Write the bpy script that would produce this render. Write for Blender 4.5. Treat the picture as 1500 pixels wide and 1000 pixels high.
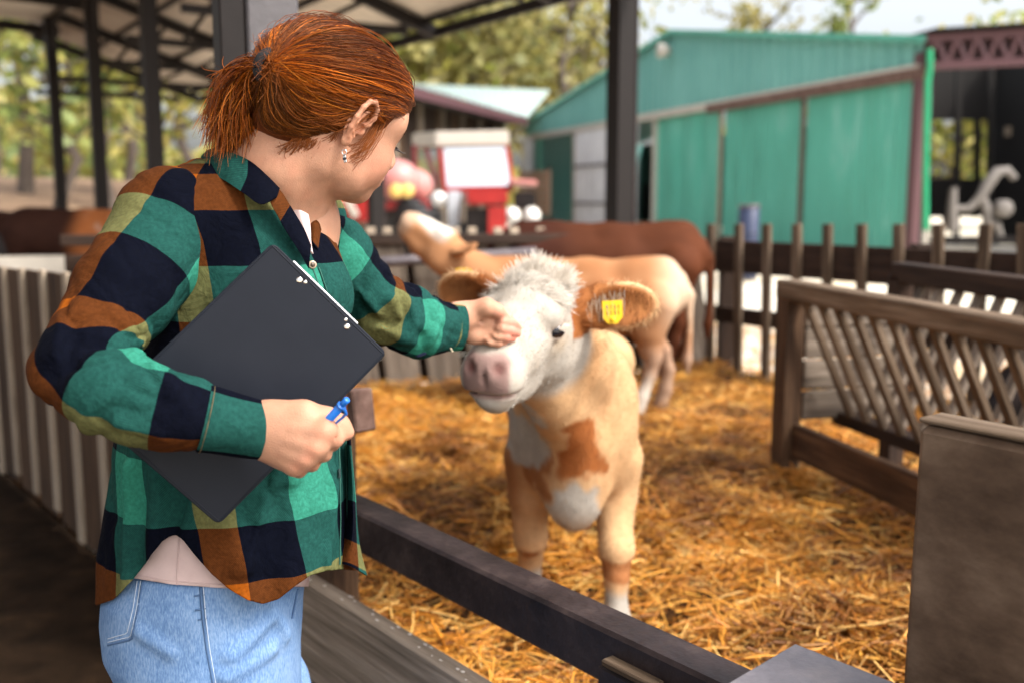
import bpy, bmesh, math, random
import numpy as np
from mathutils import Vector, Matrix, noise as mnoise

scene = bpy.context.scene
for o in list(bpy.data.objects):
    bpy.data.objects.remove(o)
R = math.radians

# ------------------------------------------------------------------ camera, sky, sun, exposure
CAM_Z = 1.08            # eye height above the straw bed (z = 0)
PITCH = R(8.2)
FPX = 35.0 / 36.0 * 1500
cam_d = bpy.data.cameras.new('camera')
cam = bpy.data.objects.new('camera', cam_d)
scene.collection.objects.link(cam)
cam.location = (0, 0, CAM_Z)
cam.rotation_euler = (R(90) - PITCH, 0, 0)
cam_d.lens = 35
cam_d.sensor_width = 36
cam_d.clip_start = 0.05
cam_d.clip_end = 600
cam_d.dof.use_dof = True
cam_d.dof.focus_distance = 1.42
cam_d.dof.aperture_fstop = 2.7
scene.camera = cam

world = bpy.data.worlds.new('World')
scene.world = world
world.use_nodes = True
wn = world.node_tree
bg = wn.nodes['Background']
sky = wn.nodes.new('ShaderNodeTexSky')
sky.sky_type = 'NISHITA'
sky.sun_disc = False
SUN_ELEV, SUN_AZ = R(50), R(122)      # azimuth clockwise from +Y (the view direction)
sky.sun_elevation = SUN_ELEV
sky.sun_rotation = SUN_AZ
sky.air_density = 1.0
sky.dust_density = 6.0
sky.ozone_density = 0.6
thin = wn.nodes.new('ShaderNodeHueSaturation')       # a thin white overcast over the clear sky
thin.inputs['Saturation'].default_value = 0.38
thin.inputs['Value'].default_value = 2.05
wn.links.new(sky.outputs[0], thin.inputs['Color'])
wn.links.new(thin.outputs[0], bg.inputs[0])
bg.inputs[1].default_value = 0.15

sun_d = bpy.data.lights.new('sun', 'SUN')
sun_d.energy = 2.4
sun_d.angle = R(8)
sun_d.color = (1.0, 0.95, 0.87)
sun = bpy.data.objects.new('sun', sun_d)
scene.collection.objects.link(sun)
sdir = Vector((math.sin(SUN_AZ) * math.cos(SUN_ELEV), math.cos(SUN_AZ) * math.cos(SUN_ELEV), math.sin(SUN_ELEV)))
sun.rotation_euler = (-sdir).to_track_quat('-Z', 'Y').to_euler()

vs = scene.view_settings
vs.view_transform = 'Standard'
vs.look = 'None'
vs.exposure = 0.35
vs.gamma = 1.0
vs.use_curve_mapping = False
scene.cycles.use_denoising = True
scene.cycles.max_bounces = 8
scene.cycles.transparent_max_bounces = 8

# ------------------------------------------------------------------ helpers
def P(px, py, Y):
    """the point at forward distance Y seen at (px, py) of a 1500 x 1000 picture"""
    cx, cy = (px - 750) / FPX, (500 - py) / FPX
    dx, dy, dz = cx, math.cos(PITCH) + cy * math.sin(PITCH), -math.sin(PITCH) + cy * math.cos(PITCH)
    s = Y / dy
    return np.array([dx * s, Y, CAM_Z + dz * s])

def PZ(px, py, z):
    cx, cy = (px - 750) / FPX, (500 - py) / FPX
    dx, dy, dz = cx, math.cos(PITCH) + cy * math.sin(PITCH), -math.sin(PITCH) + cy * math.cos(PITCH)
    s = (z - CAM_Z) / dz
    return np.array([dx * s, dy * s, z])

def nrm(v):
    v = np.asarray(v, float)
    return v / (np.linalg.norm(v, axis=-1, keepdims=True) + 1e-12)

def tag(o, label=None, cat=None, group=None, kind=None):
    if label: o['label'] = label
    if cat: o['category'] = cat
    if group: o['group'] = group
    if kind: o['kind'] = kind
    return o

def thing(name, label, cat, loc=(0, 0, 0), group=None):
    o = bpy.data.objects.new(name, None)
    o.empty_display_size = 0.1
    scene.collection.objects.link(o)
    o.location = tuple(float(c) for c in loc)
    return tag(o, label, cat, group)

def world_loc(o):
    l = Vector((0, 0, 0))
    while o is not None:
        l = l + o.location
        o = o.parent
    return np.array(l)

def link(name, me, parent=None):
    o = bpy.data.objects.new(name, me)
    scene.collection.objects.link(o)
    if parent is not None:
        o.parent = parent
    return o

def build_mesh(name, V, F, mat, smooth=False):
    me = bpy.data.meshes.new(name)
    V = np.asarray(V, np.float32)
    if isinstance(F, np.ndarray) and F.ndim == 2:
        n, k = F.shape
        me.vertices.add(len(V)); me.vertices.foreach_set('co', V.ravel())
        me.loops.add(n * k); me.loops.foreach_set('vertex_index', F.astype(np.int32).ravel())
        me.polygons.add(n); me.polygons.foreach_set('loop_start', np.arange(0, n * k, k, dtype=np.int32))
        me.update(calc_edges=True)
    else:
        me.from_pydata([tuple(map(float, v)) for v in V], [], [tuple(map(int, f)) for f in F])
    if smooth:
        me.polygons.foreach_set('use_smooth', [True] * len(me.polygons))
    if mat is not None:
        me.materials.append(mat)
    me.update()
    return me

def mk(name, V, F, mat, parent=None, smooth=False, col=None):
    """a mesh given in world coordinates, made a child of parent (an unrotated Empty)"""
    V = np.asarray(V, float)
    if parent is not None:
        V = V - world_loc(parent)
    me = build_mesh(name, V, F, mat, smooth)
    if col is not None:
        set_col(me, col)
    return link(name, me, parent)

def set_col(me, col):
    a = me.color_attributes.new('Col', 'FLOAT_COLOR', 'POINT')
    c = np.ones((len(me.vertices), 4), np.float32)
    c[:, :3] = col
    a.data.foreach_set('color', c.ravel())

def set_attr(me, name, val):
    a = me.attributes.new(name, 'FLOAT', 'POINT')
    a.data.foreach_set('value', np.asarray(val, np.float32))

def frame_from(x, up=(0, 0, 1)):
    x = nrm(x); up = np.asarray(up, float)
    if abs(np.dot(x, up)) > 0.98:
        up = np.array([0, 1.0, 0])
    y = nrm(np.cross(up, x)); z = np.cross(x, y)
    return np.stack([x, y, z], 1)

_bevcache = {}
def bev_box(L, w, h, b, mat, name):
    key = (round(L, 4), round(w, 4), round(h, 4), b, mat.name, name)
    if key in _bevcache:
        return _bevcache[key]
    bm = bmesh.new()
    bmesh.ops.create_cube(bm, size=1.0)
    bmesh.ops.scale(bm, vec=(L, w, h), verts=bm.verts)
    if b > 0:
        bmesh.ops.bevel(bm, geom=list(bm.edges), offset=min(b, L * .3, w * .3, h * .3), segments=1, affect='EDGES')
    me = bpy.data.meshes.new(name)
    bm.to_mesh(me); bm.free()
    me.materials.append(mat)
    _bevcache[key] = me
    return me

def bar(name, a, b, w, h, mat, parent=None, up=(0, 0, 1), bevel=0.004, ext=0.0):
    """a beam from a to b (world), w across, h along up; own local frame so the grain runs along it"""
    a, b = np.asarray(a, float), np.asarray(b, float)
    d = b - a; L = np.linalg.norm(d) + ext
    M = frame_from(d, up)
    me = bev_box(L, w, h, bevel, mat, name)
    o = link(name, me, parent)
    c = (a + b) / 2
    if parent is not None:
        c = c - world_loc(parent)
    o.location = c
    o.rotation_euler = Matrix(M.tolist()).to_euler()
    return o

def cyl(name, a, b, r, mat, parent=None, r2=None, n=16, caps=True, bev=0.0):
    a, b = np.asarray(a, float), np.asarray(b, float)
    r2 = r if r2 is None else r2
    M = frame_from(b - a)
    t = np.linspace(0, 2 * np.pi, n, endpoint=False)
    ring = np.stack([0 * t, np.cos(t), np.sin(t)], 1) @ M.T
    x = M[:, 0]
    if bev > 0:
        rows = [a + ring * (r - bev), a + x * bev + ring * r, b - x * bev + ring * r2, b + ring * (r2 - bev)]
    else:
        rows = [a + ring * r, b + ring * r2]
    V = np.concatenate(rows)
    F = []
    for k in range(len(rows) - 1):
        for i in range(n):
            j = (i + 1) % n
            F.append((k * n + i, k * n + j, (k + 1) * n + j, (k + 1) * n + i))
    if caps:
        F.append(tuple(range(n - 1, -1, -1))); m = (len(rows) - 1) * n
        F.append(tuple(range(m, m + n)))
    return mk(name, V, F, mat, parent, smooth=False if n < 9 else True)

def tube_mesh(pts, rad, n=6):
    """V, F of a tube along a polyline"""
    pts = np.asarray(pts, float); m = len(pts)
    rad = np.broadcast_to(np.asarray(rad, float), (m,))
    tan = nrm(np.gradient(pts, axis=0))
    up = np.array([0.13, 0.21, 0.97])
    s = nrm(np.cross(tan, up)); u = np.cross(s, tan)
    t = np.linspace(0, 2 * np.pi, n, endpoint=False)
    V = (pts[:, None] + rad[:, None, None] * (np.cos(t)[None, :, None] * s[:, None] + np.sin(t)[None, :, None] * u[:, None])).reshape(-1, 3)
    i = np.arange(m - 1)[:, None] * n; k = np.arange(n)[None]; k2 = (k + 1) % n
    F = np.stack([i + k, i + k2, i + n + k2, i + n + k], -1).reshape(-1, 4)
    return V, F

def strands_mesh(paths, rad, n=3):
    """paths (S, m, 3), rad (m,) or (S, m) -> V, F for all strands as thin n-sided tubes"""
    S, m, _ = paths.shape
    rad = np.broadcast_to(np.asarray(rad, float), (S, m))
    tan = nrm(np.gradient(paths, axis=1))
    up = np.array([0.31, -0.7, 0.64])
    s = nrm(np.cross(tan, up)); u = np.cross(s, tan)
    t = np.linspace(0, 2 * np.pi, n, endpoint=False)
    V = paths[:, :, None] + rad[:, :, None, None] * (np.cos(t)[None, None, :, None] * s[:, :, None] + np.sin(t)[None, None, :, None] * u[:, :, None])
    V = V.reshape(-1, 3)
    base = (np.arange(S) * m * n)[:, None, None] + (np.arange(m - 1) * n)[None, :, None]
    k = np.arange(n)[None, None]; k2 = (k + 1) % n
    F = np.stack([base + k, base + k2, base + n + k2, base + n + k], -1).reshape(-1, 4)
    return V, F

def merge(parts):
    Vs, Fs, off = [], [], 0
    for V, F in parts:
        Vs.append(np.asarray(V, float)); Fs.append(np.asarray(F) + off); off += len(V)
    return np.concatenate(Vs), np.concatenate(Fs)

def grid_mesh(fn, nu, nv, name, mat, parent=None, thick=0.0, smooth=True):
    """fn(u, v) -> point, over the unit square"""
    V = np.array([fn(i / (nu - 1), j / (nv - 1)) for j in range(nv) for i in range(nu)])
    F = np.array([(j * nu + i, j * nu + i + 1, (j + 1) * nu + i + 1, (j + 1) * nu + i) for j in range(nv - 1) for i in range(nu - 1)])
    if thick:
        me = build_mesh('tmp', V, F, None, True)
        N = np.zeros(len(V) * 3, np.float32); me.vertices.foreach_get('normal', N)
        bpy.data.meshes.remove(me)
        V, F = thicken(V, F, N.reshape(-1, 3), thick)
    return mk(name, V, F, mat, parent, smooth)

def thicken(V, F, N, t):
    """give a sheet a thickness t behind it and close its rim"""
    n = len(V)
    V2 = np.concatenate([V, V - N * t])
    k = F.shape[1]
    e = np.concatenate([np.stack([F[:, i], F[:, (i + 1) % k]], 1) for i in range(k)])
    key = np.sort(e, 1)
    code = key[:, 0].astype(np.int64) * (n + 1) + key[:, 1]
    uq, inv, cnt = np.unique(code, return_inverse=True, return_counts=True)
    rim = e[cnt[inv] == 1]
    back = F[:, ::-1] + n
    if k == 4:
        side = np.stack([rim[:, 1], rim[:, 0], rim[:, 0] + n, rim[:, 1] + n], 1)
        return V2, np.concatenate([F, back, side])
    s1 = np.stack([rim[:, 1], rim[:, 0], rim[:, 0] + n], 1)
    s2 = np.stack([rim[:, 1], rim[:, 0] + n, rim[:, 1] + n], 1)
    return V2, np.concatenate([F, back, s1, s2])

def corrug(name, o, u, v, ribs, amp, mat, parent=None, thick=0.0, flat=0.5):
    """a trapezoid-ribbed sheet: ribs counted along u, running along v"""
    o, u, v = (np.asarray(c, float) for c in (o, u, v))
    n = nrm(np.cross(u, v))
    xs, hs = [], []
    for i in range(ribs):
        for f, h in ((0, 0), (flat, 0), (flat + .12, 1), (.88, 1)):
            xs.append((i + f) / ribs); hs.append(h)
    xs.append(1.0); hs.append(0)
    xs, hs = np.array(xs), np.array(hs)
    row = o + xs[:, None] * u + (hs * amp)[:, None] * n
    m = len(xs)
    V = np.concatenate([row, row + v])
    F = np.array([(i, i + 1, m + i + 1, m + i) for i in range(m - 1)])
    if thick:
        V, F = thicken(V, F, np.broadcast_to(n, V.shape), thick)
    return mk(name, V, F, mat, parent)

def copy_tree(o, parent=None):
    c = o.copy()
    scene.collection.objects.link(c)
    c.parent = parent
    for ch in list(o.children):
        copy_tree(ch, c)
    return c

# ------------------------------------------------------------------ materials
def new_mat(name):
    m = bpy.data.materials.new(name)
    m.use_nodes = True
    nt = m.node_tree
    return m, nt, nt.nodes['Principled BSDF']

def N(nt, t, **kw):
    n = nt.nodes.new(t)
    for k, v in kw.items():
        setattr(n, k, v)
    return n

def ramp(nt, fac, stops, interp='LINEAR'):
    r = nt.nodes.new('ShaderNodeValToRGB')
    r.color_ramp.interpolation = interp
    el = r.color_ramp.elements
    while len(el) < len(stops):
        el.new(0.5)
    for e, (p, c) in zip(el, stops):
        e.position = p
        e.color = (*c, 1) if len(c) == 3 else c
    nt.links.new(fac, r.inputs[0])
    return r.outputs[0]

def noise_mat(name, stops, scale=8.0, stretch=(1, 1, 1), rough=0.7, bump=0.2, detail=6.0, metallic=0.0, rand=0.0,
              bscale=None, spec=0.5, bdist=0.01, rough_var=0.0, sheen=0.0):
    m, nt, b = new_mat(name)
    tc = N(nt, 'ShaderNodeTexCoord')
    mp = N(nt, 'ShaderNodeMapping')
    mp.inputs['Scale'].default_value = stretch
    oi = N(nt, 'ShaderNodeObjectInfo')
    add = N(nt, 'ShaderNodeVectorMath', operation='ADD')
    mul = N(nt, 'ShaderNodeMath', operation='MULTIPLY'); mul.inputs[1].default_value = 37.0
    nt.links.new(oi.outputs['Random'], mul.inputs[0])
    nt.links.new(tc.outputs['Object'], add.inputs[0]); nt.links.new(mul.outputs[0], add.inputs[1])
    nt.links.new(add.outputs[0], mp.inputs[0])
    nz = N(nt, 'ShaderNodeTexNoise')
    nz.inputs['Scale'].default_value = scale; nz.inputs['Detail'].default_value = detail; nz.inputs['Roughness'].default_value = 0.62
    nt.links.new(mp.outputs[0], nz.inputs['Vector'])
    col = ramp(nt, nz.outputs['Fac'], stops)
    if rand > 0:
        hsv = N(nt, 'ShaderNodeHueSaturation')
        mr = N(nt, 'ShaderNodeMapRange')
        mr.inputs['To Min'].default_value = 1 - rand; mr.inputs['To Max'].default_value = 1 + rand
        nt.links.new(oi.outputs['Random'], mr.inputs[0]); nt.links.new(mr.outputs[0], hsv.inputs['Value'])
        nt.links.new(col, hsv.inputs['Color']); col = hsv.outputs[0]
    nt.links.new(col, b.inputs['Base Color'])
    b.inputs['Roughness'].default_value = rough
    b.inputs['Metallic'].default_value = metallic
    b.inputs['Specular IOR Level'].default_value = spec
    if sheen:
        b.inputs['Sheen Weight'].default_value = sheen
    if rough_var:
        mr = N(nt, 'ShaderNodeMapRange'); mr.inputs['To Min'].default_value = rough - rough_var; mr.inputs['To Max'].default_value = rough + rough_var
        nt.links.new(nz.outputs['Fac'], mr.inputs[0]); nt.links.new(mr.outputs[0], b.inputs['Roughness'])
    if bump:
        bp = N(nt, 'ShaderNodeBump'); bp.inputs['Strength'].default_value = bump; bp.inputs['Distance'].default_value = bdist
        if bscale:
            nz2 = N(nt, 'ShaderNodeTexNoise'); nz2.inputs['Scale'].default_value = bscale; nz2.inputs['Detail'].default_value = 4
            nt.links.new(mp.outputs[0], nz2.inputs['Vector']); nt.links.new(nz2.outputs['Fac'], bp.inputs['Height'])
        else:
            nt.links.new(nz.outputs['Fac'], bp.inputs['Height'])
        nt.links.new(bp.outputs[0], b.inputs['Normal'])
    return m

def attr_mat(name, rough=0.6, sss=0.0, sss_r=(1, .35, .2), bump=0.0, bscale=300, nvar=0.0, nscale=30, spec=0.4, sheen=0.0, sss_scale=0.005, stretch=(1, 1, 1)):
    """colour from the mesh's own markings (attribute Col)"""
    m, nt, b = new_mat(name)
    at = N(nt, 'ShaderNodeAttribute', attribute_name='Col')
    col = at.outputs['Color']
    tc = N(nt, 'ShaderNodeTexCoord')
    if nvar:
        mp = N(nt, 'ShaderNodeMapping'); mp.inputs['Scale'].default_value = stretch
        nt.links.new(tc.outputs['Object'], mp.inputs[0])
        nz = N(nt, 'ShaderNodeTexNoise'); nz.inputs['Scale'].default_value = nscale; nz.inputs['Detail'].default_value = 5
        nt.links.new(mp.outputs[0], nz.inputs['Vector'])
        mr = N(nt, 'ShaderNodeMapRange'); mr.inputs['From Min'].default_value = .25; mr.inputs['From Max'].default_value = .75
        mr.inputs['To Min'].default_value = 1 - nvar; mr.inputs['To Max'].default_value = 1 + nvar
        nt.links.new(nz.outputs['Fac'], mr.inputs[0])
        hsv = N(nt, 'ShaderNodeHueSaturation')
        nt.links.new(mr.outputs[0], hsv.inputs['Value']); nt.links.new(col, hsv.inputs['Color'])
        col = hsv.outputs[0]
    nt.links.new(col, b.inputs['Base Color'])
    b.inputs['Roughness'].default_value = rough
    b.inputs['Specular IOR Level'].default_value = spec
    if sss:
        b.inputs['Subsurface Weight'].default_value = sss
        b.inputs['Subsurface Radius'].default_value = sss_r
        b.inputs['Subsurface Scale'].default_value = sss_scale
    if sheen:
        b.inputs['Sheen Weight'].default_value = sheen
    if bump:
        nz = N(nt, 'ShaderNodeTexNoise'); nz.inputs['Scale'].default_value = bscale; nz.inputs['Detail'].default_value = 3
        nt.links.new(tc.outputs['Object'], nz.inputs['Vector'])
        bp = N(nt, 'ShaderNodeBump'); bp.inputs['Strength'].default_value = bump; bp.inputs['Distance'].default_value = 0.002
        nt.links.new(nz.outputs['Fac'], bp.inputs['Height']); nt.links.new(bp.outputs[0], b.inputs['Normal'])
    return m

def plain(name, c, rough=0.5, metallic=0.0, spec=0.5, var=0.12, scale=14, bump=0.05, **kw):
    c = np.array(c, float)
    return noise_mat(name, [(0.3, tuple(c * (1 - var))), (0.7, tuple(c * (1 + var)))], scale=scale, rough=rough, metallic=metallic, spec=spec, bump=bump, **kw)

# ------------------------------------------------------------------ implicit solids -> meshes (surface nets)
def s_ell(c, r, M=None):
    c, r = np.asarray(c, float), np.asarray(r, float)
    def f(p):
        q = p - c
        if M is not None:
            q = q @ M
        k0 = np.sqrt(((q / r) ** 2).sum(-1)); k1 = np.sqrt(((q / (r * r)) ** 2).sum(-1)) + 1e-9
        return k0 * (k0 - 1) / k1
    if M is None:
        ext = r
    else:
        ext = np.sqrt(((np.asarray(M) * r) ** 2).sum(1))
    return f, c - ext, c + ext

def s_cone(a, b, ra, rb, sq=None, axis=None):
    """tapered capsule; sq < 1 flattens it along axis"""
    a, b = np.asarray(a, float), np.asarray(b, float)
    if sq is not None:
        axis = nrm(axis)
    d = b - a
    def f(p):
        q = p - a
        t = np.clip((q @ d) / (d @ d + 1e-12), 0, 1)
        w = q - t[..., None] * d
        r = ra + t * (rb - ra)
        if sq is not None:
            h = w @ axis
            w = w + (h * (1 / sq - 1))[..., None] * axis
            return (np.sqrt((w * w).sum(-1)) - r) * (0.5 + 0.5 * sq)
        return np.sqrt((w * w).sum(-1)) - r
    m = max(ra, rb)
    return f, np.minimum(a, b) - m, np.maximum(a, b) + m

def s_loft(zs, cx, cy, ax, by, pw=2.0):
    """stack of horizontal super-ellipses between zs[0] and zs[-1]"""
    zs = np.asarray(zs, float); o = np.argsort(zs); zs = zs[o]
    cx, cy, ax, by = (np.asarray(q, float)[o] for q in (cx, cy, ax, by))
    def f(p):
        z = p[..., 2]
        x0, y0, a, b = (np.interp(z, zs, q) for q in (cx, cy, ax, by))
        u, v = (p[..., 0] - x0) / a, (p[..., 1] - y0) / b
        k = (np.abs(u) ** pw + np.abs(v) ** pw) ** (1 / pw)
        g = np.sqrt((u / a) ** 2 + (v / b) ** 2) / (np.sqrt(u * u + v * v) + 1e-9) 
        d = (k - 1) / (g + 1e-9)
        dz = np.maximum(zs[0] - z, z - zs[-1])
        return np.maximum(d, dz)
    m = max(ax.max(), by.max())
    return f, np.array([cx.min() - m, cy.min() - m, zs[0]]), np.array([cx.max() + m, cy.max() + m, zs[-1]])

class Solid:
    def __init__(self):
        self.ops = []
    def add(self, prim, k=0.02):
        self.ops.append(('+', prim, k)); return self
    def sub(self, prim, k=0.005):
        self.ops.append(('-', prim, k)); return self
    def chain(self, pts, k=0.02, **kw):
        for (a, ra), (b, rb) in zip(pts[:-1], pts[1:]):
            self.add(s_cone(a, b, ra, rb, **kw), k)
        return self
    def dist(self, p):
        D = np.full(p.shape[:-1], 1.0)
        for s, (f, lo, hi), k in self.ops:
            d = f(p)
            D = smin(D, d, k) if s == '+' else -smin(-D, d, k)
        return D
    def mesh(self, h, warp=None, pad=3):
        los = np.min([o[1][1] - o[2] for o in self.ops if o[0] == '+'], 0) - pad * h
        his = np.max([o[1][2] + o[2] for o in self.ops if o[0] == '+'], 0) + pad * h
        n = np.ceil((his - los) / h).astype(int) + 1
        ax = [los[i] + h * np.arange(n[i]) for i in range(3)]
        D = np.full(n, 1.0, np.float32)
        for s, (f, lo, hi), k in self.ops:
            m = k + 3 * h
            i0 = np.clip(np.floor((lo - m - los) / h).astype(int), 0, n)
            i1 = np.clip(np.ceil((hi + m - los) / h).astype(int) + 1, 0, n)
            if (i1 <= i0).any():
                continue
            sl = tuple(slice(a, b) for a, b in zip(i0, i1))
            G = np.stack(np.meshgrid(*[ax[i][sl[i]] for i in range(3)], indexing='ij'), -1)
            d = f(G)
            D[sl] = smin(D[sl], d, k) if s == '+' else -smin(-D[sl], d, k)
        if warp is not None:
            near = np.where(np.abs(D) < 0.03)
            pts = np.stack([ax[i][near[i]] for i in range(3)], -1)
            D[near] += warp(pts)
        return surface_nets(D, los, h)

def smin(a, b, k):
    h = np.clip(0.5 + 0.5 * (b - a) / k, 0, 1)
    return b + (a - b) * h - k * h * (1 - h)

def surface_nets(D, o, h):
    S = D < 0
    nx, ny, nz = D.shape
    c = [S[i:nx - 1 + i, j:ny - 1 + j, k:nz - 1 + k] for i in (0, 1) for j in (0, 1) for k in (0, 1)]
    cnt = sum(q.astype(np.int8) for q in c)
    act = (cnt > 0) & (cnt < 8)
    I = np.argwhere(act)
    idx = np.full(act.shape, -1, np.int64)
    idx[act] = np.arange(len(I))
    offs = np.array([(i, j, k) for i in (0, 1) for j in (0, 1) for k in (0, 1)])
    vals = np.stack([D[I[:, 0] + a, I[:, 1] + b, I[:, 2] + cc] for a, b, cc in offs], 1)
    acc = np.zeros((len(I), 3)); num = np.zeros(len(I))
    for p in range(8):
        for q in range(p + 1, 8):
            df = offs[q] - offs[p]
            if np.abs(df).sum() != 1:
                continue
            va, vb = vals[:, p], vals[:, q]
            cr = (va < 0) != (vb < 0)
            t = np.where(cr, va / np.where(cr, va - vb, 1), 0)
            acc += np.where(cr[:, None], offs[p] + t[:, None] * df, 0); num += cr
    V = o + h * (I + acc / num[:, None])
    F = []
    for axis in range(3):
        a = [slice(None)] * 3; b = [slice(None)] * 3
        a[axis] = slice(0, -1); b[axis] = slice(1, None)
        sa, sb = S[tuple(a)], S[tuple(b)]
        for flip in (False, True):
            E = np.argwhere((sa & ~sb) if not flip else (~sa & sb))
            u, v = (axis + 1) % 3, (axis + 2) % 3
            E = E[(E[:, u] > 0) & (E[:, v] > 0) & (E[:, u] < D.shape[u] - 1) & (E[:, v] < D.shape[v] - 1)]
            q = []
            for du, dv in ((0, 0), (1, 0), (1, 1), (0, 1)):
                C = E.copy(); C[:, u] -= 1 - du; C[:, v] -= 1 - dv
                q.append(idx[C[:, 0], C[:, 1], C[:, 2]])
            q = np.stack(q, 1)
            F.append(q if not flip else q[:, ::-1])
    F = np.concatenate(F)
    F = F[(F >= 0).all(1)]
    return V, F

def relax(V, F, it=2, lam=0.5):
    n = len(V); k = F.shape[1]
    for _ in range(it):
        acc = np.zeros_like(V); cnt = np.zeros(n)
        for i in range(k):
            a, b = F[:, i], F[:, (i + 1) % k]
            for c in range(3):
                acc[:, c] += np.bincount(a, V[b, c], n) + np.bincount(b, V[a, c], n)
            cnt += np.bincount(a, minlength=n) + np.bincount(b, minlength=n)
        V = V + lam * (acc / np.maximum(cnt, 1)[:, None] - V)
    return V

def tris(F):
    return np.concatenate([F[:, [0, 1, 2]], F[:, [0, 2, 3]]]) if F.shape[1] == 4 else F

def clip(V, F, g, attrs=()):
    """keep the part of a triangle mesh where g >= 0, cut exactly; attrs are per-vertex arrays cut along"""
    T = tris(F); V = np.asarray(V, float); g = np.asarray(g, float)
    ins = g >= 0
    k = ins[T].sum(1)
    keep = [T[k == 3]]
    newV, newA, cache = [], [[] for _ in attrs], {}
    n = len(V)
    def cut(a, b):
        key = (min(a, b), max(a, b))
        if key in cache:
            return cache[key]
        t = g[a] / (g[a] - g[b])
        newV.append(V[a] + t * (V[b] - V[a]))
        for L, A in zip(newA, attrs):
            L.append(A[a] + t * (A[b] - A[a]))
        cache[key] = n + len(newV) - 1
        return cache[key]
    ext = []
    for t in T[(k == 1) | (k == 2)]:
        t = list(t)
        while not (ins[t[0]] and not ins[t[2]] if k is None else (ins[t[0]] and not ins[t[2]])):
            t = t[1:] + t[:1]
        a, b, c = t
        if ins[b]:
            p, q = cut(b, c), cut(c, a)
            ext += [(a, b, p), (a, p, q)]
        else:
            p, q = cut(a, b), cut(c, a)
            ext += [(a, p, q)]
    T2 = np.concatenate(keep + ([np.array(ext)] if ext else []))
    V2 = np.concatenate([V] + ([np.array(newV)] if newV else []))
    A2 = [np.concatenate([A] + ([np.array(L)] if L else [])) for A, L in zip(attrs, newA)]
    used = np.unique(T2); mp = np.full(len(V2), -1); mp[used] = np.arange(len(used))
    return V2[used], mp[T2], [A[used] for A in A2]

def vnormals(V, F):
    T = tris(F); n = np.cross(V[T[:, 1]] - V[T[:, 0]], V[T[:, 2]] - V[T[:, 0]])
    out = np.zeros_like(V)
    for i in range(3):
        for c in range(3):
            out[:, c] += np.bincount(T[:, i], n[:, c], len(V))
    return nrm(out)

def proj(V):
    """pixel coordinates of points (1500 x 1000)"""
    V = np.asarray(V, float); d = V - np.array([0, 0, CAM_Z])
    f = d[..., 1] * math.cos(PITCH) - d[..., 2] * math.sin(PITCH)
    u = d[..., 1] * math.sin(PITCH) + d[..., 2] * math.cos(PITCH)
    return 750 + FPX * d[..., 0] / f, 500 - FPX * u / f

def fnoise(p, s, seed=0):
    """cheap smooth value noise in numpy, about -1..1"""
    q = np.asarray(p, float) * s + seed * 17.31
    i = np.floor(q).astype(np.int64); f = q - i; f = f * f * (3 - 2 * f)
    def hsh(a):
        x = (a[..., 0] * 374761393 + a[..., 1] * 668265263 + a[..., 2] * 2147483647 + seed * 1274126177) & 0xffffffff
        x = ((x ^ (x >> 13)) * 1274126177) & 0xffffffff
        return ((x ^ (x >> 16)) & 0xffff) / 32767.5 - 1
    out = 0
    for dx in (0, 1):
        for dy in (0, 1):
            for dz in (0, 1):
                w = (f[..., 0] if dx else 1 - f[..., 0]) * (f[..., 1] if dy else 1 - f[..., 1]) * (f[..., 2] if dz else 1 - f[..., 2])
                out = out + w * hsh(i + np.array([dx, dy, dz]))
    return out

def mix(a, b, t):
    t = np.clip(t, 0, 1)
    return a + (np.asarray(b, float) - a) * t[..., None]

def sstep(a, b, x):
    t = np.clip((x - a) / (b - a), 0, 1)
    return t * t * (3 - 2 * t)
rng = np.random.default_rng(7)
# ------------------------------------------------------------------ materials of the place
M = {}
M['wood_grey'] = noise_mat('weathered_grey_wood', [(.25, (.065, .050, .038)), (.5, (.17, .135, .105)), (.75, (.30, .245, .195))], scale=6, stretch=(.5, 7, 7), rough=.85, bump=.55, rand=.22, spec=.2)
M['wood_mid'] = noise_mat('weathered_plank_wood', [(.25, (.10, .075, .055)), (.5, (.24, .19, .145)), (.75, (.38, .31, .25))], scale=6, stretch=(.45, 9, 9), rough=.85, bump=.7, rand=.1, spec=.2, detail=9)
M['wood_rack'] = noise_mat('brown_weathered_wood', [(.25, (.035, .022, .014)), (.5, (.105, .072, .047)), (.75, (.20, .15, .11))], scale=6, stretch=(.45, 8, 8), rough=.85, bump=.6, rand=.2, spec=.15)
M['wood_brown'] = noise_mat('old_brown_wood', [(.25, (.018, .009, .005)), (.5, (.06, .032, .017)), (.8, (.15, .085, .045))], scale=6, stretch=(.5, 7, 7), rough=.8, bump=.5, rand=.2, spec=.25)
M['wood_pale'] = noise_mat('pale_worn_wood', [(.25, (.17, .13, .095)), (.5, (.34, .27, .20)), (.8, (.50, .42, .33))], scale=6, stretch=(.6, 7, 7), rough=.85, bump=.4, rand=.12, spec=.2)
M['wood_dark'] = noise_mat('dark_stained_wood', [(.3, (.012, .007, .005)), (.7, (.05, .028, .018))], scale=5, stretch=(.5, 6, 6), rough=.8, bump=.4, rand=.2, spec=.25)
M['steel_brown'] = noise_mat('brown_painted_steel', [(.3, (.010, .0065, .007)), (.55, (.027, .018, .018)), (.75, (.070, .048, .042))], scale=9, stretch=(1, 1, 1), rough=.5, bump=.25, bscale=55, rough_var=.12, spec=.25)
M['steel_dark'] = plain('dark_brown_steel', (.009, .006, .0055), rough=.6, bump=.1, rand=.1, spec=.25)
M['steel_grey'] = noise_mat('grey_painted_steel', [(.3, (.055, .050, .055)), (.7, (.090, .082, .088))], scale=5, rough=.42, bump=.15, bscale=60, spec=.5)
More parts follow.
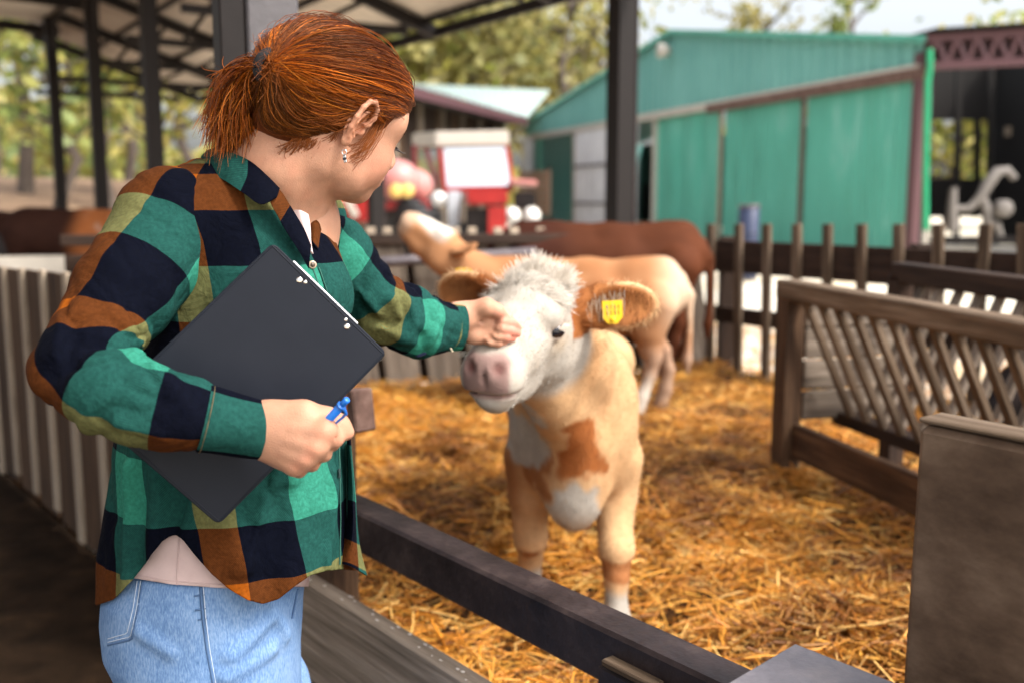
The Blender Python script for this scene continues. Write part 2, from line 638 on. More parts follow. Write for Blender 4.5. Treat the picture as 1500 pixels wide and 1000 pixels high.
M['zinc'] = noise_mat('dull_zinc_pipe', [(.3, (.075, .062, .068)), (.7, (.15, .13, .138))], scale=12, rough=.5, metallic=.3, bump=.1)
M['rust'] = noise_mat('rusted_steel', [(.3, (.045, .022, .016)), (.5, (.12, .065, .05)), (.7, (.20, .13, .105))], scale=14, rough=.85, bump=.4)
M['concrete'] = noise_mat('pale_concrete', [(.3, (.34, .31, .27)), (.7, (.50, .46, .40))], scale=3, rough=.9, bump=.3, bscale=30)
M['sheet_beige'] = noise_mat('beige_roof_sheet', [(.3, (.44, .375, .315)), (.7, (.60, .525, .45))], scale=2.0, rough=.6, bump=.05)
M['sheet_green'] = noise_mat('green_painted_sheet', [(.26, (.050, .24, .18)), (.42, (.075, .34, .255)), (.56, (.085, .38, .29)), (.74, (.20, .46, .39))], scale=1.4, stretch=(1, 1, .35), rough=.45, bump=.05, rand=.05, detail=11)
M['sheet_teal'] = noise_mat('faded_teal_sheet', [(.3, (.11, .33, .30)), (.7, (.16, .41, .37))], scale=1.2, stretch=(1, 1, .5), rough=.45, bump=.03, rand=.04)
M['sheet_roof'] = noise_mat('pale_teal_roof_sheet', [(.3, (.30, .40, .39)), (.7, (.38, .47, .46))], scale=1.2, rough=.4, bump=.03)
M['sheet_white'] = noise_mat('white_painted_sheet', [(.3, (.58, .58, .60)), (.7, (.74, .74, .76))], scale=2, rough=.5, bump=.03)
M['inside_shade'] = plain('interior_shade_black', (.012, .010, .009), rough=.95, bump=0)  # near-black colour stands in for shade indoors and under the eaves
M['red_paint'] = noise_mat('red_machine_paint', [(.3, (.24, .010, .010)), (.7, (.36, .020, .016))], scale=4, rough=.35, bump=.03, spec=.5)
M['pink_tank'] = noise_mat('sun_bleached_pink_plastic', [(.3, (.42, .16, .15)), (.7, (.52, .22, .20))], scale=4, rough=.4, bump=.02)
M['orange_paint'] = plain('orange_red_paint', (.52, .07, .015), rough=.45, bump=.02)
M['cream_paint'] = plain('cream_cab_paint', (.52, .48, .42), rough=.45, bump=.02, var=.06)
M['rubber'] = plain('tyre_rubber', (.018, .018, .019), rough=.8, bump=.2)
M['lamp_glass'] = plain('lamp_glass', (.80, .80, .78), rough=.12, bump=0, var=.03)
M['yellow_lamp'] = plain('amber_plastic', (.75, .50, .14), rough=.3, bump=0)
M['glass'] = None
m, nt, b = new_mat('cab_glass')
b.inputs['Base Color'].default_value = (.82, .84, .85, 1); b.inputs['Roughness'].default_value = .06
b.inputs['Metallic'].default_value = .85
M['glass'] = m
M['blue_drum'] = plain('dark_blue_plastic', (.022, .032, .075), rough=.45, bump=.03)
M['crate_tan'] = noise_mat('tan_crate_wood', [(.3, (.36, .22, .15)), (.7, (.50, .33, .23))], scale=5, stretch=(.6, 5, 5), rough=.8, bump=.2, rand=.08)
M['pipe_green'] = plain('bright_green_pipe', (.010, .27, .12), rough=.35, bump=0)
M['maroon'] = plain('maroon_steel', (.085, .032, .038), rough=.5, bump=.05)

# ------------------------------------------------------------------ ground: one sheet to the horizon with the litter bed, the yard and a bank
VP_A = nrm(np.array([-.629, .777, 0]))                  # the way the pen fence runs
FN = np.array([.777, .629, 0])                          # across it, into the pen
F0 = np.array([-.417, 2.17, 0])
AX = nrm(np.array([-.657, 1, 0])); AP = np.array([AX[1], -AX[0], 0])

def ground_mat():
    m, nt, b = new_mat('yard_ground')
    tc = N(nt, 'ShaderNodeTexCoord'); sp = N(nt, 'ShaderNodeSeparateXYZ')
    nt.links.new(tc.outputs['Object'], sp.inputs[0])
    nz = N(nt, 'ShaderNodeTexNoise'); nz.inputs['Scale'].default_value = .9; nz.inputs['Detail'].default_value = 9; nz.inputs['Roughness'].default_value = .65
    nt.links.new(tc.outputs['Object'], nz.inputs['Vector'])
    yard = ramp(nt, nz.outputs['Fac'], [(.36, (.55, .44, .28)), (.5, (.62, .56, .45)), (.62, (.66, .62, .54))])
    earth = ramp(nt, nz.outputs['Fac'], [(.3, (.10, .055, .03)), (.55, (.21, .13, .075)), (.75, (.30, .21, .11))])
    # bare brown earth on the west side of the yard
    mr = N(nt, 'ShaderNodeMapRange'); mr.inputs['From Min'].default_value = -4.0; mr.inputs['From Max'].default_value = -7.0
    nt.links.new(sp.outputs['X'], mr.inputs[0])
    mx = N(nt, 'ShaderNodeMix', data_type='RGBA')
    nt.links.new(mr.outputs[0], mx.inputs[0]); nt.links.new(yard, mx.inputs[6]); nt.links.new(earth, mx.inputs[7])
    nt.links.new(mx.outputs[2], b.inputs['Base Color'])
    b.inputs['Roughness'].default_value = .95
    bp = N(nt, 'ShaderNodeBump'); bp.inputs['Strength'].default_value = .4; bp.inputs['Distance'].default_value = .05
    nt.links.new(nz.outputs['Fac'], bp.inputs['Height']); nt.links.new(bp.outputs[0], b.inputs['Normal'])
    return m

xs = np.concatenate([[-400, -150, -70], np.arange(-45, 45, 1.5), [70, 150, 400]])
ys = np.concatenate([[-60, -20], np.arange(-8, 75, 1.5), [110, 200, 420]])
GX, GY = np.meshgrid(xs, ys)
GZ = -.34 + .16 * sstep(7.5, 10, GY) + 0 * GX
GZ = GZ + 2.2 * sstep(30, 70, GY - .9 * GX) * sstep(2, -14, GX + .15 * GY)       # wooded bank to the left
GZ = GZ + .05 * fnoise(np.stack([GX, GY, 0 * GX], -1), .5)
nx, ny = len(xs), len(ys)
F = np.array([(j * nx + i, j * nx + i + 1, (j + 1) * nx + i + 1, (j + 1) * nx + i) for j in range(ny - 1) for i in range(nx - 1)])
tag(mk('ground', np.stack([GX.ravel(), GY.ravel(), GZ.ravel()], 1), F, ground_mat(), smooth=True), kind='structure')

# the deep straw bed of the pen: a lumpy slab with loose stalks on it
def bed_h(x, y):
    p = np.stack([x, y, 0 * x], -1)
    return .045 * fnoise(p, 1.7, 1) + .035 * fnoise(p, 4.3, 2) + .02 * fnoise(p, 11, 3) - .10 * np.exp(-(((x - .15) / .34) ** 2 + ((y - 2.40) / .34) ** 2))     # trodden down where the calf stands

straw_mat = new_mat('golden_straw')
m, nt, b = straw_mat
at = N(nt, 'ShaderNodeAttribute', attribute_name='Col')
nt.links.new(at.outputs['Color'], b.inputs['Base Color'])
b.inputs['Roughness'].default_value = .45; b.inputs['Specular IOR Level'].default_value = .5
straw_mat = m
bed_mat = noise_mat('trodden_straw', [(.30, (.012, .005, .002)), (.52, (.07, .028, .006)), (.68, (.22, .10, .02)), (.84, (.36, .19, .045))], scale=15, stretch=(1, 1.6, 1), rough=.9, bump=.9, bdist=.05, detail=10, spec=.2)

# pen corners (counter-clockwise), along the near fence, then the far sides
nearR = F0 - VP_A * 2.2 + FN * .03
nearL = F0 + VP_A * 4.6 + FN * .03
BF = [np.array([-2.3, 5.1, 0]), np.array([1.26, 6.2, 0]), np.array([2.9, 4.0, 0])]      # line of the rear fences
step = .05
gx = np.arange(-3.2, 4.2, step); gy = np.arange(.5, 7.2, step)
BX, BY = np.meshgrid(gx, gy)
BZ = bed_h(BX, BY)
def inside_pen(x, y, m=0.0):
    q = (x - F0[0]) * FN[0] + (y - F0[1]) * FN[1]
    a = q > .03 - m
    for p0, p1 in zip(BF[:-1], BF[1:]):
        e = p1 - p0; n = np.array([e[1], -e[0]])
        n = n / np.linalg.norm(n)
        a &= ((x - p0[0]) * n[0] + (y - p0[1]) * n[1]) > -.12 - m
    return a
ins = inside_pen(BX, BY)
# drop the rim to the ground so that the slab has a side
rimd = ~inside_pen(BX, BY, -.06)
BZ = np.where(rimd, -.4, BZ)
nx, ny = len(gx), len(gy)
F = np.array([(j * nx + i, j * nx + i + 1, (j + 1) * nx + i + 1, (j + 1) * nx + i) for j in range(ny - 1) for i in range(nx - 1)])
ok = ins.ravel()[F].all(1)
V = np.stack([BX.ravel(), BY.ravel(), BZ.ravel()], 1)
used = np.unique(F[ok]); mp = np.full(len(V), -1); mp[used] = np.arange(len(used))
tag(mk('straw_bed', V[used], mp[F[ok]], bed_mat, smooth=True), kind='structure')

def straw_colors(n, r, dark=.25):
    base = np.array([[.56, .29, .055], [.50, .22, .028], [.62, .36, .09], [.38, .16, .02], [.72, .52, .24], [.19, .075, .012]])
    pr = np.array([.24, .24, .18, .13, .12, .09])
    c = base[r.choice(len(base), n, p=pr)]
    return c * r.uniform(.75, 1.2, (n, 1))

def straw_pile(name, n, sampler, seed, lmin, lmax, rad, lift, parent=None):
    r = np.random.default_rng(seed)
    x, y, z = sampler(n, r)
    L = r.uniform(lmin, lmax, n) * r.uniform(.6, 1, n); a = r.uniform(0, 2 * np.pi, n)
    tilt = r.normal(0, .28, n)
    d = np.stack([np.cos(a) * np.cos(tilt), np.sin(a) * np.cos(tilt), np.sin(tilt)], 1)
    bend = r.normal(0, .10, (n, 3))
    c = np.stack([x, y, z + lift * r.random(n) ** 1.5 + .004], 1)
    h = (L / 2)[:, None]
    paths = np.stack([c - d * h, c + bend * h, c + d * h], 1)
    rr = (rad * r.uniform(.55, 1.15, n) * np.where(r.random(n) < .16, 1.7, 1))[:, None] * np.array([1, 1, .9])
    V, F = strands_mesh(paths, rr, 3)
    sc_ = straw_colors(n, r) * np.array([1.12, .96, .62])
    damp = sstep(-.05, .55, fnoise(np.stack([x, y, 0 * x], -1), 2.3, 44) * .7 + fnoise(np.stack([x, y, 0 * x], -1), 6.5, 45) * .5 + r.normal(0, .15, n))      # trodden, dung-stained places
    sc_ = mix(sc_, sc_ * np.array([.30, .22, .16]), damp * .85)
    col = np.repeat(sc_, 9, 0)
    me = build_mesh(name, V, F, straw_mat)
    set_col(me, col)
    o = link(name, me, parent)
    return tag(o, kind='stuff')

def pen_sampler(n, r):
    X, Y = [], []
    tot = 0
    while tot < n:
        # denser towards the camera, where the stalks read one by one
        d = 1.5 + 5.2 * r.random(4 * n) ** 1.25; u = r.uniform(-.62, .66, 4 * n)
        x = u * d; y = d
        k = inside_pen(x, y, -.05) & (x < 3.6)
        # bare trodden hollows
        k &= r.random(4 * n) < .16 + .9 * sstep(-.25, .25, fnoise(np.stack([x, y, 0 * x], -1), 3.1, 9))
        X.append(x[k]); Y.append(y[k]); tot += k.sum()
    x = np.concatenate(X)[:n]; y = np.concatenate(Y)[:n]
    return x, y, bed_h(x, y)
o = straw_pile('straw', 78000, pen_sampler, 5, .05, .19, .0023, .055)
tag(o, 'loose golden straw littering the floor of the pen', 'straw')

def aisle_sampler(n, r):
    t = r.uniform(-1.0, 5, n); q = -r.random(n) * 1.2 - .06
    p = F0[None] + t[:, None] * VP_A + q[:, None] * FN
    return p[:, 0], p[:, 1], np.full(n, -.33)
o = straw_pile('scattered_straw', 2600, aisle_sampler, 6, .05, .16, .0022, .02)
tag(o, 'thin scatter of dark straw on the aisle floor outside the pen', 'straw')
aisle_mat = noise_mat('dark_aisle_floor', [(.3, (.008, .005, .003)), (.6, (.024, .014, .008)), (.8, (.06, .034, .015))], scale=6, rough=.95, bump=.6, bdist=.03, spec=.05)  # near-black floor with brown mottling
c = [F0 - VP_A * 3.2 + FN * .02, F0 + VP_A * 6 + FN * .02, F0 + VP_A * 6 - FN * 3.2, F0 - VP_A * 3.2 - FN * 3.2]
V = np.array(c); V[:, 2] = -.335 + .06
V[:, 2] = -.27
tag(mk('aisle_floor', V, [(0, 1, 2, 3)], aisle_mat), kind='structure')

def yard_sampler(n, r):
    x = r.uniform(.4, 6.5, n); y = r.uniform(6.3, 10.5, n)
    k = np.where(inside_pen(x, y, .05), 12.0, 0)
    return x, y + k * .2, np.full(n, -.32) + .16 * sstep(7.5, 10, y)
o = straw_pile('yard_straw', 5000, yard_sampler, 8, .08, .25, .0045, .05)
tag(o, 'sunlit pale straw lying in the yard behind the picket fence', 'straw')
# ------------------------------------------------------------------ near pen fence
def fence_pt(px, py):
    """point of the near fence's plane seen at a pixel"""
    a = P(px, py, 1.0) - np.array([0, 0, CAM_Z])
    s = (F0[:2] @ FN[:2]) / (a[:2] @ FN[:2])
    return np.array([0, 0, CAM_Z]) + a * s

zr = fence_pt(800, 881)[2]          # top of the steel rail
zb = fence_pt(600, 922)[2]          # top of the plank
near = thing('pen_fence', 'near pen fence with dark steel rail over a weathered plank beside the woman', 'fence', (*F0[:2], -.27))
RL, RR = F0 + VP_A * .62, F0 - VP_A * 1.35
W_R = .075
bar('rail', [*RL[:2], zr - .046] + FN * .0375, [*RR[:2], zr - .046] + FN * .0375, W_R, .092, M['steel_brown'], near, bevel=.006)
bar('rail_flange', [*(F0 - VP_A * .90)[:2], zr - .085] - FN * .012, [*RR[:2], zr - .085] - FN * .012, .022, .075, M['steel_brown'], near, bevel=.004)
bar('rail_edging', [*(F0 - VP_A * .91)[:2], zr - .040] - FN * .012, [*(F0 - VP_A * 1.02)[:2], zr - .040] - FN * .012, .026, .012, M['wood_rack'], near, bevel=.003)
bar('rail_edging', [*(F0 - VP_A * 1.025)[:2], zr - .042] - FN * .012, [*(F0 - VP_A * 1.2)[:2], zr - .042] - FN * .012, .026, .012, M['wood_rack'], near, bevel=.003)
bar('plank', [*(F0 + VP_A * .30)[:2], zb - .12] - FN * .02, [*RR[:2], zb - .12] - FN * .02, .042, .24, M['wood_mid'], near, bevel=.006)
bar('plank', [*(F0 + VP_A * .30)[:2], zb - .39] - FN * .02, [*RR[:2], zb - .39] - FN * .02, .040, .26, M['wood_mid'], near, bevel=.006)
# wooden block that carries the rail's end behind the clipboard
pb = fence_pt(500, 597)
bl = fence_pt(478, 600); br = fence_pt(534, 600)
bar('bracket_block', bl, br, .05, abs(fence_pt(510, 566)[2] - fence_pt(510, 626)[2]), M['rust'], near, bevel=.004)
p0 = F0 + VP_A * .02
bar('stake', [*p0[:2], -.27] + FN * .03, [*p0[:2], fence_pt(470, 570)[2]] + FN * .03, .09, .07, M['wood_brown'], near, up=FN)
# droppings and splinters that fleck the plank and the rail
fl = plain('dried_lime_splash', (.62, .56, .50), rough=.9, bump=.2)
r = np.random.default_rng(3); parts = []
for k in range(46):
    on_rail = False
    t = -r.uniform(-.15, 1.2); h = zr if on_rail else zb
    q = r.uniform(.004, .07) if on_rail else r.uniform(-.038, -.004)
    c0 = np.array([*(F0 + VP_A * t + FN * q)[:2], h + .0012])
    ln, wd = r.uniform(.002, .008), r.uniform(.0015, .004)
    th = np.linspace(0, 2 * np.pi, 8)[:-1]
    ring = c0 + np.outer(np.cos(th) * ln * r.uniform(.7, 1.2, 7), VP_A) + np.outer(np.sin(th) * wd, FN)
    parts.append((np.concatenate([ring, [c0 + [0, 0, .0016]]]), np.array([(i, (i + 1) % 7, 7) for i in range(7)])))
V, F = merge(parts)
tag(mk('lime_fleck', V, F, fl, near), kind='stuff')

# slatted boundary running off to the left, behind the woman
lf = thing('slatted_fence', 'long fence of upright grey slats with pale battens running behind the woman', 'fence', (*(F0 + VP_A * .5)[:2], -.27))
def ztop(t):        # top edge, read off the picture at two places
    a, b2 = fence_pt(4, 392), fence_pt(118, 407)
    ta, tb = (a - F0) @ VP_A, (b2 - F0) @ VP_A
    return a[2] + (t - ta) / (tb - ta) * (b2[2] - a[2])
t = .66; k = 0
wl, wp = .265, .060
rs = random.Random(4)
while t < 4.6:
    a = F0 + VP_A * (t + wl / 2); top = ztop(t) + rs.uniform(-.006, .006)
    bar('slat', [*a[:2], -.22], [*a[:2], top], wl - .006, .018, M['wood_brown'], lf, up=FN, bevel=.003)
    a = F0 + VP_A * (t + wl + wp / 2) - FN * .014
    bar('batten', [*a[:2], -.18 - rs.uniform(-.02, .06)], [*a[:2], top + .004], wp, .02, M['wood_pale'], lf, up=FN, bevel=.003)  # pale strips imitate the bright lines where light catches between the boards
    t += wl + wp; k += 1
for h in (.12, .62):
    a, b2 = F0 + VP_A * .64 + FN * .03, F0 + VP_A * 4.6 + FN * .03
    bar('cross_rail', [*a[:2], h], [*b2[:2], h], .035, .06, M['wood_dark'], lf)
# near post of the shelter on the fence line
pc = fence_pt(352, 300) + FN * .09
post = thing('shelter_post', 'large square steel post rising behind the red-haired woman', 'post', (pc[0], pc[1], -.27))
bar('column', [pc[0], pc[1], -.27], [pc[0], pc[1], 3.1], .125, .125, M['steel_grey'], post, up=nrm(np.array([.42, -.9, 0])), bevel=.006)
side = nrm(np.array([.42, -.9, 0])); lat = np.array([-side[1], side[0], 0])
pq = pc - np.abs(1) * lat * 0
sgn = -1 if (lat[0] > 0) else 1
pl = pc + sgn * lat * .095 + side * .0
bar('shade_strip', [pl[0], pl[1], -.27], [pl[0], pl[1], 3.1], .060, .11, M['steel_dark'], post, up=side, bevel=.004)  # dark strip stands in for the shaded left side of the post
bar('base_plate', [pc[0], pc[1], -.27], [pc[0], pc[1], -.25], .26, .26, M['steel_grey'], post, up=side, bevel=.002)

# ------------------------------------------------------------------ close foreground, right
pa = P(1337, 640, 1.16); pbp = P(1560, 680, 1.02)
tp = P(1345, 622, 1.16)[2]
e = nrm(np.array([pbp[0] - pa[0], pbp[1] - pa[1], 0])); nn = np.array([-e[1], e[0], 0])
wp_ = thing('plank_panel', 'close grey-brown wooden panel blurred at the right edge of the pen', 'panel', (pa[0], pa[1], -.27))
for i in range(1):
    h0, h1 = -.27, tp
bd = np.array([pa[0], pa[1], 0])
pan_m = noise_mat('stained_panel_wood', [(.3, (.034, .019, .011)), (.5, (.100, .064, .042)), (.7, (.19, .132, .092))], scale=5, stretch=(1.3, 1.3, 2.2), rough=.75, bump=.35, detail=7, spec=.25)
bar('board', bd + e * .001 + [0, 0, tp - .21] + nn * .03, bd + e * .75 + [0, 0, tp - .215] + nn * .03, .05, .42, pan_m, wp_, bevel=.008)
bar('board', bd + e * .001 + [0, 0, tp - .64] + nn * .03, bd + e * .75 + [0, 0, tp - .64] + nn * .03, .05, .42, pan_m, wp_, bevel=.008)
bar('capping', bd + e * .002 + [0, 0, tp + .006] + nn * .032, bd + e * .75 + [0, 0, tp + .001] + nn * .032, .050, .006, M['wood_rack'], wp_, bevel=.004)

g0, g1, g2 = P(1052, 1003, 1.12), P(1166, 938, 1.27), P(1345, 1004, 1.13)
zz = g1[2]
def on_z(px, py):
    return PZ(px, py, zz)
q = [on_z(1040, 1008), on_z(1162, 937), on_z(1350, 1010)]
q.append(q[0] + q[2] - q[1])
V = np.array(q); top = V.copy(); bot = V.copy(); bot[:, 2] -= .09
met = noise_mat('scuffed_blue_grey_metal', [(.3, (.070, .066, .080)), (.55, (.125, .115, .130)), (.75, (.20, .175, .175))], scale=7, rough=.5, bump=.3, bscale=60, spec=.5)
bm = bmesh.new()
vs_ = [bm.verts.new(v) for v in np.concatenate([top, bot])]
for f in ((0, 3, 2, 1), (4, 5, 6, 7), (0, 1, 5, 4), (1, 2, 6, 5), (2, 3, 7, 6), (3, 0, 4, 7)):
    bm.faces.new([vs_[i] for i in f])
bmesh.ops.recalc_face_normals(bm, faces=bm.faces)
bmesh.ops.bevel(bm, geom=list(bm.edges), offset=.008, segments=2, affect='EDGES')
ctr = V.mean(0)
gb = thing('gate_head', 'blue-grey metal gate head at the bottom edge, in front of the straw', 'gate', (ctr[0], ctr[1], -.27))
me = bpy.data.meshes.new('top_plate'); bmesh.ops.translate(bm, vec=-np.array([ctr[0], ctr[1], -.27]), verts=bm.verts); bm.to_mesh(me); bm.free(); me.materials.append(met)
link('top_plate', me, gb)
for s in (.25, .75):
    p = q[0] * (1 - s) + q[2] * s
    bar('upright', [p[0], p[1], -.27], [p[0], p[1], zz - .09], .06, .06, M['steel_brown'], gb)

# ------------------------------------------------------------------ rear fence, left part: leaning planks under a pipe
rf = thing('feed_barrier', 'rear barrier of wide leaning grey planks behind the petted calf', 'fence', (*BF[0][:2], 0))
def rear_pt(px, py):
    """on the left part of the rear fence"""
    e = BF[1] - BF[0]; n = np.array([e[1], -e[0], 0]); n = n / np.linalg.norm(n)
    a = P(px, py, 1.0) - np.array([0, 0, CAM_Z])
    s = (BF[0] @ n) / (a @ n)
    return np.array([0, 0, CAM_Z]) + a * s
e1 = nrm(BF[1] - BF[0]); n1 = np.array([e1[1], -e1[0], 0])
pitch_px = 62.0
for k in range(-7, 9):
    x0 = 543 + k * pitch_px
    if not (120 < x0 < 1010):
        continue
    a = rear_pt(x0 + 31 + 22, 590); b2 = rear_pt(x0 + 31 - 12, 352)
    bar('plank', a, b2, .200, .03, M['wood_grey'], rf, up=n1, bevel=.004)
    c0 = rear_pt(x0 + 28, 345); c1 = rear_pt(x0 + 26, 331)
    for dx in (0, 24):
        c0 = rear_pt(x0 + dx, 350); c1 = rear_pt(x0 + dx, 333)
        bar('stub', c0, c1, .05, .03, M['wood_pale'], rf, up=n1, bevel=.003)
a, b2 = rear_pt(90, 352), rear_pt(1012, 348)
bar('top_rail', a + n1 * .04, b2 + n1 * .04, .05, .055, M['wood_dark'], rf)
for k in range(5):
    zb0 = .03 + k * .155
    bar('gap_backing', BF[0] - n1 * .09 + [0, 0, zb0 + .06], BF[1] - e1 * .25 - n1 * .09 + [0, 0, zb0 + .06], .02, .15, M['wood_dark'], rf)  # dark backing added so the gaps between the planks look dark
pr_ = thing('pipe_rail', 'dull grey steel pipe in front of the leaning planks behind the calf', 'rail', rear_pt(500, 387) + n1 * .12)
cyl('pipe', rear_pt(440, 390) + n1 * .12, rear_pt(775, 368) + n1 * .12, .030, M['zinc'], pr_, n=14)
for px in (450, 765):
    p = rear_pt(px, 388 - (px - 440) * .067) + n1 * .075
    cyl('bracket', p, p + n1 * .05, .02, M['zinc'], pr_, n=10)

# rear fence, right part: pickets on three boards
e2 = nrm(BF[2] - BF[1]); n2 = np.array([e2[1], -e2[0], 0])
pf = thing('picket_fence', 'brown picket fence with three boards and pale picket tops before the green barn', 'fence', (*BF[1][:2], 0))
def rear2(px, py):
    a = P(px, py, 1.0) - np.array([0, 0, CAM_Z])
    s = (BF[1] @ n2) / (a @ n2)
    return np.array([0, 0, CAM_Z]) + a * s
for px in (1006, 1047, 1088, 1129, 1173, 1218, 1268, 1322, 1380, 1440, 1505):
    lean = 10 if px == 1440 else 0
    a = rear2(px - 2 - lean, 560 if px < 1140 else 600); b2 = rear2(px + lean, 328)
    bar('picket', a + n2 * .035, b2 + n2 * .035, .055, .032, M['wood_rack'], pf, up=n2, bevel=.004)
zt = rear2(1100, 353)[2]; zt2 = rear2(1100, 401)[2]
S, E = BF[1] - e2 * .22, BF[2] + e2 * .1
for za, zc in ((353, 401), (452, 476), (545, 566)):
    za, zc = rear2(1090, za)[2], rear2(1090, zc)[2]
    zm = (za + zc) / 2
    bar('board', [*S[:2], zm], [*E[:2], zm], .03, za - zc, M['wood_dark'], pf, bevel=.005)
for tt in (.05, 1.35, 2.55):
    p = BF[1] + e2 * tt - n2 * .06
    bar('stake', [p[0], p[1], -.3], [p[0], p[1], zt + .02], .09, .09, M['wood_dark'], pf)

# ------------------------------------------------------------------ hay rack
fd = P(1148, 700, 3.66)
fa = nrm(np.array([.25, -.97, 0])); fp = np.array([.97, .25, 0])
A0 = np.array([fd[0], fd[1], 0])
zt_ = P(1148, 430, 3.66)[2]
hr = thing('hay_rack', 'wooden hay rack with crossed slats and a plank end in the straw pen', 'hay rack', (A0[0], A0[1], 0))
LEN = 1.75
bar('post', A0 + [0, 0, -.05], A0 + [0, 0, zt_ + .02], .085, .075, M['wood_brown'], hr, up=fp)
bar('post', A0 + fa * LEN + [0, 0, -.05], A0 + fa * LEN + [0, 0, zt_ + .02], .085, .075, M['wood_brown'], hr, up=fp)
bar('post', A0 + fp * .46 + [0, 0, -.05], A0 + fp * .46 + [0, 0, zt_ + .06], .07, .07, M['wood_dark'], hr, up=fp)
bar('post', A0 + fp * .46 + fa * LEN + [0, 0, -.05], A0 + fp * .46 + fa * LEN + [0, 0, zt_ + .06], .07, .07, M['wood_dark'], hr, up=fp)
bar('top_rail', A0 - fa * .04 + [0, 0, zt_ + .015], A0 + fa * (LEN + .04) + [0, 0, zt_ + .0], .085, .07, M['wood_rack'], hr, bevel=.006)
bar('rear_rail', A0 + fp * .46 - fa * .02 + [0, 0, zt_ + .07], A0 + fp * .46 + fa * (LEN + .04) + [0, 0, zt_ + .05], .07, .075, M['wood_dark'], hr, bevel=.006)
bar('bottom_rail', A0 + fp * .23 - fa * .0 + [0, 0, .26], A0 + fp * .23 + fa * LEN + [0, 0, .26], .08, .05, M['wood_dark'], hr)
bar('kick_board', A0 + fp * .02 + fa * .04 + [0, 0, .185], A0 + fp * .02 + fa * (LEN - .04) + [0, 0, .185], .03, .13, M['wood_brown'], hr)
n_s = 17
for i in range(n_s):
    s = .10 + i * (LEN - .16) / (n_s - 1)
    bar('slat', A0 + fa * s + [0, 0, zt_ - .015], A0 + fa * (s + .015) + fp * .205 + [0, 0, .275], .030, .024, M['wood_rack'], hr, up=fp)
    s2 = s + .04
    bar('slat', A0 + fa * s2 + fp * .455 + [0, 0, zt_ + .03], A0 + fa * (s2 - .01) + fp * .255 + [0, 0, .275], .032, .024, M['wood_grey'], hr, up=fp)
for j in range(4):
    z0 = .26 + j * .115
    bar('end_plank', A0 + fp * .045 + fa * .03 + [0, 0, z0 + .056], A0 + fp * .43 + fa * .03 + [0, 0, z0 + .056], .022, .108, M['wood_grey'], hr)

def rack_sampler(n, r):
    s = r.uniform(.75, LEN, n); w = r.normal(.23, .045, n)
    p = A0 + s[:, None] * fa + w[:, None] * fp
    return p[:, 0], p[:, 1], .29 + .10 * r.random(n) * np.clip(1 - abs(w - .23) * 6, .2, 1)
o = straw_pile('hay', 1500, rack_sampler, 15, .06, .18, .002, .03, None)
tag(o, 'remnant of golden hay lying in the bottom of the rack', 'hay')
# ------------------------------------------------------------------ open-sided shelters on the left
def on_edge(px, hz, p0):
    """point at height hz (above camera) on the line through p0 along AX where pixel column px is"""
    cx = (px - 750) / FPX
    # X = p0x + t*AXx ; Y = p0y + t*AXy ; X = cx*Y/(cos) approx -> solve exactly by iteration
    lo, hi = -3.0, 16.0          # back towards the viewer from p0
    for _ in range(60):
        t = (lo + hi) / 2
        p = p0 - AX * t; p[2] = CAM_Z + hz
        u = proj(p)[0] if p[1] > .5 else 9e9
        lo, hi = (lo, t) if u > px else (t, hi)
    return p

HR, HL = 1.78, 2.50
Rfar = P(290, 155, 17.6); Rfar[2] = CAM_Z + HR
WD = 2.55
Lfar = Rfar - AP * WD; Lfar[2] = CAM_Z + HL + .12
rl = 12.6
sh = thing('open_shelter', 'open cattle shelter with beige ribbed roof on dark steel posts at left', 'shelter', (*Rfar[:2], -.3))
def sheet_panels(parent, far_r, far_l, length, n, mat):
    for i in range(n):
        o0 = far_r - AX * (length * i / n)
        u = -AX * (length / n); v = far_l - far_r
        corrug('roof_sheet', o0 + [0, 0, .02], u, v, 9, .03, mat, parent, thick=.004)
sheet_panels(sh, Rfar, Lfar, rl, 9, M['sheet_beige'])
dn = np.array([0, 0, 1.0])
# rafters, purlins, truss webs
for i in range(7):
    a = Rfar - AX * (rl * i / 6); b2 = Lfar - AX * (rl * i / 6)
    bar('rafter', a - dn * .09, b2 - dn * .09, .08, .12, M['steel_dark'], sh)
    lo_a, lo_b = a + (b2 - a) * .12 - dn * .22, b2 - dn * .95
    bar('tie', lo_a, lo_b, .06, .08, M['steel_dark'], sh)
    for s in (.3, .62):
        p = a + (b2 - a) * s - dn * .12; q = lo_a + (lo_b - lo_a) * (s + .12)
        bar('web', p, q, .05, .05, M['steel_dark'], sh)
for s in (.04, .36, .68, .97):
    a = Rfar + (Lfar - Rfar) * s; b2 = a - AX * rl
    bar('purlin', a - dn * .03, b2 - dn * .03, .05, .06, M['steel_dark'], sh)
bar('eave_beam', Rfar - dn * .10 + AP * .03, Rfar - AX * rl - dn * .10 + AP * .03, .05, .10, M['steel_dark'], sh)
for px, w in ((912, .17), (545, .15)):
    p = on_edge(px, HR, Rfar.copy())
    m_ = M['steel_dark'] if px == 912 else M['steel_dark']
    up_ = nrm(np.array([.55, -.84, 0]))
    bar('post', [p[0], p[1], -.3], [p[0], p[1], p[2] - .05], w, w * .9, m_, sh, up=up_)
    lat = np.array([-up_[1], up_[0], 0]); s = 1 if lat[0] > 0 else -1
    pf_ = p + s * lat * (w / 2 + .012) 
    bar('post_flange', [pf_[0], pf_[1], -.3], [pf_[0], pf_[1], p[2] - .05], .022, w * .98, M['steel_brown'], sh, up=up_)
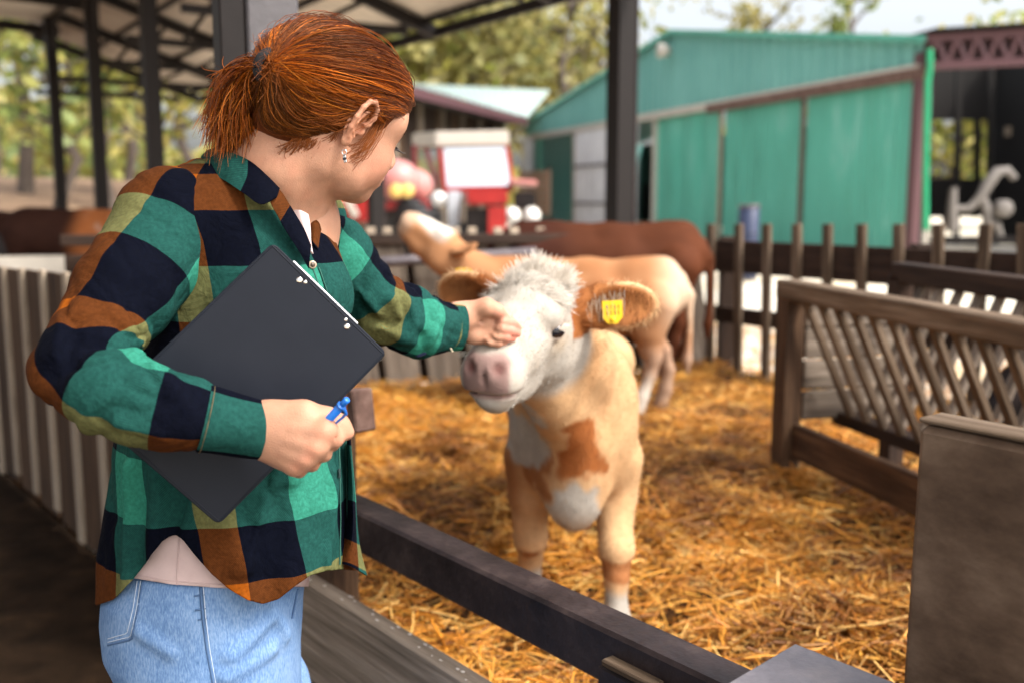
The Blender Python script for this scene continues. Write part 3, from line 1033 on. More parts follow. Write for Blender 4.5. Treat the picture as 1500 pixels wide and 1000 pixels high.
for px in (210, 130, 72):
    p = on_edge(px, HL + .12, Lfar.copy())
    bar('post', [p[0], p[1], -.3], [p[0], p[1], p[2] - .05], .15, .15, M['steel_dark'], sh, up=AP)
    q = p - AX * .55
    bar('brace', [p[0], p[1], p[2] - .75], [q[0], q[1], q[2] - .12], .05, .05, M['steel_dark'], sh)
    q = p + AX * .55
    bar('brace', [p[0], p[1], p[2] - .75], [q[0], q[1], q[2] - .12], .05, .05, M['steel_dark'], sh)

s2 = thing('far_shelter', 'second ribbed shelter roof crossing the upper left corner', 'shelter', (*P(60, 300, 15)[:2], -.3))
c1 = P(86, 38, 15.5)
r2, l2 = c1, c1 - AP * 7; l2[2] += .35
sheet_panels(s2, r2, l2, 7.5, 5, M['sheet_beige'])
for i in range(4):
    a = r2 - AX * (2.45 * i); b2 = l2 - AX * (2.45 * i)
    bar('rafter', a - dn * .09, b2 - dn * .09, .08, .14, M['steel_dark'], s2)
for s in (.03, .3, .6):
    a = r2 + (l2 - r2) * s
    bar('purlin', a - dn * .03, a - AX * 7.5 - dn * .03, .05, .07, M['steel_dark'], s2)
for s in (.62, .98):
    a = r2 + (l2 - r2) * s
    bar('post', [a[0], a[1], -.3], a - dn * .1, .15, .15, M['steel_dark'], s2)

# pale trough wall under the left cattle
tr = P(-20, 392, 9.4); tr2 = P(150, 394, 9.9)
tw = thing('trough', 'pale concrete feed trough behind the slatted fence on the left', 'trough', (tr[0], tr[1], -.3))
a = np.array([tr[0] - 2.2, tr[1] - .45, 0]); b2 = np.array([tr2[0] + .9, tr2[1] + .2, 0])
zt = P(60, 377, 9.5)[2]
bar('wall', [*a[:2], (zt - .3) / 2], [*b2[:2], (zt - .3) / 2], .14, zt + .3, M['concrete'], tw)
bar('wall', [*(a + [.1, .55, 0])[:2], (zt - .3) / 2 - .02], [*(b2 + [.1, .55, 0])[:2], (zt - .3) / 2 - .02], .14, zt + .26, M['concrete'], tw)
bar('trough_floor', [*(a + [.05, .28, 0])[:2], zt - .25], [*(b2 + [.05, .28, 0])[:2], zt - .25], .42, .05, M['concrete'], tw)

# ------------------------------------------------------------------ green barn
GBASE = -.18
Rc = np.array([P(1350, 300, 18)[0], 18.0, GBASE]); Lc = np.array([P(775, 300, 38.6)[0], 38.6, GBASE])
fv = Lc - Rc; flen = np.linalg.norm(fv); fu = fv / flen; fn_ = np.array([fu[1], -fu[0], 0])
if fn_[1] > 0: fn_ = -fn_
eave = P(1355, 60, 18)[2]
def s_of(px):
    cx = (px - 750) / FPX
    lo, hi = -.2, 1.2
    for _ in range(50):
        m_ = (lo + hi) / 2
        u, _v = proj(Rc + fv * m_ + [0, 0, 1.2])
        lo, hi = (m_, hi) if u > px else (lo, m_)
    return lo
def fp_(s, z, out=0.0):
    p = Rc + fv * s + fn_ * out
    return np.array([p[0], p[1], z])
sa = s_of(990); apex = P(990, 47, (Rc + fv * sa)[1])[2]
zh = P(1200, 126, (Rc + fv * s_of(1200))[1])[2]
gb_ = thing('green_barn', 'large green sheet-metal barn with sliding doors and low gable across the yard', 'barn', Rc)
# gable cladding as ribbed panels under the roof slopes
def gable_panel(s0, s1, z0):
    nr = max(3, int(abs(s1 - s0) * flen / .34)); xs_ = []
    for i in range(nr):
        for f, h in ((0, 0), (.55, 0), (.68, 1), (.9, 1)):
            xs_.append(((i + f) / nr, h))
    xs_.append((1, 0))
    V = []
    for f, h in xs_:
        s = s0 + (s1 - s0) * f
        zt = eave + (apex - eave) * (s / sa if s < sa else (1 - s) / (1 - sa))
        V += [fp_(s, z0, .10 + .07 * h), fp_(s, max(zt, z0 + .02), .10 + .07 * h)]
    F = [(2 * i, 2 * i + 2, 2 * i + 3, 2 * i + 1) for i in range(len(xs_) - 1)]
    return mk('gable_panel', V, F, M['sheet_teal'], gb_)
cuts = list(np.linspace(0, sa, 5)) + list(np.linspace(sa, 1, 6))[1:]
for c0, c1_ in zip(cuts[:-1], cuts[1:]):
    gable_panel(c0, c1_, zh)
bar('header', fp_(-.005, zh - .10, .12), fp_(s_of(1040), zh - .10, .12), .16, .20, M['rust'], gb_)
bar('header', fp_(s_of(1040), zh - .06, .12), fp_(1.0, zh - .06, .12), .14, .14, M['concrete'], gb_)
bar('drip_edge', fp_(0, zh + .03, .165), fp_(1, zh + .03, .165), .03, .07, M['cream_paint'], gb_)
def door(px0, px1, name, mat, ribs_w, out=.02, z0=0.0, z1=None):
    a, b2 = s_of(px0), s_of(px1)
    z1 = zh - .12 if z1 is None else z1
    w = abs(b2 - a) * flen
    p = fp_(b2, GBASE + .05, out)
    u = fp_(a, GBASE + .05, out) - p
    return corrug(name, p, u, [0, 0, z1 - GBASE - .05], max(3, int(w / ribs_w)), .05, mat, gb_)
door(1178, 1339, 'sliding_door', M['sheet_green'], .24)
door(1060, 1171, 'sliding_door', M['sheet_green'], .26)
door(962, 1052, 'sliding_door', M['sheet_green'], 1.2)
door(848, 940, 'white_door', M['sheet_white'], .45, out=.16)
for px in (1175, 1056):
    s = s_of(px)
    bar('door_stile', fp_(s, GBASE, .05), fp_(s, zh - .1, .05), .10, .06, M['rust' if px == 1175 else 'wood_pale'], gb_, up=fn_)
for z in (.9, 2.1):
    bar('door_bar', fp_(s_of(848), z, .21), fp_(s_of(940), z, .21), .03, .07, M['zinc'], gb_)
s = s_of(846); bar('door_frame', fp_(s, GBASE, .1), fp_(s, zh - .1, .1), .22, .1, M['wood_pale'], gb_, up=fn_)
s = s_of(961); bar('door_frame', fp_(s, GBASE, .06), fp_(s, zh - .1, .06), .12, .1, M['cream_paint'], gb_, up=fn_)
s = s_of(782); bar('pillar', fp_(s, GBASE, .25), fp_(s, zh - .05, .25), .42, .3, M['sheet_white'], gb_, up=fn_)
s = s_of(793); bar('pillar', fp_(s, GBASE, .06), fp_(s, zh - .05, .06), .20, .1, M['sheet_green'], gb_, up=fn_)
s = s_of(1345); bar('corner_post', fp_(s, GBASE, .10), fp_(s, eave - .2, .10), .20, .16, M['maroon'], gb_, up=fn_)
# roof slopes, side wall and dark interior
dep = nrm(np.array([.42, 1, 0])) * 16
for s0, z0, s1, z1 in ((-.012, eave + .03, sa, apex + .04), (sa, apex + .04, 1.012, eave + .03)):
    for i in range(4):
        o0 = fp_(s0, z0, .30) + dep * (i / 4); u = dep / 4; v = fp_(s1, z1, .30) - fp_(s0, z0, .30)
        corrug('roof_sheet', o0, u, v, 10, -.04, M['sheet_roof'], gb_, thick=.01)
bar('verge', fp_(-.012, eave - .02, .31), fp_(sa, apex - .01, .31), .04, .12, M['sheet_green'], gb_)
bar('verge', fp_(1.012, eave - .02, .31), fp_(sa, apex - .01, .31), .04, .12, M['sheet_green'], gb_)
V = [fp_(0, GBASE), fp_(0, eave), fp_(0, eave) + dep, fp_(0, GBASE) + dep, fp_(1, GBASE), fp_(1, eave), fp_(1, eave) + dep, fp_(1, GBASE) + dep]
mk('side_wall', V[:4], [(0, 1, 2, 3)], M['inside_shade'], gb_)
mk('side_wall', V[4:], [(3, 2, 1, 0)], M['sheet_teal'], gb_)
mk('rear_wall', [V[2], V[3], V[7], V[6]], [(0, 1, 2, 3)], M['inside_shade'], gb_)
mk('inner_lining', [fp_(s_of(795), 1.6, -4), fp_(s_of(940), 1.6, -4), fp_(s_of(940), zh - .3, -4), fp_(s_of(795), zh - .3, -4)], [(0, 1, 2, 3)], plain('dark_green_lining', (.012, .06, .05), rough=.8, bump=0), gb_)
lp = P(995, 76, (Rc + fv * sa)[1]) + fn_ * .3
cyl('wall_lamp', lp, lp + fn_ * .28, .13, M['cream_paint'], gb_, r2=.2, n=14)
# bright downpipe
gp = thing('downpipe', 'bright green downpipe beside the barn corner post', 'pipe', (*P(1359, 330, 17.4)[:2], GBASE))
pp = [P(1362, 72, 17.4), P(1362, 100, 17.4), P(1359, 118, 17.4), P(1357, 200, 17.4), P(1356, 260, 17.4), P(1356, 337, 17.4)]
V, F = tube_mesh(pp, .055, 10)
mk('pipe', V, F, M['pipe_green'], gp, smooth=True)
bar('pipe_clip', P(1348, 252, 17.42), P(1364, 252, 17.42), .03, .06, M['zinc'], gp)
bar('pipe_foot', P(1356, 336, 17.4), [*P(1356, 336, 17.4)[:2], GBASE], .07, .07, M['concrete'], gp, up=(0, 1, 0))

# crates and a dark bin in the barn's open bay
ct = thing('crate_stack', 'stack of tan slatted crates in the open barn bay', 'crates', fp_(s_of(818), GBASE, .8))
for j in range(7):
    a, b2 = s_of(793), s_of(842)
    z0 = GBASE + .78 + j * .215
    bar('plank', fp_(a, z0, .9), fp_(b2, z0, .9), .06, .19, M['crate_tan'], ct)
for px in (796, 818, 839):
    s = s_of(px); bar('batten', fp_(s, GBASE, .84), fp_(s, GBASE + 2.3, .84), .08, .05, M['wood_brown'], ct, up=fn_)
for px, col_, nm, lb in ((808, 'blue_drum', 'dark_bin', 'dark blue bin on the ground before the tan crates'),):
    p = fp_(s_of(px), GBASE, 2.4)
    bn = thing(nm, lb, 'bin', p)
    cyl('body', p, p + [0, 0, .85], .32, M[col_], bn, r2=.38, n=20)
    cyl('lid', p + [0, 0, .85], p + [0, 0, .92], .41, M[col_], bn, n=20)
# drum before the sliding doors
p = P(1097, 320, 15.5); p[2] = GBASE
dr = thing('drum', 'dark blue drum standing before the green sliding doors', 'drum', p)
top = P(1097, 301, 15.5)[2]
rr = 15 * 15.5 / FPX
cyl('body', p, [p[0], p[1], top - .03], rr, M['blue_drum'], dr, n=24, bev=.02)
for zz_ in (.3, .62):
    z = GBASE + (top - GBASE) * zz_
    cyl('hoop', [p[0], p[1], z], [p[0], p[1], z + .04], rr + .012, M['blue_drum'], dr, n=24)
cyl('lid', [p[0], p[1], top - .03], [p[0], p[1], top + .01], rr + .01, M['zinc'], dr, n=24)

# ------------------------------------------------------------------ open shed on the far right
os_ = thing('open_shed', 'dark open-fronted shed with maroon lattice girder at the right edge', 'shed', Rc + [.2, 0, 0])
g0 = P(1357, 97, 17.6); g1 = P(1600, 86, 17.0)
t0 = P(1357, 57, 17.6); t1 = P(1600, 42, 17.0)
bar('bottom_chord', g0, g1, .12, .14, M['maroon'], os_)
bar('top_chord', t0, t1, .12, .12, M['maroon'], os_)
mk('girder_shade', [g0 + [0, .12, 0], g1 + [0, .12, 0], t1 + [0, .12, 0], t0 + [0, .12, 0]], [(0, 1, 2, 3)], plain('girder_shade_maroon', (.05, .024, .026), rough=.7, bump=0), os_)  # backing added; its maroon stands in for the shading behind the girder
for i in range(8):
    a = g0 + (g1 - g0) * (i / 8); b2 = t0 + (t1 - t0) * ((i + .5) / 8); c = g0 + (g1 - g0) * ((i + 1) / 8)
    bar('lattice_bar', a, b2, .07, .07, M['maroon'], os_, up=(0, 1, 0)); bar('lattice_bar', b2, c, .07, .07, M['maroon'], os_, up=(0, 1, 0))
ez = np.array([0, 11.0, 0])
for i in range(4):
    o0 = t0 + (t1 - t0) * (i / 4) + [0, -.25, .10]
    corrug('roof_sheet', o0, (t1 - t0) / 4, ez + [0, .5, .6], 6, .04, M['steel_dark'], os_, thick=.01)
zb_ = t0[2] + .3
Yb = 28.5
wall_px = lambda px, py: P(px, py, Yb)
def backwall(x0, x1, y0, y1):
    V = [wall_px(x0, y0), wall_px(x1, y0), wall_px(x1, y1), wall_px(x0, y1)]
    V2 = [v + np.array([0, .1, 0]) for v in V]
    mk('rear_wall_panel', V + V2, [(3, 2, 1, 0), (4, 5, 6, 7), (0, 1, 5, 4), (1, 2, 6, 5), (2, 3, 7, 6), (3, 0, 4, 7)], M['inside_shade'], os_)
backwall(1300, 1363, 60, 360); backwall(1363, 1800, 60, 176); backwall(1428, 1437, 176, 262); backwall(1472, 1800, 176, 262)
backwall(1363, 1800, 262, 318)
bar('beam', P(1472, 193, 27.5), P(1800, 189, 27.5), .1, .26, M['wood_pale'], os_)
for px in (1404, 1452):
    bar('post', [*P(px, 300, 27)[:2], GBASE], P(px, 100, 27), .14, .14, M['inside_shade'], os_, up=(0, 1, 0))
mk('side_wall', [[13.5, 17.0, GBASE], [13.5, 28.6, GBASE], [13.5, 28.6, 5.2], [13.5, 17, 4.6]], [(0, 1, 2, 3)], M['inside_shade'], os_)
# pale loader arms parked in it
lm = plain('weathered_pale_steel', (.20, .18, .165), rough=.7, bump=.2)
ld = thing('old_loader', 'weathered pale loader arms parked in the dark open shed', 'machine', P(1425, 330, 20.5))
def arm(pts, r, nm):
    V, F = tube_mesh([P(x, y, 20.5) for x, y in pts], r, 10)
    mk(nm, V, F, lm, ld, smooth=True)
arm([(1396, 340), (1394, 305), (1396, 275)], [.10, .11, .08], 'mast')
arm([(1402, 306), (1420, 306), (1436, 290), (1448, 268), (1462, 252), (1476, 250), (1486, 262)], [.07, .08, .11, .13, .11, .09, .08], 'boom')
arm([(1440, 292), (1446, 312), (1446, 345)], [.09, .11, .09], 'strut')
arm([(1450, 325), (1460, 330), (1466, 350)], [.08, .09, .07], 'strut')
c = P(1469, 306, 20.4)
cyl('counterweight', c - [0, .14, 0], c + [0, .14, 0], .18, lm, ld, n=18, bev=.05)
bar('base_frame', P(1385, 352, 20.5), P(1485, 352, 20.5), .2, .16, M['steel_dark'], ld)

# ------------------------------------------------------------------ timber barn behind the tractor
tb = thing('timber_barn', 'dark timber barn with pale teal roof behind the red tractor', 'barn', (*P(690, 300, 30)[:2], GBASE))
e0, e1_ = P(560, 128, 24), P(772, 181, 36)
ze = (e0[2] + e1_[2]) / 2; e0[2] = e1_[2] = ze
ev = nrm(e1_ - e0); en = np.array([ev[1], -ev[0], 0]); en = en if en[1] < 0 else -en     # towards the yard
L0 = np.linalg.norm(e1_ - e0)
rz = P(700, 133, 38)[2]
rt0, rt1 = P(540, 121, 45), P(806, 133, 46)
for i in range(6):
    V = []
    for k in range(17):
        s_ = (i + k / 16) / 6
        a, b2 = e0 + (e1_ - e0) * s_ + [0, 0, .2], rt0 + (rt1 - rt0) * s_
        lift_ = .05 * (k % 4 in (1, 2))
        V += [a + [0, 0, lift_], b2 + [0, 0, lift_]]
    mk('roof_sheet', V, [(2 * k, 2 * k + 2, 2 * k + 3, 2 * k + 1) for k in range(16)], M['sheet_roof'], tb)
bar('fascia', e0 + [0, 0, .06], e1_ + [0, 0, .06], .06, .26, M['maroon'], tb)
nb = 26
for i in range(nb):
    p = e0 + ev * (L0 * (i + .5) / nb) - en * .9
    bar('board', [p[0], p[1], GBASE], [p[0], p[1], ze + .3], L0 / nb - .03, .05, M['wood_dark' if i % 3 else 'wood_brown'], tb, up=en)
mk('soffit', [e0 + [0, 0, .0], e1_, e1_ - en * .9, e0 - en * .9], [(0, 1, 2, 3)], M['inside_shade'], tb)
for i in range(7):
    p = e0 + ev * (L0 * (i + .5) / 7) - en * .86
    bar('wall_post', [p[0], p[1], GBASE], [p[0], p[1], ze + .1], .22, .12, M['wood_grey'], tb, up=en)

# ------------------------------------------------------------------ tractor
TY = 18.0
tc_ = P(690, 330, TY); gz = -.2
tk = thing('tractor', 'red tractor with cream cab roof and large windscreen parked by the timber barn', 'tractor', (tc_[0], tc_[1], gz))
def TP(px, py, dy=0.0):
    return P(px, py, TY + dy)
# cab: roof, pillars, glass
def slab(name, pts, th, mat, parent):
    pts = np.array(pts); n = nrm(np.cross(pts[1] - pts[0], pts[2] - pts[0]))
    if abs(n[2]) > .7 and n[2] < 0: n = -n
    V = np.concatenate([pts, pts + n * th]); k = len(pts)
    F = [tuple(range(k - 1, -1, -1)), tuple(range(k, 2 * k))] + [(i, (i + 1) % k, k + (i + 1) % k, k + i) for i in range(k)]
    bm = bmesh.new(); vv = [bm.verts.new(v) for v in V]
    for f in F: bm.faces.new([vv[i] for i in f])
    bmesh.ops.recalc_face_normals(bm, faces=bm.faces)
    bmesh.ops.bevel(bm, geom=list(bm.edges), offset=min(.03, th * .3), segments=2, affect='EDGES')
    bmesh.ops.translate(bm, vec=-Vector(world_loc(parent)), verts=bm.verts)
    me = bpy.data.meshes.new(name); bm.to_mesh(me); bm.free(); me.materials.append(mat)
    return link(name, me, parent)
slab('cab_roof', [TP(638, 215, -.1), TP(746, 213, -.1), P(735, 214, TY + 1.5), P(604, 216, TY + 1.5)], .26, M['cream_paint'], tk)
slab('windscreen', [TP(650, 217), TP(739, 215), TP(748, 273, -.12), TP(655, 274, -.12)], .02, M['glass'], tk)
slab('side_window', [P(612, 220, TY + 1.4), P(640, 219, TY + .1), P(640, 285, TY + .1), P(612, 285, TY + 1.4)], .02, M['glass'], tk)
for a, b2 in (((645, 214), (652, 278)), ((742, 212), (752, 276)),):
    bar('cab_pillar', TP(*a), TP(*b2, -.12), .07, .07, M['red_paint'], tk, up=(0, 1, 0))
for a, b2 in (((608, 214), (609, 300)), ((622, 216), (632, 322))):
    bar('cab_pillar', P(*a, TY + 1.2), P(*b2, TY + .5), .08, .08, M['red_paint'], tk, up=(0, 1, 0))
bar('cab_sill', TP(650, 279, -.1), TP(752, 277, -.1), .12, .10, M['red_paint'], tk, up=(0, 1, 0))
slab('hood', [TP(680, 300, -.3), TP(742, 300, -.3), P(744, 300, TY - 1.4), P(684, 300, TY - 1.4)], .24, M['red_paint'], tk)
slab('grille', [P(682, 306, TY - 1.3), P(742, 306, TY - 1.3), P(742, 345, TY - 1.3), P(682, 345, TY - 1.3)], .12, M['steel_dark'], tk)
slab('side_cover', [P(715, 303, TY - 1.44), P(742, 303, TY - 1.44), P(742, 352, TY - 1.44), P(715, 352, TY - 1.44)], .02, M['red_paint'], tk)
slab('side_cover', [P(655, 280, TY - .6), P(676, 280, TY - .6), P(670, 345, TY - .6), P(657, 345, TY - .6)], .06, plain('pale_blue_grey_panel', (.5, .53, .57), rough=.4), tk)
slab('fender', [TP(744, 269, -.4), TP(787, 272, -.4), P(787, 274, TY + .5), P(744, 272, TY + .5)], .09, M['pink_tank'], tk)
slab('battery_box', [TP(752, 282, -.5), TP(785, 282, -.5), TP(785, 306, -.5), TP(752, 306, -.5)], .5, M['steel_dark'], tk)
for px in (750, 779):
    c = P(px, 316, TY - .9)
    o = cyl('headlight', c, c + [0, .12, 0], .125, M['lamp_glass'], tk, r2=.08, n=18)
    c2 = c + [0, .10, 0]
    cyl('headlight_rim', c2 - [0, .06, 0], c2 + [0, .05, 0], .15, M['cream_paint'], tk, n=18)
c = TP(643, 292, -.5)
cyl('headlight', c, c + [0, .12, 0], .13, M['lamp_glass'], tk, n=18)
bar('bumper', P(740, 334, TY - 1.0), P(792, 334, TY - 1.0), .12, .16, M['cream_paint'], tk)
bar('exhaust', TP(628, 330, 0), TP(618, 268, 0), .09, .09, M['red_paint'], tk, up=(0, 1, 0))
def wheel(c, r, w, ax_, parent, rim_mat):
    ax_ = nrm(ax_)
    o = cyl('tyre', c - ax_ * w / 2, c + ax_ * w / 2, r, M['rubber'], parent, n=28, bev=r * .12)
    h = cyl('rim', c - ax_ * (w / 2 + .012), c + ax_ * (w / 2 + .012), r * .55, rim_mat, parent, n=20, bev=.02)
    for k in range(18):
        a = k / 18 * 2 * np.pi
        fr = frame_from(ax_)
        d = np.cos(a) * fr[:, 1] + np.sin(a) * fr[:, 2]
        bar('tread_lug', c + d * (r + .012) - ax_ * w * .42, c + d * (r + .012) + ax_ * w * .42, .07, .04, M['rubber'], parent, up=d)
wheel(np.array([*P(605, 330, TY + .2)[:2], gz + .72]), .72, .4, (.75, .66, 0), tk, M['red_paint'])
wheel(np.array([*P(765, 330, TY - .4)[:2], gz + .45]), .45, .3, (.75, .66, 0), tk, M['cream_paint'])
wheel(np.array([*P(690, 330, TY - 1.0)[:2], gz + .42]), .42, .3, (.75, .66, 0), tk, M['cream_paint'])
# sprayer with a bleached pink tank, left of the tractor
sp_ = thing('field_sprayer', 'red field sprayer with bleached pink tank and amber lamps left of the tractor', 'sprayer', (*P(570, 330, 16.4)[:2], gz))
tank = Solid()
tank.add(s_ell(P(582, 264, 16.4), (.36, .34, .33)), .05).add(s_ell(P(611, 272, 16.7), (.26, .3, .27)), .06)
V, F = tank.mesh(.035)
mk('tank', V, F, M['pink_tank'], sp_, smooth=True)
bar('chassis', P(520, 302, 16.4), P(628, 300, 16.6), .4, .14, M['red_paint'], sp_)
bar('chassis_arm', P(548, 300, 16.0), P(530, 262, 16.0), .1, .12, M['red_paint'], sp_, up=(0, 1, 0))
for px in (580, 596):
    c = P(px, 280, 16.0)
    cyl('amber_lamp', c, c + [0, .1, 0], .11, M['yellow_lamp'], sp_, n=16, bev=.02)
wheel(np.array([*P(600, 330, 16.3)[:2], gz + .62]), .62, .35, (.8, .6, 0), sp_, M['steel_dark'])
# orange implement seen under the woman's chin
im = thing('orange_implement', 'orange-red farm implement under the shelter beyond the woman', 'machine', (*P(500, 330, 14.0)[:2], gz))
sd = Solid(); sd.add(s_ell(P(488, 292, 14), (.36, .4, .26)), .05).add(s_ell(P(520, 302, 14.2), (.2, .3, .2)), .06)
V, F = sd.mesh(.04); mk('hopper', V, F, M['orange_paint'], im, smooth=True)
bar('drawbar', P(503, 282, 13.7), P(522, 318, 13.7), .09, .09, M['concrete'], im, up=(0, 1, 0))
bar('red_guard', P(517, 296, 13.9), P(545, 312, 13.9), .25, .3, M['red_paint'], im)
bar('frame', P(455, 318, 14), P(555, 318, 14), .3, .12, M['red_paint'], im)
for px in (470, 540):
    wheel(np.array([*P(px, 330, 14.2)[:2], gz + .34]), .34, .2, (.8, .6, 0), im, M['red_paint'])

# ------------------------------------------------------------------ trees
def leaf_mat(name, stops):
    m, nt, b = new_mat(name)
    at = N(nt, 'ShaderNodeAttribute', attribute_name='Col')
    nt.links.new(at.outputs['Color'], b.inputs['Base Color'])
    b.inputs['Roughness'].default_value = .5
    b.inputs['Transmission Weight'].default_value = 0
    tr_ = N(nt, 'ShaderNodeBsdfTranslucent'); mx = N(nt, 'ShaderNodeMixShader'); mx.inputs[0].default_value = .45
    nt.links.new(at.outputs['Color'], tr_.inputs['Color'])
    out = nt.nodes['Material Output']
    nt.links.new(b.outputs[0], mx.inputs[1]); nt.links.new(tr_.outputs[0], mx.inputs[2]); nt.links.new(mx.outputs[0], out.inputs[0])
    return m
LEAF = leaf_mat('leaf', None)
BARK = noise_mat('bark', [(.3, (.045, .034, .027)), (.7, (.13, .10, .08))], scale=9, stretch=(1, 1, .2), rough=.9, bump=.6)

def tree(name, base, h, cr, seed, label, pal, n_leaf=1500, leaf=.16, group=None, sparse=False, crown_lo=.35, parts=True):
    r = np.random.default_rng(seed)
    t = thing(name, label, 'tree', base, group)
    base = np.asarray(base, float)
    tubes, tips = [], []
    lean = r.normal(0, .05, 2)
    tr = [base + [lean[0] * s * h, lean[1] * s * h, h * .8 * s] + np.append(r.normal(0, .02 * h, 2) * (0 < s < 1), 0) for s in np.linspace(0, 1, 6)]
    R0 = .022 * h + .05
    V, F = tube_mesh(tr, np.linspace(R0, R0 * .2, 6), 8)
    tubes.append((V, F))
    nl = 13 if not sparse else 16
    for k in range(nl):
        s = crown_lo + (1 - crown_lo) * (k + r.random()) / nl
        p0 = np.array([np.interp(s, np.linspace(0, 1, 6), np.array(tr)[:, i]) for i in range(3)])
        a = r.uniform(0, 2 * np.pi); el = r.uniform(.1, .8)
        ln = cr * r.uniform(.55, 1.05) * (1 - .45 * abs(s - .55))
        d = np.array([np.cos(a) * np.cos(el), np.sin(a) * np.cos(el), np.sin(el)])
        p1 = p0 + d * ln * .5 + [0, 0, .05 * ln]; p2 = p0 + d * ln + r.normal(0, .12, 3) * ln + [0, 0, .15 * ln]
        V, F = tube_mesh([p0, p1, p2], [R0 * .38, R0 * .22, R0 * .06], 5); tubes.append((V, F))
        tips += [(p2, 1.0), ((p1 + p2) / 2, .8), (p1, .6)]
        for _ in range(3 if sparse else 2):
            q = p1 + (p2 - p1) * r.random(); w = q + nrm(r.normal(0, 1, 3) + d + [0, 0, .3]) * ln * .45
            V, F = tube_mesh([q, (q + w) / 2 + r.normal(0, .03, 3), w], [R0 * .12, R0 * .08, R0 * .03], 4); tubes.append((V, F))
            tips.append((w, .9))
    tips.append((tr[-1] + [0, 0, .1 * h], 1.0))
    V, F = merge(tubes)
    mk('trunk', V, F, BARK, t, smooth=True)
    C = np.array([q for q, _ in tips]); S = np.array([s for _, s in tips])
    idx = r.integers(0, len(C), n_leaf)
    cl = .26 * cr * (.55 if sparse else 1)
    pos = C[idx] + r.normal(0, 1, (n_leaf, 3)) * (cl * S[idx])[:, None] * [1, 1, .75]
    nrm_ = nrm(r.normal(0, 1, (n_leaf, 3)) + [0, 0, .5]); u = nrm(np.cross(nrm_, r.normal(0, 1, (n_leaf, 3)))); v = np.cross(nrm_, u)
    L = (leaf * r.uniform(.6, 1.3, n_leaf))[:, None]
    V = np.stack([pos - u * L, pos + v * L * .55 + nrm_ * L * .12, pos + u * L, pos - v * L * .55 + nrm_ * L * .12], 1).reshape(-1, 3)
    F = np.arange(4 * n_leaf).reshape(-1, 4)
    pal = np.array(pal); tone = r.random(len(C))
    ci = np.clip((tone[idx] * len(pal) + r.normal(0, .6, n_leaf)).astype(int), 0, len(pal) - 1)
    col = np.repeat(pal[ci] * r.uniform(.8, 1.2, (n_leaf, 1)), 4, 0)
    mk('crown', V, F, LEAF, t, col=col)
    return t

YG = [(.26, .26, .05), (.34, .31, .07), (.42, .36, .10), (.20, .22, .05), (.48, .42, .16)]
YG = [tuple(min(.7, q_ * 1.22) for q_ in c_) for c_ in YG]
GR = [(.13, .18, .045), (.18, .23, .06), (.24, .27, .07), (.30, .30, .08)]
GR = [tuple(min(.7, q_ * 1.22) for q_ in c_) for c_ in GR]
OL = [(.24, .21, .06), (.30, .26, .09), (.36, .31, .12), (.17, .17, .06)]
OL = [tuple(min(.7, q_ * 1.22) for q_ in c_) for c_ in OL]
def bank_z(x, y):
    return -.18 + 2.2 * float(sstep(30, 70, np.array(y - .9 * x))) * float(sstep(2, -14, np.array(x + .15 * y)))
def tree_at(px, Y, h, cr, seed, label, pal, **kw):
    x = (px - 750) / FPX * Y
    return tree(kw.pop('name', 'tree'), (x, Y, bank_z(x, Y) - .1), h, cr, seed, label, pal, **kw)
left_specs = [(-30, 30, 10, 3.4, YG, 'yellowing tree at the far left edge beyond the slatted fence'),
              (45, 38, 12, 3.8, OL, 'tall olive-yellow tree between the left edge and the first thin post'),
              (100, 26, 7, 2.6, GR, 'low green tree between the two thinnest shelter posts'),
              (165, 36, 12, 4.0, YG, 'yellow-green tree between the middle and the right shelter posts'),
              (240, 28, 7.0, 2.8, YG, 'small yellow tree just right of the third shelter post'),
              (285, 40, 10, 4.0, OL, 'olive tree showing beside the ponytail of the woman'),
              (0, 50, 15, 4.5, GR, 'tallest green tree far back at the left edge'),
              (195, 52, 12, 4.5, OL, 'distant thin olive tree under the left edge of the shelter roof')]
for i, (px, Y, h, cr, pal, lb) in enumerate(left_specs):
    tree_at(px, Y, h, cr, 30 + i, lb, pal, n_leaf=560, leaf=.11 + .004 * Y, group='trees on the bank beyond the left shelter', sparse=True, crown_lo=.40)
mid_specs = [(620, 52, 13, 5.2, YG, 'leftmost pale tree above the teal roof, next to the hair of the woman'), (680, 58, 14.5, 5.6, YG, 'tallest pale tree above the middle of the teal roof'),
             (735, 50, 12.0, 4.6, OL, 'olive tree above the right half of the teal roof'), (560, 48, 12, 4.6, YG, 'pale tree mostly hidden behind the hair of the woman'),
             (780, 62, 13.0, 4.2, YG, 'small pale tree where the teal roof meets the green barn')]
for i, (px, Y, h, cr, pal, lb) in enumerate(mid_specs):
    tree_at(px, Y, h, cr, 60 + i, lb, pal, n_leaf=1900, leaf=.34, group='trees behind the timber barn')
tree_at(825, 50, 16, 5.0, 71, 'nearly bare tree standing behind the junction of the two barns', OL, n_leaf=700, leaf=.28, sparse=True, name='bare_tree')
tree_at(905, 55, 14, 5.0, 72, 'thin-leaved tree showing left of the green barn gable', YG, n_leaf=800, leaf=.3, sparse=True, name='thin_tree')
tree_at(1135, 58, 14.2, 3.4, 73, 'round-topped tree showing just above the green barn roof', OL, n_leaf=900, leaf=.26, sparse=True, name='round_tree')
tree_at(1222, 58, 15.6, 2.0, 74, 'slender tree top poking above the green barn roof', GR, n_leaf=600, leaf=.26, sparse=True, name='slender_tree')
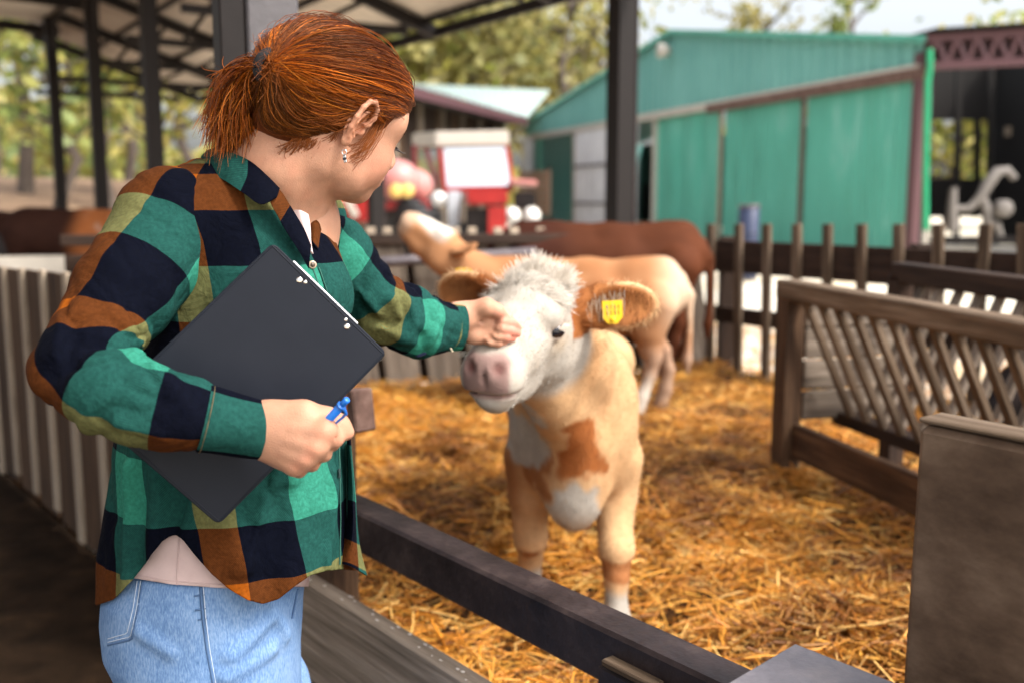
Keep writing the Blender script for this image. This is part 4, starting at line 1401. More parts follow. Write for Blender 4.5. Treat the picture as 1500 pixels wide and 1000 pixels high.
for i, (px, Y, lb) in enumerate(((1385, 40, 'yellow-green tree glimpsed through the wide rear opening of the dark shed'), (1455, 42, 'yellow-green tree glimpsed through the narrow rear opening of the dark shed'))):
    tree_at(px, Y, 8, 3.4, 80 + i, lb, YG + GR, n_leaf=1600, leaf=.26, crown_lo=.1, group='trees behind the dark shed')
# far wood closing the view
r = np.random.default_rng(99)
n = 15000
px = r.uniform(-900, 2400, n); Y = r.uniform(80, 110, n)
x = (px - 750) / FPX * Y
hh = 6.0 + 3 * np.sin(px * .013) + 2 * np.sin(px * .037 + 1) + np.where((px > 950) & (px < 1800), -3, 0)
z = r.random(n) ** .8 * hh + np.array([bank_z(a, b2) for a, b2 in zip(x, Y)]) 
pos = np.stack([x, Y, z], 1)
nn_ = nrm(r.normal(0, 1, (n, 3))); u = nrm(np.cross(nn_, r.normal(0, 1, (n, 3)))); v = np.cross(nn_, u)
L = r.uniform(.5, 1.1, (n, 1))
V = np.stack([pos - u * L, pos + v * L * .6, pos + u * L, pos - v * L * .6], 1).reshape(-1, 3)
pal = np.array(YG + GR + OL)
mk_o = mk('distant_woods', V, np.arange(4 * n).reshape(-1, 4), LEAF, col=np.repeat(pal[r.integers(0, len(pal), n)], 4, 0))
tag(mk_o, 'distant yellow-green woodland closing the view beyond the farm', 'woods', kind='stuff')

# roof over the aisle in which the woman and the viewer stand (its underside is above the picture)
ar = thing('aisle_roof', 'ribbed roof over the aisle beside the pen, above the woman', 'roof', (*(F0 - FN * .8)[:2], 3.0))
q0 = F0 - FN * .30 - VP_A * 2.5; q0[2] = 3.12
for i in range(4):
    corrug('roof_sheet', q0 + VP_A * (6.4 * i / 4), VP_A * 1.6, -FN * 5 + [0, 0, .5], 7, .03, M['sheet_beige'], ar, thick=.005)
bar('eave_beam', q0 - [0, 0, .06], q0 + VP_A * 6.4 - [0, 0, .06], .08, .12, M['steel_dark'], ar)
# ------------------------------------------------------------------ the woman
def on_solid(sol, px, py, y0=.7, y1=2.4, lift=0.0):
    """where the view ray through a pixel meets a solid"""
    px, py = np.atleast_1d(px).astype(float), np.atleast_1d(py).astype(float)
    d = np.stack([P(a, b2, 1.0) for a, b2 in zip(px, py)]) - np.array([0, 0, CAM_Z])
    d /= np.linalg.norm(d, axis=1, keepdims=True)
    t = np.full(len(px), y0)
    o = np.array([0, 0, CAM_Z])
    for _ in range(90):
        s = sol.dist(o + d * t[:, None]) - lift
        t = np.where(t < y1 * 1.2, t + np.clip(s, -.01, .05) * .75, t)
    return o + d * t[:, None]

wo = thing('person', 'red-haired woman in green and brown plaid shirt and jeans leaning over the pen', 'person', (*P(300, 900, 1.5)[:2], -.27))
skin = attr_mat('skin', rough=.56, sss=.09, sss_r=(1, .32, .18), sss_scale=.005, bump=.35, bscale=520, nvar=.10, nscale=60, spec=.35)
SK = np.array([.445, .232, .148])
TD = 1.5

# ---- head
yaw, dn_ = R(40), R(19)
fx = np.array([math.cos(yaw) * math.cos(dn_), math.sin(yaw) * math.cos(dn_), -math.sin(dn_)])
ly = np.array([-math.sin(yaw), math.cos(yaw), 0])
roll = R(13)
uz = np.cross(fx, ly)
ly, uz = ly * math.cos(roll) + uz * math.sin(roll), uz * math.cos(roll) - ly * math.sin(roll)
HM = np.stack([fx, ly, uz], 1)
HC = P(484, 178, 1.46)
HS = 1.07
def hp(x, y, z):
    return HC + HM @ (np.array([x, y, z]) * HS)
def hl(p):
    return ((p - HC) @ HM) / HS
head = Solid()
def hE(c, r, k=.012, rot=None, op='+'):
    Mx = HM if rot is None else HM @ np.array(Matrix.Rotation(rot[1], 3, rot[0]))
    c = (c[0], c[1], c[2] * (.80 if c[2] < 0 else 1))
    pr = s_ell(hp(*c), np.array(r) * HS, Mx)
    (head.add if op == '+' else head.sub)(pr, k)
def hCn(a, b2, ra, rb, k=.012):
    a, b2 = ((q_[0], q_[1], q_[2] * (.80 if q_[2] < 0 else 1)) for q_ in (a, b2))
    head.add(s_cone(hp(*a), hp(*b2), ra * HS, rb * HS), k)
hE((-.018, 0, .028), (.093, .074, .088))
hE((.032, 0, -.022), (.056, .058, .072), .03)
hE((.045, 0, .045), (.045, .055, .045), .03)
for s in (-1, 1):
    hCn((-.006, s * .046, -.044), (.032, s * .036, -.075), .019, .0175, .03)
    hCn((.032, s * .038, -.076), (.070, s * .008, -.089), .018, .016, .02)
    hCn((-.014, s * .044, -.052), (.014, s * .041, -.064), .021, .020, .035)
    hE((.056, s * .036, -.026), (.028, .022, .026), .025)
    hE((.058, s * .028, -.048), (.022, .020, .020), .025)
    hE((.066, s * .030, .030), (.016, .028, .020), .03)
    hE((.098, s * .031, .006), (.014, .016, .008), .012, op='-')
    hE((.072, s * .031, .006), (.0145, .0145, .0125), .004)
    hE((.096, s * .012, -.030), (.010, .008, .007), .006)
hCn((.082, 0, .018), (.104, 0, -.022), .0085, .011, .012)
hE((.076, 0, -.090), (.017, .020, .014), .015)
hE((.083, 0, -.060), (.018, .028, .018), .012)
hE((.095, 0, -.054), (.009, .021, .006), .005)
hE((.093, 0, -.065), (.009, .018, .0065), .005)
hE((.108, 0, -.0597), (.018, .024, .0012), .003, op='-')
# neck and nape
nb_ = P(398, 285, 1.485)
head.chain([(hp(-.034, 0, -.02), .056), (hp(-.045, 0, -.080), .053), (nb_, .062)], .03)
head.chain([(hp(-.006, 0, -.066), .034), (P(424, 305, 1.46), .04)], .03)
head.chain([(P(395, 255, 1.49), .055), (P(320, 290, 1.44), .05)], .04)
head.chain([(P(395, 255, 1.49), .05), (P(430, 300, 1.58), .05)], .04)
head.chain([(nb_, .07), (P(400, 360, 1.5), .09)], .05)
# sinew from the ear to the collar bone
head.chain([(hp(-.015, -.052, -.06), .014), (P(440, 300, 1.44), .010)], .02)
hV, hF = head.mesh(.0032)
hV = relax(hV, hF, 1, .4)
# ears: helix, inner ridge, bowl, tragus and lobe
earsV = []
for s in (-1, 1):
    eM = HM @ np.array(Matrix.Rotation(.26, 3, 'Y')) @ np.array(Matrix.Rotation(-.42 * s, 3, 'Z'))
    ec = hp(-.004, s * .0835, .010)
    def ep(v, u, w_=0.0): return ec + eM @ (np.array([v, s * w_, u]) * HS * .99)
    er = Solid(); k_ = HS * .99
    er.add(s_ell(ep(-.001, .002, -.004), np.array([.0165, .0040, .029]) * k_, eM), .003)
    hx_ = [(.004, -.003, .001), (.012, .006, .004), (.0145, .018, .004), (.009, .029, .004), (-.002, .0335, .004), (-.012, .029, .005), (-.0175, .017, .006), (-.0175, .002, .006), (-.0135, -.012, .004), (-.007, -.022, .002)]
    er.chain([(ep(*p), .0034 * k_) for p in hx_], .0025)
    er.chain([(ep(.001, .020, .001), .0028 * k_), (ep(-.007, .010, .003), .0032 * k_), (ep(-.0095, -.003, .003), .0030 * k_), (ep(-.005, -.014, .002), .0030 * k_), (ep(.004, -.0175, .001), .003 * k_)], .003)
    er.add(s_ell(ep(.0125, -.006, .001), np.array([.0040, .0045, .0060]) * k_, eM), .004)
    er.add(s_ell(ep(-.001, -.027, .000), np.array([.0085, .0048, .0095]) * k_, eM), .005)
    er.sub(s_ell(ep(.003, -.006, .002), np.array([.0075, .0060, .0085]) * k_, eM), .003)
    v, f = er.mesh(.0012); earsV.append((relax(v, f, 1, .3), f))
nh0 = len(hV)
hV, hF = merge([(hV, hF)] + earsV)
def skin_col(V):
    c = np.tile(SK, (len(V), 1)) * (1 + .05 * fnoise(V, 40, 5))[:, None]
    c = mix(c, np.array([.46, .19, .115]), sstep(-.1, .9, fnoise(V, 70, 6) * .6 + fnoise(V, 24, 7) * .5) * .45)
    return c
q = hl(hV)
hc = skin_col(hV)
def blush(c, ctr, rad, colr, amt):
    w = np.exp(-(((q - np.array(ctr)) / rad) ** 2).sum(1))
    return mix(c, colr, w * amt)
for s in (-1, 1):
    hc = blush(hc, (.06, s * .045, -.035), .028, (.62, .24, .16), .45)
    hc = blush(hc, (-.002, s * .083, .012), .034, (.50, .19, .10), .55)
hc = blush(hc, (.10, 0, -.048), np.array([.014, .022, .010]), (.46, .14, .12), .85)

# ---- near (right) hand gripping the clipboard
nh = Solid()
kn = [((477, 629), 1.176), ((464, 653), 1.172), ((448, 670), 1.174), ((432, 682), 1.180)]
wr = [((384, 608), 1.194), ((382, 624), 1.190), ((382, 640), 1.192), ((384, 653), 1.197)]
rad = [.0130, .0124, .0116, .0108]
nh.add(s_ell(P(428, 634, 1.192), (.038, .0150, .036)), .012)
nh.chain([(P(350, 622, 1.20), .030), (P(392, 630, 1.200), .028)], .015, sq=.72, axis=(0, 1, 0))
for (k_, w_, r_) in zip(kn, wr, rad):
    nh.add(s_cone(P(*w_[0], w_[1]), P(*k_[0], k_[1]), r_ * 1.15, r_), .020)
    nh.add(s_ell(P(*k_[0], k_[1] - .0022), (r_ * .88,) * 3), .008)
    # extensor tendon running up to the knuckle
    a_, b_ = P(*w_[0], w_[1]), P(*k_[0], k_[1]); m_ = a_ + (b_ - a_) * .55 + [0, -r_ * 1.02, 0]
    nh.add(s_cone(m_, b_ + [0, -r_ * .8, 0], .0016, .0024), .008)
# knuckle to fingertip, closing round the edge of the board
nh.chain([(P(477, 629, 1.176), .0128), (P(489, 641, 1.188), .0116), (P(485, 648, 1.212), .0100), (P(466, 650, 1.232), .0085)], .006)
nh.chain([(P(464, 653, 1.172), .0122), (P(473, 663, 1.192), .0106), (P(468, 666, 1.215), .0092), (P(453, 662, 1.235), .0080)], .005)
nh.chain([(P(448, 670, 1.174), .0114), (P(456, 678, 1.194), .0098), (P(451, 679, 1.216), .0088), (P(438, 675, 1.235), .0076)], .005)
nh.chain([(P(432, 682, 1.180), .0106), (P(438, 688, 1.197), .0088), (P(433, 688, 1.216), .0078), (P(422, 684, 1.232), .0068)], .005)
# thumb: leaves the side of the palm near its base, lies along the pen
nh.chain([(P(400, 606, 1.194), .0150), (P(446, 606, 1.190), .0145), (P(480, 612, 1.198), .0118), (P(498, 622, 1.203), .0104), (P(509, 633, 1.206), .0084)], .012)
for a, b2, dd in (((486, 633), (494, 645), 1.172), ((490, 612), (494, 622), 1.186)):
    nh.sub(s_cone(P(*a, dd), P(*b2, dd), .0010, .0010), .003)
nV, nF = nh.mesh(.0019)
nV = relax(nV, nF, 2, .4)

# ---- far (left) hand, palm towards the camera, fingers bent against the calf's face
fh = Solid()
FD = 1.83
fh.chain([(P(630, 470, 1.775), .026), (P(672, 467, 1.80), .0265)], .012, sq=.8, axis=(0, 1, 0))
fh.add(s_cone(P(672, 462, 1.80), P(712, 466, 1.825), .024, .022), .012)
fh.add(s_ell(P(706, 484, 1.825), (.026, .018, .026)), .012)
fh.add(s_ell(P(692, 490, 1.815), (.020, .017, .018)), .012)
fh.chain([(P(684, 456, 1.805), .018), (P(712, 450, 1.800), .0165), (P(728, 455, 1.806), .0125), (P(740, 465, 1.818), .0098)], .008)
for pts, r_ in (([(720, 470, 1.832), (737, 471, 1.812), (750, 474, 1.822), (758, 480, 1.838)], .0098),
                ([(718, 480, 1.830), (735, 482, 1.808), (748, 485, 1.816), (757, 488, 1.834)], .0100),
                ([(714, 489, 1.828), (729, 492, 1.806), (741, 494, 1.812), (750, 495, 1.828)], .0094),
                ([(707, 496, 1.826), (719, 500, 1.806), (730, 502, 1.810), (738, 501, 1.824)], .0082)):
    rr = [r_ * 1.12, r_ * 1.05, r_ * .97, r_ * .86]
    fh.chain([(P(*p), w) for p, w in zip(pts, rr)], .0035)
for a, b2 in (((724, 474), (730, 479)), ((722, 486), (728, 490)), ((716, 495), (720, 498)), ((702, 470), (718, 476))):
    fh.sub(s_cone(P(*a, 1.80), P(*b2, 1.795), .003, .003), .006)
fV, fF = fh.mesh(.0019)
fV = relax(fV, fF, 2, .4)

# ---- torso and legs inside the clothes, arms inside the sleeves: one coarse continuous body
bd_ = Solid()
bd_.chain([(P(400, 330, TD), .10), (P(360, 480, TD), .105), (P(330, 640, TD), .095), (P(310, 800, TD), .08), (P(305, 900, TD), .085)], .03)
bd_.chain([(P(300, 330, 1.46), .06), (P(250, 345, 1.39), .05), (P(105, 548, 1.2), .036), (P(240, 598, 1.18), .034), (P(385, 630, 1.2), .024)], .03)
bd_.chain([(P(440, 345, 1.58), .06), (P(482, 365, 1.62), .045), (P(560, 455, 1.68), .034), (P(640, 470, 1.77), .026)], .03)
for s in (-.075, .075):
    q0 = P(315, 880, TD)
    bd_.chain([(q0 + [s * .3, s * .7, 0], .07), (q0 + [.03 + s * .2, s, -.40], .055), (q0 + [.0 + s * .2, s, -.62], .04)], .04)
    ft = q0 + [s * .2, s, 0]; ft[2] = -.22
    bd_.chain([(q0 + [.0 + s * .2, s, -.62], .04), (ft, .038), (ft + [.12, .04, -.01], .03)], .03)
bV, bF = bd_.mesh(.011)
parts = [(hV, hF), (nV, nF), (fV, fF), (bV, bF)]
V, F = merge(parts)
cn = skin_col(nV); qx, qy = proj(nV)
for c0, rr, am in (((476, 630), 13, .35), ((463, 655), 11, .4), ((447, 673), 11, .4), ((432, 685), 10, .4), ((509, 634), 9, .5), ((490, 643), 10, .3)):
    cn = mix(cn, (.62, .25, .16), np.exp(-((qx - c0[0]) ** 2 + (qy - c0[1]) ** 2) / rr ** 2) * am)
cf = skin_col(fV) * 1.06; qx, qy = proj(fV)
cf = mix(cf, (.60, .20, .15), sstep(728, 756, qx) * .75)
cf = mix(cf, (.62, .28, .2), np.exp(-((qx - 735) ** 2 + (qy - 463) ** 2) / 12 ** 2) * .7)
col = np.concatenate([hc, cn, cf, skin_col(bV)])
body = mk('body', V, F, skin, wo, smooth=True, col=col)
nl = Solid(); nM = frame_from(P(509, 633, 1.206) - P(498, 622, 1.203), (.25, -.95, .15))
nl.add(s_ell(P(506, 630, 1.1985) + nM[:, 2] * .0012, (.0062, .0044, .0018), nM), .001)
v, f = nl.mesh(.0009); mk('thumb_nail', v, f, plain('finger_nail', (.56, .33, .27), rough=.25, bump=0), body, smooth=True)
# eye, lashes, brow on the visible side
eye_m = plain('eye_white', (.75, .72, .68), rough=.2, bump=0)
ll, bl_ = [], []
r = np.random.default_rng(11)
for s in (-1, 1):
    for k in range(26):
        a = -1.0 + 2.0 * k / 25
        p0 = hp(.0885 - .004 * a * a, s * (.031 + .0145 * a), .0035 - .003 * a * a)
        p1 = hp(.097 - .003 * a * a, s * (.031 + .018 * a), -.001)
        p2 = hp(.1005 - .003 * a * a, s * (.031 + .020 * a), .001)
        ll.append([p0, p1, p2])
    for k in range(60):
        a = r.uniform(-1, 1)
        c0 = np.array([.094 - .010 * a * a - .004 * (a > 0) * a, s * (.033 + .021 * a), .0255 + .005 * (1 - a * a) - .002 + r.normal(0, .0014)])
        d0 = nrm(c0 - np.array([.02, 0, .02])); lo, hi = .03, .13
        for _ in range(16):
            m_ = (lo + hi) / 2
            lo, hi = (m_, hi) if head.dist(hp(*(np.array([.02, 0, .02]) + d0 * m_))[None])[0] < 0 else (lo, m_)
        c0 = np.array([.02, 0, .02]) + d0 * (lo + .0004)
        bl_.append([hp(*c0), hp(*(c0 + [-.0005, s * .003, .001])), hp(*(c0 + [-.003, s * .007, .0012]))])
lash_m = plain('dark_lashes', (.025, .014, .010), rough=.5, bump=0)
V, F = strands_mesh(np.array(ll), np.array([.0006, .0004, .00015])); mk('eyelashes', V, F, lash_m, wo)
V, F = strands_mesh(np.array(bl_), np.array([.0005, .0005, .0002])); mk('eyebrow', V, F, plain('brow_hair', (.10, .045, .02), rough=.5, bump=0), wo)

# ---- hair
cap = Solid()
def cE(c, r_, k=.02):
    cap.add(s_ell(hp(*c), np.array(r_) * HS, HM), k)
cE((-.018, 0, .032), (.098, .083, .084), .02)
cE((.032, 0, .060), (.060, .066, .046), .03)
cE((-.062, 0, .035), (.052, .062, .062), .03)
cE((-.062, 0, -.016), (.044, .060, .050), .03)
cE((-.005, 0, .074), (.066, .056, .034), .03)
cV, cF = cap.mesh(.004)
q = hl(cV)
hx = [-.20, -.115, -.085, -.050, -.024, -.008, .018, .032, .052, .078, .098, .12]
hz = [-.14, -.095, -.070, -.048, -.020, .022, .024, .010, .024, .046, .070, .105]
g = q[:, 2] - np.interp(q[:, 0], hx, hz)
cV2, cF2, _ = clip(cV, cF, g)
hair_m, nt, b = new_mat('auburn_hair')
at = N(nt, 'ShaderNodeAttribute', attribute_name='Col')
nt.links.new(at.outputs['Color'], b.inputs['Base Color'])
b.inputs['Roughness'].default_value = .40; b.inputs['Specular IOR Level'].default_value = .45
b.inputs['Specular Tint'].default_value = (1.0, .55, .25, 1)
def hair_col(n, r_, t0=.5):
    pal = np.array([[.19, .038, .005], [.30, .072, .007], [.38, .10, .009], [.10, .020, .004], [.62, .19, .016], [.040, .009, .004]])
    c = pal[r_.choice(6, n, p=[.25, .27, .2, .14, .06, .08])]
    return c * r_.uniform(.8, 1.2, (n, 1))
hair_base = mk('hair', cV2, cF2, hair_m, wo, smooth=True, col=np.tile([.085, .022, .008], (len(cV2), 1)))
TIE = np.array([-.108, -.030, .030])
def cap_radius(dirs, c0=np.array([-.02, 0, .035])):
    lo, hi = np.full(len(dirs), .02), np.full(len(dirs), .22)
    for _ in range(18):
        m_ = (lo + hi) / 2
        d = cap.dist(HC + ((c0 + dirs * m_[:, None]) * HS) @ HM.T)
        lo, hi = np.where(d < 0, m_, lo), np.where(d < 0, hi, m_)
    return (lo + hi) / 2
C0 = np.array([-.02, 0, .035])
r = np.random.default_rng(21)
nS = 8600; mS = 14
# roots along the hair line (most) and over the scalp (the rest)
k = r.random(nS)
xr = np.where(k < .72, r.uniform(-.10, .099, nS), r.uniform(-.08, .085, nS))
zr_ = np.interp(xr, hx, hz) + np.where(k < .72, r.random(nS) ** 2 * .02, r.uniform(.01, .10, nS))
yr = np.where(r.random(nS) < .62, -1, 1) * .09
# the front hair line runs across the forehead: spread these roots sideways
front = r.random(nS) < .40
xr = np.where(front, r.uniform(.070, .105, nS), xr)
yr = np.where(front, r.uniform(-.075, .06, nS), yr)
zr_ = np.where(front, np.interp(xr, hx, hz) + r.random(nS) * .03, zr_)
D0 = nrm(np.stack([xr, yr, zr_], 1) - C0)
D1 = nrm(TIE - C0 + r.normal(0, .004, (nS, 3)))
om = np.arccos(np.clip((D0 * D1).sum(1), -1, 1))
tt = np.linspace(0, 1, mS)
clump = np.floor((np.arctan2(D0[:, 1], D0[:, 2]) + 4) * 9 + D0[:, 0] * 14).astype(int)
cl_off = np.random.default_rng(2).normal(0, 1, 400)[clump % 400]
cl_lift = np.random.default_rng(4).normal(0, 1, 400)[(clump * 7) % 400]
sw = r.normal(0, .10, nS) + .13 * cl_off
# strands from the temples first sweep over the ear, then back
W0 = np.sin((1 - tt)[None] * om[:, None]) / np.sin(om)[:, None]; W1 = np.sin(tt[None] * om[:, None]) / np.sin(om)[:, None]
DD = W0[..., None] * D0[:, None] + W1[..., None] * D1[:, None]
ax_ = nrm(np.cross(D0, D1))
DD = nrm(DD + ax_[:, None] * (sw[:, None] * np.sin(np.pi * tt)[None])[..., None] + np.array([0, 0, -.10])[None, None] * (np.sin(np.pi * tt) ** 2)[None, :, None] * (np.abs(D0[:, 1]) > .5)[:, None, None])
RR = cap_radius(DD.reshape(-1, 3)).reshape(nS, mS)
lift = 0.0006 + .0020 * r.random((nS, 1)) + .0016 * cl_lift[:, None] * np.sin(np.pi * tt)[None] + .010 * np.maximum(0, np.sin(np.pi * tt))[None] ** 2 * (r.random((nS, 1)) < .04)
wav = .0012 * np.sin(tt[None] * r.uniform(5, 12, (nS, 1)) + r.uniform(0, 6, (nS, 1)))
Lp = C0 + DD * (RR + lift + wav)[..., None]
Lp = Lp * 1.0
W = HC + (Lp * HS) @ HM.T
Lq = DD * (RR + lift + wav)[..., None] + C0
hit = ((np.abs((Lq[..., 0] + .006) / .017) ** 2 + np.abs((Lq[..., 2] + .004) / .028) ** 2 < 1) & (np.abs(Lq[..., 1]) > .045)).any(1)
W = W[~hit]; nK = len(W)
rd = .00052 * r.uniform(.6, 1.25, (nK, 1)) * np.interp(tt, [0, .1, 1], [.5, 1, 1])[None]
V, F = strands_mesh(W, rd, 3)
c = hair_col(nS, r)
c = c * np.clip(1 + .20 * cl_lift, .5, 1.4)[:, None] * np.interp(D0[:, 2] + .2 * D0[:, 0], [-.6, .35], [.34, 1.12])[:, None]  # lower strands darkened: shade painted into the hair colour
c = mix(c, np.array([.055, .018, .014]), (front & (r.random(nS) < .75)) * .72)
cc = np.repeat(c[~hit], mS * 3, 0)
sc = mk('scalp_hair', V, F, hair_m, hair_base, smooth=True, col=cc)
# pony tail
T0 = hp(*TIE)
nP = 3000; mP = 16
def px3(px, py, d): return P(px, py, d)
ta = np.linspace(0, 1, mP)
ex = r.uniform(0, 1, nP); ey = r.uniform(0, 1, nP)
a0 = T0[None] + r.normal(0, .006, (nP, 3))
ctr1 = px3(372, 92, 1.43); ctr2 = px3(318, 108, 1.42)
e0_ = px3(312, 196, 1.42); e1__ = px3(388, 232, 1.42)
p1 = ctr1[None] + r.normal(0, 1, (nP, 3)) * [.012, .022, .010] + (ex[:, None] * [.012, 0, -.014])
p2 = ctr2[None] + r.normal(0, 1, (nP, 3)) * [.009, .024, .010] + (ex[:, None] * (px3(376, 140, 1.42) - ctr2))
p3 = e0_[None] + ex[:, None] * (e1__ - e0_) + r.normal(0, 1, (nP, 3)) * [.009, .020, .022] + np.where(r.random((nP, 1)) < .3, r.uniform(0, .05, (nP, 1)), 0) * np.array([0, 0, 1.0])
B = lambda t: ((1 - t) ** 3)[None, :, None] * a0[:, None] + (3 * (1 - t) ** 2 * t)[None, :, None] * p1[:, None] + (3 * (1 - t) * t ** 2)[None, :, None] * p2[:, None] + (t ** 3)[None, :, None] * p3[:, None]
PW = B(ta)
cl = (ex * 14).astype(int)
PW = PW + np.sin(ta * 5 + cl[:, None] * 2.1)[..., None] * .0035 * np.array([1, .6, .2]) * ta[None, :, None]
PW += (np.array([[math.sin(i * 3.3), math.cos(i * 5.1), math.sin(i * 7.7)] for i in range(14)])[np.clip(cl, 0, 13)] * .005)[:, None] * np.sin(np.pi * ta * .8)[None, :, None]
rd = .0008 * r.uniform(.6, 1.2, (nP, 1)) * np.interp(ta, [0, .8, 1], [1, .9, .3])[None]
V, F = strands_mesh(PW, rd, 3)
pc_ = hair_col(nP, r); pc_ = mix(pc_, np.array([.08, .02, .008]), (cl % 4 == 1) * .55)
mk('ponytail', V, F, hair_m, hair_base, smooth=True, col=np.repeat(pc_, mP * 3, 0))
# stray hairs
nf = 170
s0 = r.integers(0, nK, nf)
fp0 = W[s0, r.integers(2, 12, nf)]
dirn = nrm(fp0 - HC[None] + r.normal(0, .05, (nf, 3)))
bk = nrm(T0[None] - fp0) 
fl_ = np.stack([fp0 - dirn * .004, fp0 + dirn * .009 + bk * .02, fp0 + dirn * .013 + bk * .045 + r.normal(0, .008, (nf, 3)), fp0 + dirn * .012 + bk * .07 + r.normal(0, .014, (nf, 3))], 1)
V1 = strands_mesh(fl_, .00028 * np.ones(4))
s1 = r.integers(0, nP, 120)
b0 = PW[s1, 7]; o_ = nrm(b0 - P(360, 150, 1.43)[None] + r.normal(0, .01, (120, 3)))
fl2 = np.stack([b0, b0 + o_ * .012 + [0, 0, -.015], b0 + o_ * .018 + np.array([0, 0, -.045]) + r.normal(0, .006, (120, 3)), PW[s1, 15] + o_ * .012], 1)
V2 = strands_mesh(fl2, .0003 * np.ones(4))
# wisps at the nape and before the ear
w3 = []
wx = r.uniform(-.085, -.018, 90)
wd = nrm(np.stack([wx, np.full(90, -.075), np.interp(wx, hx, hz) + .004], 1) - C0)
wp0 = HC + ((C0 + wd * (cap_radius(wd) + .0005)[:, None]) * HS) @ HM.T
for k in range(90):
    a = r.random()
    p0 = wp0[k]
    d = HM @ np.array([r.normal(-.004, .008), .006, -.016 - .016 * r.random()])
    w3.append([p0, p0 + d * .5 + HM @ np.array([0, -.004, 0]), p0 + d * .85, p0 + d + r.normal(0, .004, 3)])
for k in range(34):
    p0 = hp(.030 + r.normal(0, .008), -.070, .022 + r.normal(0, .008))
    w3.append([p0, p0 + HM @ np.array([-.004, -.006, -.020]), p0 + HM @ np.array([-.010 + r.normal(0, .003), -.006, -.042]), p0 + HM @ np.array([-.022 + r.normal(0, .005), -.003, -.058 + r.normal(0, .006)])])
for k in range(40):
    p0 = hp(.008 + r.normal(0, .006), -.080, .040 + r.normal(0, .006))
    w3.append([p0, p0 + HM @ np.array([-.018, -.010, -.022]), p0 + HM @ np.array([-.042, -.006, -.040 + r.normal(0, .004)]), p0 + HM @ np.array([-.075, .004, -.040 + r.normal(0, .006)])])
V3 = strands_mesh(np.array(w3), .00045 * np.ones(4))
V, F = merge([V1, V2, V3])
mk('loose_strands', V, F, hair_m, hair_base, smooth=True, col=np.tile([.22, .06, .014], (len(V), 1)))
# hair tie
tie_m = plain('black_elastic', (.006, .006, .008), rough=.8, bump=.3)
e_d = nrm(P(372, 92, 1.43) - T0); fr = frame_from(e_d)
th = np.linspace(0, 2 * np.pi, 25)
c0 = T0 + e_d * .014
pts = c0 + .0205 * (np.cos(th)[:, None] * fr[:, 1] + np.sin(th)[:, None] * fr[:, 2])
V, F = tube_mesh(pts, .0075, 8); mk('hair_tie', V, F, tie_m, hair_base, smooth=True)
# earring
sil = plain('silver', (.7, .7, .72), rough=.18, metallic=1.0, bump=0)
e0_ = hp(-.010, -.084, -.028)
ea = mk('earring', *tube_mesh(e0_ + .0032 * np.stack([np.cos(th), 0 * th, np.sin(th)], 1) - [0, 0, .004], .0007, 6), sil, wo, smooth=True)
bar('pendant', e0_ - [0, .001, .008], e0_ - [-.0015, .001, .018], .0045, .004, sil, ea, bevel=.0006)
bar('pendant_band', e0_ - [-.0006, .0045, .0115], e0_ - [-.0012, .0045, .0145], .0050, .001, plain('dark_enamel', (.02, .02, .025), rough=.2, bump=0), ea, bevel=.0002)
